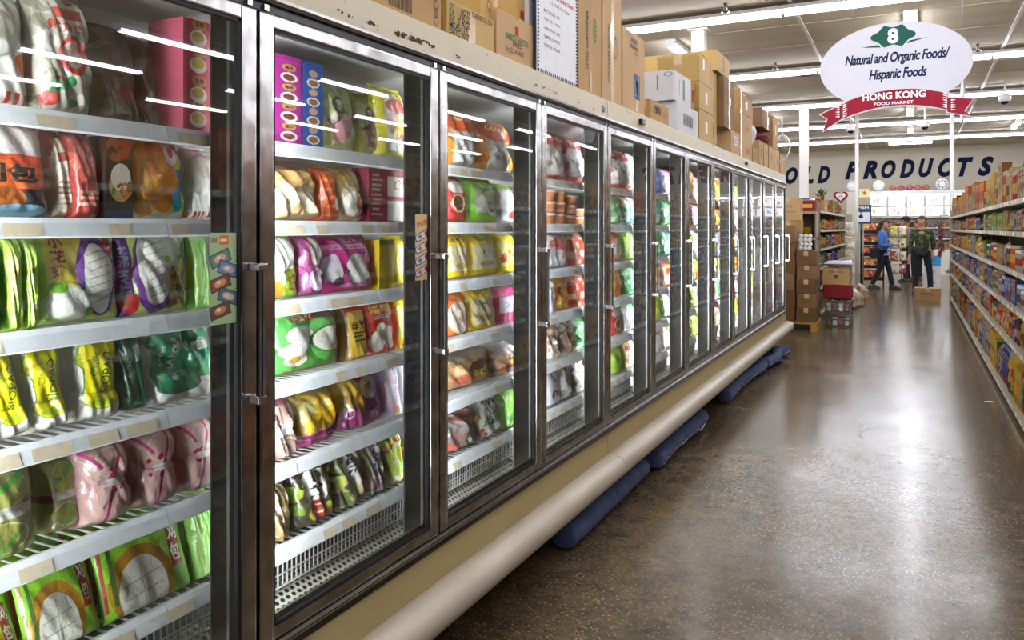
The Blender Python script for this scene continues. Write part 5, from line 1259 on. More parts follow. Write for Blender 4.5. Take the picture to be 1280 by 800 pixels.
cb(896, 912, .62, 80, 'carton_yellow', 'wide yellow carton with a red up arrow, highest of the stacks', z=TOP + .64, zh=.17, x1=XT - .02, prints=[('n', '^', .82, .45, .09, .12, 'ink_red', 0), ('a', '|', .5, .5, .05, .12, 'ink_brown', 0)])
_, ya, yb, zt = cb(914, 925, .26, 160, 'kraft_light', 'pale carton with a black and white label at the foot of the tall brown one', zh=.20, x1=XT + .01, prints=[('n', '#', .3, .6, .13, .07, 'label_white', 0), ('n', '|', .3, .6, .1, .04, 'ink_black', 0), ('a', '#', .5, .6, .15, .08, 'label_white', 0), ('a', '|', .5, .6, .12, .06, 'ink_black', 0)])
cb(905, 918, .22, 100, 'kraft_dark', 'tall plain brown carton standing on the pale labelled one', z=TOP + .203, zh=.43, seam='side', prints=[('a', '#', .6, .55, .05, .06, 'label_white', 0)])
cb(889.2, 896, .4, 100, 'carton_yellow', 'yellow carton supporting the red arrow box', zh=.63, x1=XT - .05)
cb(925.3, 927.7, .24, 100, 'kraft', 'tan carton with taped top behind the tall brown one', z=TOP, zh=.63, seam='side', prints=[('a', '#', .3, .5, .04, .05, 'label_white', 0)])
_, ya, yb, zt = cb(928, 940, .24, 142, 'kraft_light', 'tall pinkish carton with red lettering lines', zh=.42, prints=[('a', '|', .5, .2, .16, .06, 'ink_red', 0), ('a', '|', .5, .7, .1, .04, 'ink_red', 0)])
cb(928, 940, .24, 113, 'kraft', 'brown carton lying on the pinkish tall one', z=zt + .003, zh=.17, prints=[('a', '#', .4, .5, .1, .08, 'label_white', 0)])
_, ya, yb, zt = cb(941, 948, .24, 193, 'kraft', 'low brown carton under the white bag', zh=.15, prints=[('a', 'o', .5, .5, .1, .06, 'ink_brown', 0)])
# white knotted bag on it
def lumpy_bag(name, label, cat, loc, r, mat, seed, knot=True, group=None):
    rnd = random.Random(seed); f = vnoise(rnd); b = MB(); n, m = 22, 16; vs = []
    for j in range(m + 1):
        a = math.pi * j / m
        for i in range(n):
            t = 2 * math.pi * i / n; k = 1 + .14 * float(f(i / n, j / m)) + .05 * math.sin(5 * t + j); z = -math.cos(a)
            rr = math.sin(a) ** .75 * k
            vs.append((rr * math.cos(t) * r[0], rr * math.sin(t) * r[1], (z * k * .9 + 1) * r[2] if z > -.8 else 0.0 + .02 * r[2]))
    fs = [(j * n + i, j * n + (i + 1) % n, (j + 1) * n + (i + 1) % n, (j + 1) * n + i) for j in range(m) for i in range(n)]
    b.add(vs, fs, mat, True); root = b.build(name, None, loc)
    if knot:
        k = MB(); k.tube([(0, 0, r[2] * 1.8), (0, 0, r[2] * 2.0), (r[0] * .2, 0, r[2] * 2.2)], [r[0] * .12, r[0] * .07, r[0] * .25], mat, 8); k.build('knot', root)
    return tag(root, label, cat, group)
lumpy_bag('plastic_bag', 'white knotted plastic bag on a low carton atop the freezer', 'plastic bag', (XT - .12, (ya + yb) / 2, zt + .003), (.12, .16, .14), 'plastic_white', 5)
for i, (p0, p1) in enumerate(((949, 954), (955, 960), (961, 967), (968, 974))):
    cb(p0, p1, .24, 195, 'kraft_light', 'low tan carton, %s from left of the four near the freezer end' % ORD[i], zh=.26, prints=[('a', '#', .5, .5, .03, .1, 'ink_brown', 0)])
# burgundy mesh bag and strapped box over them
y0 = y_at(952, XT)
lumpy_bag('mesh_bag', 'burgundy mesh bag squeezed under the strapped box', 'mesh bag', (XT - .13, y0 + .42, TOP + .266), (.14, .30, .07), 'burgundy_mesh', 8, False)
o, ya, yb, zt = cb(953, 963, .26, 160, 'kraft_dark', 'brown box tied with a pale strap on the burgundy bag', z=TOP + .42, zh=.2, prints=[('a', '#', .7, .5, .08, .08, 'label_white', 0)])
b = MB(); b.box(.0, .003, .30, .33, -.002, .2, 'tape'); b.box(-.26, .003, .30, .33, .2015, .204, 'tape'); b.box(-.13, -.10, -.004, -.0015, 0, .2, 'tape'); b.build('strap', o)
cb(975, 981, .24, 200, 'kraft', 'last low carton at the far end of the freezer', zh=.24)
cb(966, 973, .24, 180, 'kraft', 'upright brown carton right of the strapped box', z=TOP + .265, zh=.36, prints=[('a', '#', .5, .6, .04, .12, 'label_white', 0)])
b = MB(); pts = [(.0 + .09 * math.cos(a) * (1 if a < 7 else .8), .09 * math.sin(a) * .8, -.32 + .16 * math.sin(a)) for a in [i * .4 for i in range(26)]]
b.tube([(0, 0, .06), (0, .02, -.15)] + pts, .009, 'plastic_white', 6); tag(b.build('string_loop', None, (XT + .03, y_at(974, XT), TOP + .62)), 'white looped string hanging from the last upright carton', 'string')

# ------------------------------------------------------------------ navy draft rolls on the floor
def draft_roll(pts, r, label, seed, pip=True):
    rnd = random.Random(seed); f = vnoise(rnd); P = [Vector(p) for p in pts]; b = MB(); n, m = 70, 18; vs = []
    def at(t):
        s = t * (len(P) - 1); i = min(int(s), len(P) - 2); k = s - i; k = k * k * (3 - 2 * k); return P[i].lerp(P[i + 1], k)
    for j in range(n + 1):
        t = j / n; c = at(t); e = min(t, 1 - t) * (P[0] - P[-1]).length / r
        rr = r * (max(0, 1 - max(0, 1 - e) ** 2) ** .5 * .96 + .04)
        for i in range(m):
            a = 2 * math.pi * i / m; k = 1 + .06 * float(f(i / m * .5, t * 6)) + .025 * math.sin(60 * t + 3 * a)
            zz = c.z + math.sin(a) * rr * .86 * k; vs.append((c.x + math.cos(a) * rr * k, c.y, max(.002, zz)))
    fs = [(j * m + i, j * m + (i + 1) % m, (j + 1) * m + (i + 1) % m, (j + 1) * m + i) for j in range(n) for i in range(m)] + [tuple(range(m)), tuple(range(n * m, n * m + m))]
    b.add(vs, fs, 'navy_cloth', True); o = b.build('draft_roll')
    if pip:
        q = MB(); q.tube([at(.03 + .94 * i / 40) + Vector((r * .93, 0, r * (-.2 + .25 * math.sin(i * .35)))) for i in range(41)], .004, 'navy_piping', 6); q.build('piping', o)
    q = MB(); a, c = at(0), at(.01); q.lathe([(.03, 0), (.026, -.008), (.006, -.012)], 'navy_cloth', (a.x, a.y + .012, a.z), 12, axis='y'); q.build('end_knot', o)
    return tag(o, label, 'draft roll', 'navy draft rolls lying along the freezer foot')
def flr(px, py): 
    k = CAM_H * F_PX / (py - 285); t = (px - 640) / F_PX; return (k * (-SN + t * CS), k * (CS + t * SN))
YR = [y_at(697, -1.40), y_at(801, -1.40), y_at(806, -1.40), y_at(874, -1.40), y_at(903, -1.38), y_at(950, -1.38), y_at(951, -1.36), y_at(971, -1.36)]
draft_roll([(-1.385, YR[0] + .02, .066), (-1.39, (YR[0] + YR[1]) / 2, .068), (-1.40, YR[1] - .02, .066)], .068, 'navy blue padded draft roll, nearest and fattest on the floor', 1, False)
draft_roll([(-1.36, YR[2] + .05, .06), (-1.385, YR[2] + .6, .062), (-1.36, YR[2] + .95, .06), (-1.385, YR[3] - .02, .06)], .062, 'navy draft roll with a white piping line, second from the viewer', 2)
draft_roll([(-1.36, YR[4], .06), (-1.39, YR[4] + .7, .06), (-1.34, YR[4] + 1.5, .06), (-1.36, YR[5] - .03, .06)], .062, 'bent navy draft roll, third from the viewer', 3)
draft_roll([(-1.33, YR[6] + .05, .06), (-1.28, YR[6] + .5, .06), (-1.34, YR[6] + .9, .06), (-1.27, YR[7], .06)], .062, 'wavy navy draft roll, farthest one near the cartons', 4)
b = MB(); x, y = flr(1198 + 32, 503); b.add([(x, y, .002), (x + .06, y + .02, .003), (x + .07, y + .06, .006), (x + .01, y + .05, .002)], [(0, 1, 2, 3)], 'label_white')
tag(b.build('paper_scrap'), 'small white paper scrap on the floor near the right shelf', 'paper scrap')

# ------------------------------------------------------------------ hanging aisle sign
def aisle_sign():
    y = 7.35; x = x_at(1117, y) ; z = z_at(81, x, y); s = .0077 * 1.0
    t = thing('aisle_sign', 'white oval hanging aisle sign number 8 with a red ribbon', 'aisle sign', (x, y, z))
    rx, rz = .585, .365
    def oval(rx, rz, n=64): return [(rx * math.cos(2 * math.pi * i / n), rz * math.sin(2 * math.pi * i / n)) for i in range(n)]
    FM = lambda dx, dz, o: MY(dx, -o, dz)
    b = MB(); b.prism(oval(rx, rz), -.012, 0, 'sign_white', MY(0, 0, 0))
    b.text('Natural and Organic Foods/', FM(.02, .055, .0015), .80, .115, 'sign_navy', .03, .25, .92); b.text('Hispanic Foods', FM(.03, -.085, .0015), .44, .115, 'sign_navy', .03, .25, .92)
    b.build('panel', t)
    def plaque(k): return [(k * (.155 + .018 * math.cos(4 * a)) * math.cos(a), k * (.088 + .014 * math.cos(6 * a)) * math.sin(a)) for a in [2 * math.pi * i / 60 for i in range(60)]]
    b = MB(); b.prism(plaque(1.12), 0, .002, 'sign_white', FM(-.005, .245, .002)); b.prism(plaque(1.0), 0, .002, 'sign_green', FM(-.005, .245, .004))
    b.text('8', FM(-.005, .245, .0075), .085, .13, 'label_white', .04)
    b.prism([(-.25, 0), (-.05, -.018), (-.03, .0), (-.1, .012)], 0, .001, 'sign_green', FM(0, .17, .0015)); b.prism([(.06, -.005), (.26, .045), (.12, .03), (.08, .02)], 0, .001, 'sign_green', FM(0, .165, .0015))
    b.build('number_plaque', t)
    # ribbon banner, arched
    def arc(u, v):  # u -1..1 along ribbon, v 0..1 up
        return (u * .40, -.355 + .075 * (1 - u * u) + (v - .5) * .135 + u * .012)
    b = MB(); n = 24; top = [arc(-1 + 2 * i / n, 1) for i in range(n + 1)]; bot = [arc(-1 + 2 * i / n, 0) for i in range(n + 1)]
    def strip(v0, v1, u0, u1, o, mat, th=.004):
        p = [arc(u0 + (u1 - u0) * i / n, v1) for i in range(n + 1)] + [arc(u0 + (u1 - u0) * i / n, v0) for i in range(n, -1, -1)]
        k = len(p); M = FM(0, 0, o); vs = [M @ Vector((a, c, 0)) for a, c in p] + [M @ Vector((a, c, -th)) for a, c in p]
        q = n + 1
        fs = [(i, i + 1, k - 2 - i, k - 1 - i) for i in range(n)] + [(i, (i + 1) % k, k + (i + 1) % k, k + i) for i in range(k)]
        b.add(vs, fs, mat)
    strip(-.08, 1.08, -1.06, 1.06, .010, 'sign_white', .01); strip(0, 1, -1.0, 1.0, .012, 'sign_red', .002)
    for sgn in (-1, 1):   # saw-toothed folds
        for j in range(7):
            v = j / 7 + .07; a = arc(sgn * .99, v); c = arc(sgn * .99, v + .1); d = arc(sgn * .90, v + .05)
            b.add([FM(0, 0, .0135) @ Vector((*p, 0)) for p in (a, c, d)], [(0, 1, 2)], 'label_white')
        tail = [(sgn * .40, -.43), (sgn * .40, -.31), (sgn * .58, -.365 - (.02 if sgn < 0 else -.03)), (sgn * .52, -.43), (sgn * .56, -.50 + (.03 if sgn > 0 else -.03))]
        big = [((p[0] - sgn * .48) * 1.14 + sgn * .48, (p[1] + .40) * 1.16 - .40) for p in tail]
        b.prism(big, 0, .004, 'sign_white', FM(0, 0, .004)); b.prism(tail, 0, .002, 'sign_red', FM(0, 0, .0085))
        for j in range(5):
            z0 = -.42 + j * .02
            b.add([FM(0, 0, .0112) @ Vector(p) for p in ((sgn * .425, z0, 0), (sgn * .425, z0 + .014, 0), (sgn * .46, z0 + .007, 0))], [(0, 1, 2)], 'label_white')
    b.text('HONG KONG', FM(0, -.262, .015), .48, .062, 'label_white', .035); b.text('FOOD MARKET', FM(0, -.326, .015), .30, .026, 'label_white', .02)
    b.build('ribbon', t)
    b = MB()
    for dx in (-.3, .3): b.tube([(dx, .006, rz * .84), (dx, .006, CEIL - z)], .0015, 'steel', 5)
    b.build('hanging_wire', t)
aisle_sign()
x = x_at(1203, 7.9); y = 7.9
b = MB(); zc = z_at(127, x, y); pts = [(-.30 + .0, 0)]
b.prism([(.26 * math.cos(a), .19 * math.sin(a)) for a in [2 * math.pi * i / 40 for i in range(40)]], -.006, .006, 'sign_white', Matrix.Rotation(R(90) - math.atan2(x, y) + R(3), 4, 'Z') @ MY(0, 0, 0))
b.tube([(0, 0, .18), (0, 0, CEIL - zc)], .0015, 'steel', 5)
tag(b.build('hanging_sign', None, (x, y, zc)), 'small white sign hanging edge-on, right of the aisle sign', 'hanging sign')

# ------------------------------------------------------------------ right gondola
RX = .70; RZ = [.08, .55, .84, 1.12, 1.42, 1.66]; RY0, RY1 = .6, 17.9
def gondola(name, label, x, y0, y1, levels, sgn, top, depth=.42, bays=1.22, pegs=False):
    t = thing(name, label, 'store shelf', (0, 0, 0))
    bx = x + sgn * depth
    b = MB(); b.box(min(bx, bx + sgn * .04), max(bx, bx + sgn * .04), y0, y1, 0, top, 'shelf_back'); b.build('back_panel', t)
    b = MB(); b.box(min(x + sgn * .02, bx), max(x + sgn * .02, bx), y0, y1, 0, levels[0] - .035, 'kick'); b.build('base', t)
    for z in levels:
        b = MB(); b.box(min(x, bx), max(x, bx), y0, y1, z - .03, z, 'shelf_metal'); q = x - sgn * .004
        b.box(min(q, x), max(q, x), y0, y1, z - .034, z + .004, 'shelf_edge')
        rnd = random.Random(int(z * 1000)); y = y0
        while y < y1 - .1:
            wd = rnd.uniform(.05, .09); qq = q - sgn * .0012
            b.box(min(qq, q), max(qq, q), y, y + wd, z - .03, z, rnd.choice(['tag_white', 'tag_cream', 'tag_white'])); y += wd + rnd.uniform(.05, .3)
        b.build('shelf', t)
    n = int((y1 - y0) / bays) + 1
    b = MB()
    for i in range(n + 1): y = min(y0 + i * bays, y1 - .02); b.box(min(bx - sgn * .012, bx), max(bx - sgn * .012, bx), y - .015, y + .015, 0, top, 'shelf_metal')
    b.build('upright', t)
    for y in (y0, y1):
        b = MB(); b.box(min(x + sgn * .01, bx + sgn * .04), max(x + sgn * .01, bx + sgn * .04), y - .02 if y == y0 else y, y if y == y0 else y + .02, 0, top + .08, 'shelf_metal'); b.build('end_panel', t)
    return t
gondola('gondola_shelf', 'long beige shelf of groceries along the right side of the aisle', RX, RY0, RY1, RZ, 1, 1.72)
# pool of pantry packs for it (shared meshes)
def blot(base, cols, kind):
    def f(P, r):
        P.rect(0, 1, .7, .9, cols[0]).clutter(r, 7, cols, .2, .12, v1=.65); P.rect(.1, .9, .74, .86, base)
        for i in range(3): P.rect(.15 + i * .05, .8 - i * .06, .1 + i * .05, .12 + i * .05, cols[-1])
    return f
RP = {}
def rpack(kind, base, cols, w, h, d, seed):
    r = random.Random(seed); dim = lambda h: ''.join('%02X' % int(int(h[i:i + 2], 16) * .84) for i in (0, 2, 4)); base, cols = dim(base), [dim(c) for c in cols]
    if kind == 'bottle':
        b = MB(); R_ = w / 2; cb_, lb, cp = hexc(base), hexc(cols[0]), hexc(cols[-1])
        b.lathe([(R_ * .9, 0), (R_, h * .03), (R_, h * .2), (R_ * 1.005, h * .21), (R_ * 1.005, h * .55), (R_, h * .56), (R_ * .95, h * .66), (R_ * .4, h * .8), (R_ * .36, h * .9), (R_ * .45, h * .905), (R_ * .45, h), (R_ * .1, h)], 'print_matte', seg=16, cols=[cb_, cb_, cb_, lb, lb, cb_, cb_, cb_, cb_, cp, cp, cp]); return b
    if kind in ('can', 'jar'):
        b = MB(); R_ = w / 2; lb, st = hexc(base), hexc(cols[0]); lid = hexc('C0C0C4') if kind == 'can' else hexc(cols[-1])
        b.lathe([(R_ * .96, 0), (R_, h * .02), (R_, h * .25), (R_, h * .26), (R_, h * .6), (R_, h * .61), (R_, h * .86), (R_ * .96, h * .88), (R_ * .97, h * .89), (R_ * .97, h), (R_ * .1, h)], 'print_matte', seg=16, cols=[lid, lb, lb, st, st, lb, lb, lid, lid, lid, lid]); return b
    P = Paint(w, h, 12, max(8, int(12 * h / w)), base); blot(base, cols, kind)(P, r)
    return carton(w, h, d, 12, P.nv, P, mat='print_matte') if kind == 'box' else pouch(w, h, d, 12, P.nv, P, r, mat='print_matte', wr=.14)
KN = {'bottle': ('bottle', 'bottle'), 'can': ('tin_can', 'tin can'), 'jar': ('jar', 'jar'), 'box': ('grocery_box', 'grocery box'), 'bag': ('snack_bag', 'snack bag')}
CN = [('yellow', 'C0920E', ['C8A040', '8E2A1A', '2A5A1E']), ('red', 'A01A12', ['C09040', 'B07A20', 'C0A080']), ('white', '9A948A', ['8E2A22', '6A6258', '2E3A78']), ('green', '2E5A22', ['A8A86A', '7A8A3A', 'B8B090']),
      ('orange', 'B8480C', ['C89840', '6A1A10', 'B8A888']), ('cream', 'A89468', ['7A4420', '5A6A2E', 'B8AC8C']), ('blue', '22306A', ['8A9AB8', 'A8A098', '8E2A20']), ('brown', '50301C', ['946A40', 'A08460', '2E1A10']),
      ('silver', '84848A', ['3E3E48', 'B0B0B8', '7A2020']), ('lime', '7A8A20', ['B0B070', '3A6A1A', 'B8B8A0']), ('purple', '3E2E60', ['9A90B0', 'B0A070', '1A1A34']), ('tan', '8E6A3A', ['B09468', '50301C', 'C0A880'])]
LEVK = [['bag', 'box', 'bag', 'bag'], ['bag', 'bag', 'box', 'jar'], ['bag', 'can', 'jar', 'box'], ['can', 'bag', 'jar', 'box'], ['bottle', 'box', 'jar', 'bag'], ['box', 'box', 'box', 'jar']]
LEVC = [[0, 0, 4, 7, 2, 1, 3, 6, 11], [4, 8, 2, 7, 1, 5, 0, 10], [8, 2, 3, 11, 7, 1, 6, 9], [0, 11, 2, 8, 7, 3, 6, 1, 4], [5, 0, 2, 1, 11, 9, 10, 4], [4, 4, 5, 1, 0, 5, 4, 11]]
LEVH = [(.28, .40), (.19, .25), (.17, .23), (.17, .25), (.14, .21), (.22, .40)]
SWR = ['bottom', 'second lowest', 'third lowest', 'fourth lowest', 'fifth lowest', 'topmost']
def stock(xf, ya, yb, levels, sgn, seed, where, zcap=None, lev=range(6), facing=(2, 4), wr_=(.11, .2)):
    rnd = random.Random(seed)
    for li in lev:
        z = levels[li]; y = ya + .03; idx = 0
        while y < yb - .22:
            kd = rnd.choice(LEVK[li]); ck = rnd.choice(LEVC[li]); cname, base, cols = CN[ck]; nf = rnd.randint(*facing)
            w = rnd.uniform(*wr_) if kd in ('box', 'bag') else rnd.uniform(.085, .12)
            h = rnd.uniform(*LEVH[li]) * (1 if kd in ('box', 'bag', 'bottle') else .8)
            d = w * .95 if kd in ('bottle', 'can', 'jar') else rnd.uniform(.07, .14)
            if li < 5: h = min(h, levels[li + 1] - z - .05)
            me = None
            for k in range(nf):
                if y + w > yb - .02: break
                if me is None: me = rpack(kd, base, cols, w * .96, h, d, rnd.randint(0, 9999)).mesh(KN[kd][0], fix=kd not in ('bag',))
                o = link(KN[kd][0], me, None, (xf + sgn * (.03 + d / 2), y + w / 2, z + .001)); o.rotation_euler = (0, 0, math.pi if sgn > 0 else 0)
                tag(o, '%s %s, %s from the near end on the %s level of %s' % (cname, KN[kd][1], ordi(idx), SWR[li], where), KN[kd][1], '%s groceries of %s' % (SWR[li], where))
                y += w + .004; idx += 1
            y += rnd.uniform(.005, .05)
stock(RX, 2.4, RY1 - .05, RZ, 1, 77, 'the right shelf', wr_=(.12, .24), facing=(1, 3))

# ------------------------------------------------------------------ carton stacks past the freezer end
def stack(x1, y0, w, d, hs, mats, desc, z0=0.0, group='carton stacks on the floor past the freezer', prints=None):
    z = z0
    for i, h in enumerate(hs):
        pos = 'bottom' if i == 0 else ('top' if i == len(hs) - 1 else ORD[i] + ' from the floor')
        pr = prints(i) if prints else [('n', 'SAUCE CO.', .45, .62, d * .5, .03, 'ink_brown', 0), ('n', 'PRODUCT OF USA', .5, .38, d * .6, .02, 'ink_brown', 0), ('a', '|', .5, .5, w * .4, .05, 'ink_brown', 0)]
        carton_box(x1 + (.008 if i % 2 else 0), y0 + (.01 if i % 2 else 0), w, d, h - .003, z, mats[i % len(mats)], desc + ', ' + pos + ' box', prints=pr, group=group)
        z += h
    return z
SY = 11.6
pal = MB()
for i in range(4): pal.box(-.9, .0, i * .22, i * .22 + .14, .10, .12, 'pallet_yellow')
for i in range(3): x = -.88 + i * .4; pal.box(x, x + .08, 0, .80, 0, .10, 'pallet_yellow')
tag(pal.build('pallet', None, (-1.16, SY - .05, 0)), 'low yellow wooden pallet under the brown carton stacks', 'pallet')
stack(-1.46, SY, .36, .34, [.228] * 6, ['kraft_shaded', 'kraft_shaded', 'kraft_dark'], 'brown carton of the tall front stack by the freezer end', .125)
stack(-1.18, SY + .02, .36, .26, [.2] * 5, ['kraft_shaded', 'kraft_dark'], 'brown carton of the right stack beside the tall front stack', .125)
stack(-1.82, SY - .46, .32, .27, [.30, .27, .25], ['kraft'], 'light brown carton of the low left stack against the freezer end', 0.0,
      prints=lambda i: [('n', '<>', .62, .5, .14, .16, 'ink_red', 0)] if i == 1 else [('n', 'HANDLE WITH CARE', .5, .5, .2, .03, 'ink_brown', 0), ('n', '|', .5, .25, .15, .04, 'ink_brown', 0)])
stack(x_at(1000, SY + .45), SY + .45, .34, .34, [.36, .36, .36, .36, .33], ['kraft_light', 'kraft'], 'pale carton of the highest rear stack by the freezer end', .125)
# bundle of wrapped white rolls on the right stack
g = MB(); rr = random.Random(2)
tp = thing('roll_bundle', 'bundle of foil-wrapped white rolls on the right carton stack', 'bundle', (-1.31, SY + .2, .125 + 5 * .2 + .002))
for i in range(3):
    for j in range(4):
        g = MB(); g.lathe([(.01, -.03), (.028, -.028), (.030, 0), (.028, .028), (.01, .03)], 'plastic_white', (-.085 + i * .06 + .01 * (j % 2), -.05, .035 + j * .058), 10, axis='y'); g.build('roll', tp)
# red and brown sacks and crate stack in front of the left shelf
SX = x_at(1064, 12.4)
def crate(z, h, mat, label, kind='crate'):
    b = MB(); w, d = .36, .34
    b.box(-d, 0, 0, w, 0, .012, mat)
    for zz in (0, h * .48, h - .02): 
        b.box(-d, 0, -.008, 0, zz, zz + .02, mat); b.box(-d, 0, w, w + .008, zz, zz + .02, mat); b.box(0, .008, -.008, w + .008, zz, zz + .02, mat); b.box(-d - .008, -d, -.008, w + .008, zz, zz + .02, mat)
    for i in range(5):
        x = -d + d * i / 4; b.box(x - .008, x + .008, -.009, -.001, 0, h, mat); b.box(x - .008, x + .008, w + .001, w + .009, 0, h, mat)
    tag(b.build(kind, None, (SX, 12.3, z)), label, 'crate', 'crates standing before the left shelf')
crate(0, .20, 'case_grey', 'grey crate of wrapped packs on the floor, lowest of the crate stack')
crate(.205, .18, 'case_grey', 'grey crate of wrapped packs, second in the stack, under the red case')
for k in range(2):
    for i in range(4):
        b = pouch(.08, .13, .14, 10, 10, Paint(.08, .13, 10, 10, ['C8B8A8', 'A8584A', 'D8D4D0', '8A6A5A'][(i + k) % 4]), random.Random(i + k * 5))
        o = b.build('snack_pack', None, (SX - .05 - i * .082, 12.36, .014 + k * .206)); o.rotation_euler = (0, 0, -math.pi / 2)
        tag(o, 'small wrapped snack pack, %s from right in the %s grey crate' % (ORD[i], ['lower', 'upper'][k]), 'snack pack', 'packs in the grey crates')
b = MB(); b.box(-.38, .01, 0, .36, 0, .20, 'letter_red', bev=.02)
for i in range(7): x = -.35 + i * .054; b.box(x, x + .02, -.002, 0, .02, .18, 'burgundy_mesh')
tag(b.build('shrink_wrapped_case', None, (SX, 12.3, .41)), 'dark red shrink-wrapped case between the grey crates and a brown carton', 'case')
carton_box(SX - .02, 12.3, .34, .36, .24, .615, 'kraft', 'brown carton on the dark red wrapped case', prints=[('n', '#', .5, .5, .06, .05, 'ink_brown', 0), ('n', 'GINSENG', .5, .8, .2, .03, 'ink_brown', 0)], group='crates and cartons before the left shelf')
b = pouch(.34, .40, .10, 20, 20, Paint(.34, .4, 20, 20, 'C8C4D8').ell(.5, .5, .3, .2, '7A6A9A').rect(.1, .9, .8, .9, 'F0F0F4'), random.Random(4))
o = b.build('rice_sack', None, (SX + .02, 12.48, .92)); o.rotation_euler = (0, R(-90), 0); tag(o, 'white and lilac sack lying on the brown carton of the crate stack', 'sack')

# ------------------------------------------------------------------ left gondola with end cap
LX = -1.25; LY0, LY1 = 13.0, 18.3; LZ = [.12, .52, .82, 1.12, 1.42, 1.72]
gondola('gondola_shelf', 'beige grocery shelf on the left, past the stacked cartons', LX, LY0, LY1, LZ, -1, 1.76)
stock(LX, LY0 + .1, LY1 - .05, LZ, -1, 21, 'the left shelf', lev=range(5), facing=(1, 3))
# end cap facing the viewer
t = thing('end_cap_shelf', 'short shelf unit closing the near end of the left shelf', 'store shelf', (0, 0, 0))
b = MB(); b.box(-2.05, -1.27, LY0 - .07, LY0 - .03, 0, 1.70, 'shelf_back'); b.build('back_panel', t)
for z in (.9, 1.3, 1.70):
    b = MB(); b.box(-2.05, -1.27, LY0 - .42, LY0 - .07, z - .03, z, 'shelf_metal'); b.box(-2.05, -1.27, LY0 - .424, LY0 - .42, z - .034, z + .004, 'shelf_edge'); b.build('shelf', t)
for x in (-2.04, -1.28): b = MB(); b.box(x - .01, x + .01, LY0 - .42, LY0 - .03, 0, 1.665, 'shelf_metal'); b.build('side_panel', t)
for i, (x, c, w, l) in enumerate(((-1.83, 'lime', .1, 'lime'), (-1.72, 'cream', .1, 'cream'), (-1.61, 'blue', .1, 'blue'), (-1.50, 'red', .09, 'red'), (-1.40, 'yellow', .09, 'yellow'))):
    cc = [q for q in CN if q[0] == c][0]; m = rpack('box', cc[1], cc[2], w, .16, .1, i).mesh('grocery_box')
    o = link('grocery_box', m, None, (x, LY0 - .34, 1.301)); o.rotation_euler = (0, 0, -math.pi / 2)
    tag(o, '%s grocery box on the middle shelf of the left end cap' % l, 'grocery box', 'boxes on the left end cap')
# things standing on top of the left shelf
b = MB(); b.box(-.36, 0, 0, .30, 0, .17, 'wood_red', bev=.006); b.box(-.33, -.03, -.004, 0, .03, .14, 'letter_red'); b.box(-.3, -.06, -.006, -.003, .055, .115, 'label_yellow')
tag(b.build('red_tea_box', None, (-1.27, LY0 - .40, 1.702)), 'reddish brown case on top of the left end cap', 'box')
b = MB(); b.box(-.24, 0, 0, .24, 0, .15, 'ink_grey', bev=.006); b.box(-.22, -.02, -.003, 0, .1, .13, 'label_white'); tag(b.build('grey_bin', None, (-1.26, LY0 + .1, 1.722)), 'grey box beside the reddish case on the left shelf', 'box')
b = MB(); b.box(-.30, .0, 0, .30, 0, .035, 'plastic_white', bev=.01); b.box(-.2, -.05, -.003, .0, .01, .028, 'label_blue'); tag(b.build('foam_tray', None, (-1.32, LY0 - .38, 1.876)), 'flat white tray with blue label on the reddish case', 'tray')
rr = random.Random(9)
topc = [('orange', 'jar'), ('yellow', 'box'), ('tan', 'box'), ('orange', 'bag'), ('cream', 'jar'), ('red', 'bag'), ('tan', 'box'), ('yellow', 'jar'), ('lime', 'bag'), ('white', 'box'), ('orange', 'box'), ('cream', 'bag')]
for i, (c, kd) in enumerate(topc):
    if i == 2: continue
    cc = [q for q in CN if q[0] == c][0]; w = rr.uniform(.18, .3) if kd in ('box', 'bag') else .14; h = rr.uniform(.18, .30)
    m = rpack(kd, cc[1], cc[2], w, h, .14, i).mesh(KN[kd][0], fix=kd != 'bag'); o = link(KN[kd][0], m, None, (LX - .12, LY0 + .55 + i * .38, 1.722))
    tag(o, '%s %s on top of the left shelf, %s from the near end' % (c, KN[kd][1], ORD[i]), KN[kd][1], 'goods on top of the left shelf')
# leafy bunch, heart package, balls
def disc_thing(name, px, py, y, r, mat, label, cat, z=None, th=.06, ring=None):
    x = x_at(px, y); z = z_at(py, x, y); b = MB(); b.lathe([(.02, -th), (r * .6, -th * .9), (r * .95, -th * .4), (r, 0), (r * .95, th * .4), (r * .5, th * .8), (.02, th)], mat, (0, 0, 0), 24, axis='y')
    if ring:
        for k in range(7): a = k * .9; b.lathe([(.01, -th - .006), (r * .14, -th * .8)], ring, (r * .55 * math.cos(a), 0, r * .55 * math.sin(a)), 10, axis='y')
    return tag(b.build(name, None, (x, y, z)), label, cat)
def heart():
    y = 16.5; x = x_at(1051, y); z = 1.722; b = MB()
    pts = [(16 * math.sin(a) ** 3, 13 * math.cos(a) - 5 * math.cos(2 * a) - 2 * math.cos(3 * a) - math.cos(4 * a)) for a in [2 * math.pi * i / 36 for i in range(36)]]
    b.prism([(p * .0082, q * .0082 + .14) for p, q in pts], 0, .05, 'letter_red', MY(0, 0, 0)); b.prism([(p * .0055, q * .0055 + .15) for p, q in pts], .05, .056, 'label_white', MY(0, 0, 0))
    b.text('LOVE', MY(0, -.058, .15), .08, .04, 'ink_navy', .02); tag(b.build('heart_box', None, (x, y, z + .20)), 'red heart-shaped candy box above the left shelf goods', 'heart box')
heart()
b = MB(); rr = random.Random(5)
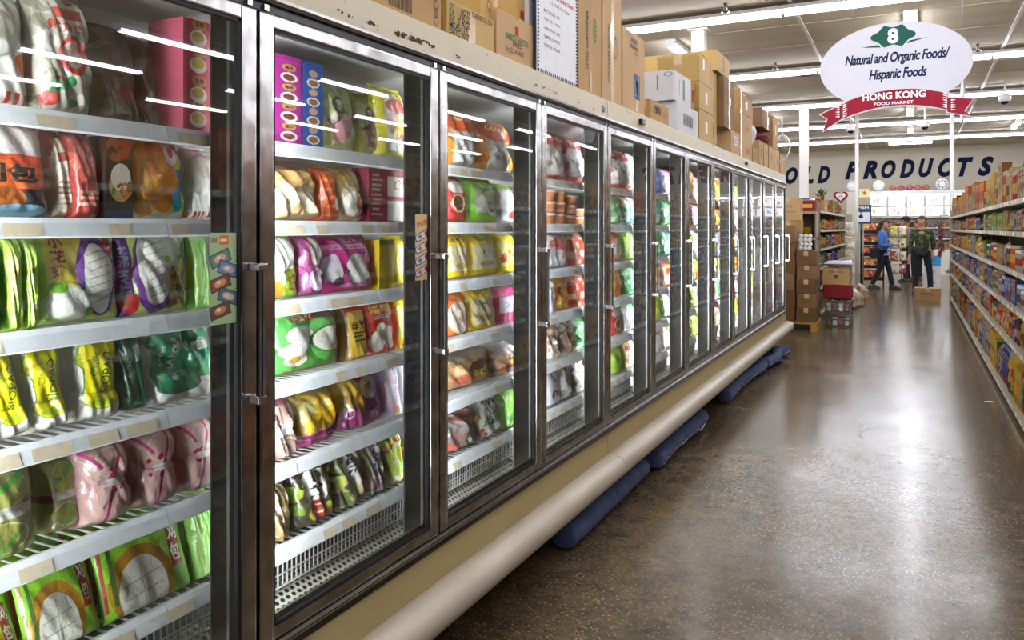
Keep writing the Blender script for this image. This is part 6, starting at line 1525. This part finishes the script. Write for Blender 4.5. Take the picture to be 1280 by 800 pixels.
for i in range(40):
    a, e = rr.uniform(0, 6.28), rr.uniform(.2, 1.4); L = rr.uniform(.1, .18); dx, dy, dz = math.cos(a) * math.cos(e), math.sin(a) * math.cos(e), math.sin(e)
    p = Vector((dx * L, dy * L, dz * L)); s = Vector((-dy, dx, .2)).normalized() * .022; m_ = p * .55
    b.add([(0, 0, 0), m_ + s, p, m_ - s], [(0, 1, 2, 3)], 'produce_green')
b.lathe([(.05, -.08), (.06, 0), (.055, .01)], 'wood_red', seg=10); tag(b.build('green_plant', None, (-1.38, 14.4, 2.0)), 'small dark green leafy plant above the left shelf', 'plant')
b = MB(); b.box(-.1, .1, -.1, .1, 0, .19, 'kraft'); tag(b.build('plant_stand_box', None, (-1.38, 14.4, 1.722)), 'tan box carrying the leafy plant on the left shelf', 'box')

# white pouches clipped on the end panel of the left shelf
def pouch_thing(x, y, z, w, h, d, base, cols, label, seed, rz=-math.pi / 2, group=None, name='hanging_pouch', cat='pouch', tilt=0):
    P = Paint(w, h, 14, 14, base); r = random.Random(seed)
    if cols: P.clutter(r, 5, cols, .2, .12)
    o = pouch(w, h, d, 14, 14, P, r, wr=.12).build(name, None, (x, y, z)); o.rotation_euler = (0, tilt, rz)
    return tag(o, label, cat, group)
for i in range(6):
    for j in range(2):
        pouch_thing(-1.42 + .20 * j + .05 * (i % 2), LY1 + .18 - .02 * i, 1.42 - i * .145, .20, .15, .10, 'E2D8C0' if i else ('E8D84A' if j == 0 else 'E8E4DA'), ['F0EAD8'], 'cream hanging pouch past the left shelf, %s row from top, %s' % (ORD[i], 'left' if j == 0 else 'right'), i * 3 + j, group='cream pouches on a clip strip', tilt=0)
b = MB(); b.box(-1.56, -1.14, LY1 + .28, LY1 + .30, 0, 1.75, 'shelf_metal'); tag(b.build('freestanding_board'), 'pale upright panel behind the cream pouches', 'panel')
rr = random.Random(3)
for i in range(9):
    pouch_thing(-.98 + .05 * (i % 3), 15.2 + i * .3, .02 + .0 * i, .3, .2 + .1 * (i % 2), .22, ['D8C8A4', 'E4E0DC', 'C8A87A'][i % 3], ['B89A6A', 'F0EEE8'], 'floor sack along the left shelf foot, %s from the near end' % ORD[i], 60 + i, rz=0, group='sacks along the foot of the left shelf', name='snack_sack', cat='sack')

# poster board and black bread rack
y = 20.6; x = x_at(1079, y)
b = MB(); w, h = .36, .46
b.box(-w / 2, w / 2, 0, .02, 0, h, 'label_blue'); b.box(-w / 2, w / 2, -.003, 0, h * .72, h * .98, 'label_blue'); b.box(-w * .42, w * .42, -.004, 0, h * .12, h * .62, 'label_white')
b.lathe([(.02, -.006), (.05, -.005)], 'ink_navy', (-.05, 0, h * .38), 12, axis='y'); b.box(-.06, -.04, -.006, -.004, h * .38, h * .8, 'ink_navy'); b.text('FISH', MY(0, -.005, h * .86), .24, .07, 'label_white', .02)
b.tube([(0, .03, -1.55 + .01), (0, .03, 0)], .015, 'steel', 6); b.box(-.15, .15, -.1, .16, -1.55, -1.53, 'steel')
tag(b.build('poster_stand', None, (x, y, 1.55)), 'blue and white poster on a stand left of the woman in blue', 'poster')
y = 21.2; x0, x1 = x_at(1076, y), x_at(1104, y)
t = thing('bread_rack', 'black wire rack of bagged bread left of the woman', 'rack', (0, 0, 0))
for xx in (x0, x1):
    for yy in (y, y + .45): b = MB(); b.tube([(xx, yy, 0), (xx, yy, 1.62)], .014, 'black_metal', 8); b.build('post', t)
RZ_ = [.18, .48, .78, 1.06, 1.34]
for z in RZ_:
    b = MB(); b.box(x0, x1, y, y + .45, z - .012, z, 'black_metal'); b.box(x0 - .01, x1 + .01, y - .012, y, z - .03, z + .05, 'black_metal'); b.build('shelf', t)
k = 0
for zi, z in enumerate(RZ_):
    for j in range(3):
        base = ['D88A2A', 'C83A2A', 'C8784A', 'E0A03A', 'D85A3A'][(zi * 2 + j) % 5]
        pouch_thing(x0 + .13 + j * ((x1 - x0 - .2) / 2.2), y + .12, z + .002, .155, .22, .14, base, ['F0D8A0', '8A2A1A'], 'bagged loaf on the black rack, %s shelf from the floor, %s' % (ORD[zi], ['left', 'middle', 'right'][j]), 90 + k, group='bagged loaves on the black rack', name='bread_bag', cat='bread bag'); k += 1
# strip of cream and red packs right of the woman
y = 22.0
t = thing('strip_rack', 'tall narrow rack right of the woman in blue', 'rack', (0, 0, 0)); xa, xb = x_at(1113, y), x_at(1127, y)
for xx in (xa, xb): b = MB(); b.tube([(xx, y + .1, 0), (xx, y + .1, 1.6)], .014, 'steel', 8); b.build('post', t)
for z in (.3, .62, .94, 1.26): b = MB(); b.box(xa - .02, xb + .02, y - .12, y + .14, z - .015, z, 'shelf_metal'); b.build('shelf', t)
for zi, z in enumerate((.3, .62, .94, 1.26)):
    for j in range(2):
        pouch_thing(xa + .08 + j * .2, y - .02, z + .002, .17, .24, .12, ['E8DCC0', 'A82A34', 'D8D0B0', 'C8C86A'][(zi + j) % 4], ['F0EEE0', 'B8A060'], 'pack on the narrow rack, %s shelf from the floor, %s side' % (ORD[zi], ['left', 'right'][j]), 130 + zi * 2 + j, group='packs on the narrow rack', name='snack_bag', cat='snack bag')

# ------------------------------------------------------------------ back counter with lit boards
BY = 27.3; bx0, bx1 = x_at(1086, BY), 3.6
t = thing('back_counter', 'long white lit display counter along the back wall', 'display counter', (0, 0, 0))
b = MB(); b.box(bx0, bx1, BY + .5, BY + .6, 0, 2.62, 'wall_white'); b.build('back_panel', t)
b = MB(); b.box(bx0, bx1, BY, BY + .5, 0, .75, 'wall_white', bev=.01); b.build('counter_base', t)
b = MB(); b.box(bx0 - .03, bx1 + .03, BY - .05, BY + .6, 2.50, 2.62, 'fixture_white', bev=.01); b.build('canopy', t)
b = MB(); b.box(bx0 + .05, bx1 - .05, BY + .02, BY + .06, 2.47, 2.499, 'tube'); b.build('canopy_light', t)
for z in (.78, 1.12, 1.46, 1.80): b = MB(); b.box(bx0, bx1, BY + .08, BY + .5, z - .02, z, 'fixture_white'); b.build('shelf', t)
rr = random.Random(11); nb = 9; step = (bx1 - bx0) / nb
for row, (z0, z1) in enumerate(((2.17, 2.45), (1.84, 2.12))):
    for i in range(nb):
        xa = bx0 + i * step + .03; w = step - .06
        P = Paint(w, z1 - z0, 30, 16, 'F4F0EC')
        for _ in range(3): P.ell(rr.uniform(.15, .85), rr.uniform(.3, .7), .09, .22, rr.choice(['E0B040', 'C86A5A', '6AA0C0', 'D8C8B0', '8AB07A', 'B8889A']))
        P.rect(.05, .95, .03, .08, '8A8A8A').rect(0, .015, 0, 1, '55606A').rect(.985, 1, 0, 1, '55606A')
        b = MB(); n1 = 31; vs = np.stack([xa + P.U * w, np.full_like(P.U, BY + .39), z0 + P.V * (z1 - z0)], -1).reshape(-1, 3)
        b.add(vs.tolist(), [(j * n1 + k, j * n1 + k + 1, (j + 1) * n1 + k + 1, (j + 1) * n1 + k) for j in range(16) for k in range(30)], 'backlit_print', False, P.C.reshape(-1, 3).tolist())
        b.box(xa, xa + w, BY + .391, BY + .42, z0, z1, 'fixture_white')
        tag(b.build('menu_board', None, None, 0, False), 'lit white menu board with small food pictures, %s from left in the %s row' % (ORD[i], ['upper', 'lower'][row]), 'menu board', 'lit menu boards over the back counter')
cnt = 0
for zi, z in enumerate((.78, 1.12, 1.46)):
    x = bx0 + .1; i = 0
    while x < bx1 - .3:
        c = rr.choice(CN); w = rr.uniform(.2, .34); kd = rr.choice(['box', 'bag', 'jar'])
        if kd == 'jar': w = .15
        m = rpack(kd, c[1], c[2], w, rr.uniform(.16, .27), .15, cnt).mesh(KN[kd][0], fix=kd != 'bag'); o = link(KN[kd][0], m, None, (x + w / 2, BY + .26, z + .001)); o.rotation_euler = (0, 0, -math.pi / 2)
        tag(o, '%s %s on the back counter, %s shelf from below, %s from left' % (c[0], KN[kd][1], ORD[zi], ordi(i)), KN[kd][1], 'goods on the back counter shelves'); x += w + .05; cnt += 1; i += 1
# goods on its canopy
def ball_pack(px, label, r=.19, ring=None):
    x = x_at(px, BY); b = MB(); b.lathe([(.01, -.05), (r * .75, -.045), (r, 0), (r * .75, .05), (.01, .06)], 'plastic_white', (0, 0, r), 26, axis='y')
    if ring:
        for k in range(8): a = k * .8; b.ball((r * .55 * math.cos(a), -.045, r + r * .55 * math.sin(a)), (.03, .012, .03), ring, 8)
    tag(b.build('round_tray', None, (x, BY + .2, 2.622)), label, 'tray', 'round trays on the back counter canopy')
ball_pack(1098, 'plain round white tray on the counter canopy, left of the hams'); ball_pack(1178, 'round white tray with grey dots at the canopy right end', ring='ink_grey')
ball_pack(1065, 'pale round white tray farthest left, behind the thin pole')
b = MB(); b.box(x_at(1058, BY), x_at(1072, BY), BY + .1, BY + .4, 0, 2.62, 'wall_white'); tag(b.build('white_pillar_cabinet'), 'white cabinet under the farthest left round tray', 'cabinet')
for i in range(5):
    x = x_at(1116 + i * 10.5, BY); b = MB(); c = (x, BY + .25, 2.622 + .10)
    b.lathe([(.015, -.11), (.05, -.095), (.09, -.04), (.10, .01), (.075, .06), (.03, .09), (.02, .11)], 'ham', (0, 0, .10), 16, axis='x')
    tag(b.build('ham', None, (x, BY + .25, 2.622)), 'pink ham lying on the counter canopy, %s from left' % ORD[i], 'ham', 'hams on the canopy')
b = MB(); w = x_at(1087, BY) - x_at(1074, BY); b.box(0, w, 0, .2, 0, .26, 'carton_cream', bev=.01); b.text('米', MY(w / 2, -.004, .14), .14, .14, 'ink_red', .02)
tag(b.build('yellow_carton', None, (x_at(1074, BY - .5), BY - .5, 2.42)), 'pale yellow carton above the blue poster', 'carton')
b = MB(); b.box(-.02, w + .02, 0, .3, 0, 2.418, 'shelf_metal', bev=.01); tag(b.build('tall_cabinet', None, (x_at(1074, BY - .5), BY - .55, 0)), 'tall beige cabinet carrying the pale yellow carton', 'cabinet')
# far side of the right shelf: chili string, box on the floor, blue boxes, garlic bulb bag
x = x_at(1176, 17.9); b = MB(); rr = random.Random(8)
xs = .60
for i in range(70):
    z = 1.62 - i * .0105; a = rr.uniform(0, 6.28); L = rr.uniform(.09, .13); c = Vector((0, 0, z)); q = Vector((math.cos(a), math.sin(a), -.9)).normalized() * L * .8
    b.tube([c, c + q * .5 + Vector((0, 0, .004)), c + q], [.006, .013, .002], 'chili', 5, caps=False)
b.tube([(0, 0, 1.7), (0, 0, .86)], .006, 'ink_green', 5); tag(b.build('chili_string', None, (x_at(1176, 18.2), 18.2, 0)), 'long string of dark red chilies by the right shelf end', 'chili string')
b = MB(); b.box(-.02, .12, -.008, .008, 1.70, 1.715, 'steel'); b.box(.104, .12, -.29, .008, 1.70, 1.715, 'steel'); tag(b.build('hook', None, (x_at(1176, 18.2), 18.2, 0)), 'small steel hook holding the chili string', 'hook')
y = 17.4
carton_box(x_at(1176, 17.5), 17.5, .34, .46, .25, 0, 'kraft', 'brown cardboard box on the floor at the foot of the right shelf end', prints=[('n', 'FRESH PRODUCE', .5, .55, .26, .04, 'ink_red', 0)], group='loose cartons on the floor')
lumpy_bag('garlic_bag', 'pale bag hanging at knee height on the right shelf end', 'bag', (.655, 17.7, .55), (.05, .09, .07), 'plastic_white', 3, True)
for i, (z, m, l) in enumerate(((0, 'carton_white', 'bottom white'), (.26, 'carton_white', 'middle white'), (.52, 'label_sky', 'top bright blue'))):
    carton_box(x_at(1176, 21.5), 21.5, .35, .36, .255, z, m, l + ' carton of the stack behind the man in camouflage', tape=False, prints=[('n', 'ICE', .5, .5, .12, .06, 'ink_navy', 0)], group='white and blue cartons stacked behind the man')

# ------------------------------------------------------------------ people
def skin_mesh(joints, edges, mat, sub=2):
    """Continuous surface grown round a skeleton: joints {name: (xyz, radius)}."""
    names = list(joints); idx = {n: i for i, n in enumerate(names)}
    me = bpy.data.meshes.new('b'); me.from_pydata([joints[n][0] for n in names], [(idx[a], idx[c]) for a, c in edges], [])
    o = bpy.data.objects.new('b', me); COL.objects.link(o); o.modifiers.new('s', 'SKIN')
    sv = me.skin_vertices[0].data
    for n, i in idx.items():
        r = joints[n][1]; sv[i].radius = r if isinstance(r, tuple) else (r, r)
    sv[0].use_root = True
    m = o.modifiers.new('u', 'SUBSURF'); m.levels = sub; m.render_levels = sub
    dg = bpy.context.evaluated_depsgraph_get(); dg.update(); out = bpy.data.meshes.new_from_object(o.evaluated_get(dg))
    bpy.data.objects.remove(o); bpy.data.meshes.remove(me); out.materials.clear(); out.materials.append(MATS[mat])
    for p in out.polygons: p.use_smooth = True
    return out
def head_mesh(c, s, turn, mat='skin'):
    """Face, nose, ears, lips; looks along -Y before the turn."""
    b = MB(); n, m = 24, 20; vs = []; M = Matrix.Translation(c) @ Matrix.Rotation(turn, 4, 'Z')
    for j in range(m + 1):
        a = math.pi * j / m; z = math.cos(a)
        for i in range(n):
            t = 2 * math.pi * i / n; x, y = math.sin(a) * math.cos(t) * .075, math.sin(a) * math.sin(t) * .095; zz = z * .115
            k = 1 - .28 * max(0, -z - .15); x *= k; y *= (1 - .12 * max(0, -z - .3))
            if y < 0:
                y += .010 * math.exp(-((zz + .0) / .018) ** 2) * math.exp(-((abs(x) - .03) / .016) ** 2)     # eye sockets
                y -= .022 * math.exp(-((zz + .025) / .022) ** 2) * math.exp(-(x / .012) ** 2)                 # nose
                y -= .006 * math.exp(-((zz + .062) / .008) ** 2) * math.exp(-(x / .026) ** 2)                 # lips
                y -= .006 * math.exp(-((zz + .095) / .016) ** 2) * math.exp(-(x / .03) ** 2)                  # chin
            vs.append(M @ Vector((x * s, y * s, zz * s)))
    fs = [(j * n + i, (j + 1) * n + i, (j + 1) * n + (i + 1) % n, j * n + (i + 1) % n) for j in range(m) for i in range(n)]
    b.add(vs, fs, mat, True)
    for sg in (-1, 1):
        e = MB(); e.ball((sg * .076, .008, -.005), (.010, .020, .032), mat, 8); b.add([M @ (Vector(v) * s) for v in e.v], e.f, mat, True)
    f = MB()
    for sg in (-1, 1): f.ball((sg * .03, -.083, .0), (.013, .008, .007), 'label_white', 8)
    b.add([M @ (Vector(v) * s) for v in f.v], f.f, 'label_white', True)
    f = MB()
    for sg in (-1, 1): f.ball((sg * .03, -.090, .0), (.006, .004, .006), 'hair', 8); f.ball((sg * .03, -.089, .022), (.018, .006, .004), 'hair', 8)
    b.add([M @ (Vector(v) * s) for v in f.v], f.f, 'hair', True)
    f = MB(); f.ball((0, -.098, -.062), (.022, .006, .006), 'letter_red', 8); b.add([M @ (Vector(v) * s) for v in f.v], f.f, 'lips', True)
    return b
def person(name, label, loc, rz, J, hand_dirs, top_mat, leg_mat, hair, head_turn=0, top_len=.0, cap=None, extra=None, collar=None):
    """J: joint positions (pelvis, chest, neck, head, shoulders, elbows, wrists, hips, knees, ankles, toes), person looking along -Y."""
    t = thing(name, label, 'person', loc, rz)
    V = {k: Vector(v) for k, v in J.items()}
    jt = {'pelvis': (V['pelvis'], (.125, .095)), 'waist': ((V['pelvis'] + V['chest']) / 2, (.115, .085)), 'chest': (V['chest'], (.135, .10)), 'neck': (V['neck'], .05), 'skull': (V['head'] - Vector((0, 0, .05)), .045)}
    ed = [('pelvis', 'waist'), ('waist', 'chest'), ('chest', 'neck'), ('neck', 'skull')]
    for s in 'LR':
        jt['sh' + s] = (V['sh' + s], .055); jt['el' + s] = (V['el' + s], .038); jt['wr' + s] = (V['wr' + s], .026)
        d = Vector(hand_dirs[s]).normalized(); pm = V['wr' + s] + d * .07; jt['pm' + s] = (pm, (.034, .018)); side = d.cross(Vector((0, 1, .2))).normalized()
        ed += [('chest', 'sh' + s), ('sh' + s, 'el' + s), ('el' + s, 'wr' + s), ('wr' + s, 'pm' + s)]
        for q in range(4):
            o = side * (-.027 + q * .018); L = [.062, .072, .068, .052][q]
            jt['f%d%s' % (q, s)] = (pm + d * (.03 + L * .4) + o, .0088); jt['g%d%s' % (q, s)] = (pm + d * (.03 + L * .75) + o + Vector((0, -.02, -.004)), .0075)
            ed += [('pm' + s, 'f%d%s' % (q, s)), ('f%d%s' % (q, s), 'g%d%s' % (q, s))]
        jt['t1' + s] = (V['wr' + s] + d * .045 + side * -.04, .011); jt['t2' + s] = (V['wr' + s] + d * .08 + side * -.055, .009); ed += [('wr' + s, 't1' + s), ('t1' + s, 't2' + s)]
        jt['hp' + s] = (V['hp' + s], .085); jt['kn' + s] = (V['kn' + s], .052); jt['an' + s] = (V['an' + s], .036); jt['to' + s] = (V['to' + s], (.035, .025))
        ed += [('pelvis', 'hp' + s), ('hp' + s, 'kn' + s), ('kn' + s, 'an' + s), ('an' + s, 'to' + s)]
    link('body', skin_mesh(jt, ed, 'skin'), t)
    head_mesh(V['head'], 1.0, head_turn).build('head', t)
    g = 1.16
    tj = {'pelvis': (V['pelvis'] - Vector((0, 0, .07 + top_len)), (.168, .132)), 'waist': ((V['pelvis'] + V['chest']) / 2, (.14, .11)), 'chest': (V['chest'], (.16, .12)), 'neck': (V['neck'] - Vector((0, 0, .035)), .065)}
    te = [('pelvis', 'waist'), ('waist', 'chest'), ('chest', 'neck')]
    for s in 'LR':
        tj['sh' + s] = (V['sh' + s], .07); tj['el' + s] = (V['el' + s], .052); tj['wr' + s] = (V['wr' + s] * .85 + V['el' + s] * .15, .040)
        te += [('chest', 'sh' + s), ('sh' + s, 'el' + s), ('el' + s, 'wr' + s)]
    link('sweater' if top_mat != 'jacket_grey' else 'jacket', skin_mesh(tj, te, top_mat), t)
    lj = {'pelvis': (V['pelvis'] + Vector((0, 0, .02)), (.135, .105))}; le = []
    for s in 'LR':
        lj['hp' + s] = (V['hp' + s], .098); lj['kn' + s] = (V['kn' + s], .066); lj['an' + s] = (V['an' + s] + Vector((0, 0, .02)), .058); le += [('pelvis', 'hp' + s), ('hp' + s, 'kn' + s), ('kn' + s, 'an' + s)]
    link('trousers', skin_mesh(lj, le, leg_mat), t)
    for s in 'LR':
        a, to = V['an' + s], V['to' + s]; d = (to - a); d.z = 0; d = d.normalized() if d.length > .01 else Vector((0, -1, 0)); b = MB(); base = min(a.z, to.z) - .055
        M = Matrix.Translation((a.x, a.y, base)) @ Matrix(((-d.y, d.x, 0, 0), (d.x, d.y, 0, 0), (0, 0, 1, 0), (0, 0, 0, 1)))
        M = Matrix.Translation((a.x, a.y, base)) @ Matrix.Rotation(math.atan2(d.y, d.x) - math.pi / 2, 4, 'Z')
        out = [(-.035, -.07), (.035, -.07), (.042, 0), (.05, .10), (.04, .17), (0, .195), (-.04, .17), (-.05, .10), (-.042, 0)]
        b.prism(out, 0, .022, 'hair', M); up = [[(x * .95 * k, (y + .0) * kk + (.0 if k > .8 else -.02), ) for x, y in out] for k, kk in ((1, 1), (.9, .95), (.62, .55))]
        n = len(out); vs = [M @ Vector((x, y, z)) for ring, z in zip(up, (.022, .055, .10)) for x, y in ring]
        b.add(vs, [(j * n + i, j * n + (i + 1) % n, (j + 1) * n + (i + 1) % n, (j + 1) * n + i) for j in range(2) for i in range(n)] + [tuple(range(2 * n, 3 * n))], 'shoe', True)
        b.build('shoe', t)
    # hair
    b = MB(); M = Matrix.Translation(V['head']) @ Matrix.Rotation(head_turn, 4, 'Z'); e = MB(); n, m = 22, 12
    vs = []
    low = {'short': .55, 'long': .62}[hair]
    for j in range(m + 1):
        a = math.pi * low * j / m
        for i in range(n):
            tt = 2 * math.pi * i / n; x, y, z = math.sin(a) * math.cos(tt) * .087, math.sin(a) * math.sin(tt) * .105 + .006, math.cos(a) * .125 + .004
            if y < -.02: z = max(z, .055 + .02 * math.cos(tt * 3)); 
            vs.append(M @ Vector((x, y, z)))
    b.add(vs, [(j * n + i, (j + 1) * n + i, (j + 1) * n + (i + 1) % n, j * n + (i + 1) % n) for j in range(m) for i in range(n)], 'hair', True)
    if hair == 'long':
        pts = [M @ Vector(p) for p in ((0, .07, .03), (0, .10, -.08), (.01, .11, -.20), (0, .10, -.33), (-.01, .10, -.42))]
        b.tube(pts, [.07, .075, .065, .045, .012], 'hair', 12)
    b.build('hair', t)
    if cap:
        b = MB(); e = MB(); e.lathe([(.11, .05), (.11, .09), (.095, .13), (.05, .155), (.01, .16)], cap, seg=20); e.prism([(-.08, -.06), (.08, -.06), (.07, -.15), (0, -.18), (-.07, -.15)], .05, .06, cap)
        b.add([M @ Vector(v) for v in e.v], e.f, cap, True); b.build('cap', t)
    if extra: extra(t, V, M)
    return t
def std(h, **o):
    J = dict(pelvis=(0, 0, .545 * h), chest=(0, 0, .74 * h), neck=(0, 0, .845 * h), head=(0, -.015, .93 * h), shL=(.165, 0, .80 * h), shR=(-.165, 0, .80 * h), elL=(.21, .02, .62 * h), elR=(-.21, .02, .62 * h),
             wrL=(.22, -.04, .475 * h), wrR=(-.22, -.04, .475 * h), hpL=(.085, 0, .52 * h), hpR=(-.085, 0, .52 * h), knL=(.09, -.02, .285 * h), knR=(-.09, -.02, .285 * h), anL=(.09, .02, .055), anR=(-.09, .02, .055), toL=(.10, -.10, .055), toR=(-.10, -.10, .055))
    J.update(o); return J
# woman in blue, turned to the right (her -Y looks along +X of the aisle)
def woman_extra(t, V, M):
    q = MB(); q.tube([(-.13, .02, .80 * 1.64), (-.16, .05, 1.15), (-.2, .10, .98)], .012, 'black_metal', 6); q.box(-.27, -.15, .02, .22, .72, .98, 'trousers_black', bev=.03); q.build('shoulder_bag', t)
    q = MB(); q.lathe([(.152, 0), (.160, .03), (.156, .08), (.150, .10)], 'hem_lightblue', (0, 0, .80), 20); q.build('shirt_hem', t)
    q = MB(); q.box(-.05, .05, -.40, -.38, 1.02, 1.10, 'label_white', bev=.004); q.build('held_card', t)
yW = 20.4
person('person', 'woman in blue sweater and black trousers stepping right, holding something small', (x_at(1103, yW), yW, 0), R(78), std(1.66, wrL=(.06, -.30, 1.06), elL=(.20, -.02, 1.03), wrR=(-.04, -.31, 1.06), elR=(-.2, -.02, 1.03),
    knL=(.08, -.13, .47), anL=(.07, -.20, .055), toL=(.07, -.33, .055), knR=(-.08, .04, .47), anR=(-.07, .22, .075), toR=(-.07, .10, .055), head=(0, -.04, 1.53)), {'L': (-.3, -1, .1), 'R': (.3, -1, .1)}, 'sweater_blue', 'trousers_black', 'long', head_turn=R(-6), extra=woman_extra)
yM = 19.3
person('person', 'man in camouflage sweater and dark trousers facing the viewer, head turned left', (x_at(1152.5, yM), yM, 0), R(-6), std(1.72, wrR=(-.24, -.07, .80), elR=(-.225, .02, 1.08), elL=(.22, .05, 1.10), wrL=(.20, .04, .92), knL=(.15, .02, .48), anL=(.16, .10, .055), toL=(.20, -.02, .055),
    knR=(-.11, -.04, .48), anR=(-.13, -.03, .055), toR=(-.15, -.16, .055)), {'L': (0, -.3, -1), 'R': (0, -.35, -1)}, 'camo_cloth', 'trousers_black', 'short', head_turn=R(-28))
yG = 23.3
person('person', 'man in grey-brown jacket and black cap seen from behind, facing left', (x_at(1133, yG), yG, 0), R(-112), std(1.74, wrL=(.14, -.30, 1.12), elL=(.23, -.02, 1.08), wrR=(-.14, -.30, 1.12), elR=(-.23, -.02, 1.08)), {'L': (-.2, -1, 0), 'R': (.2, -1, 0)}, 'jacket_grey', 'trousers_black', 'short', cap='hair', top_len=.06)
yP = 24.6
person('person', 'person mostly hidden between the two men, only dark hair and face showing', (x_at(1146, yP), yP, 0), R(-20), std(1.66), {'L': (0, 0, -1), 'R': (0, 0, -1)}, 'shirt_white', 'trousers_black', 'short')
# extra store stock seen far beyond the woman
stock(3.2, 8, 17, [.1, .5, .85, 1.2, 1.5, 1.75], 1, 5, 'the next aisle shelf') if False else None
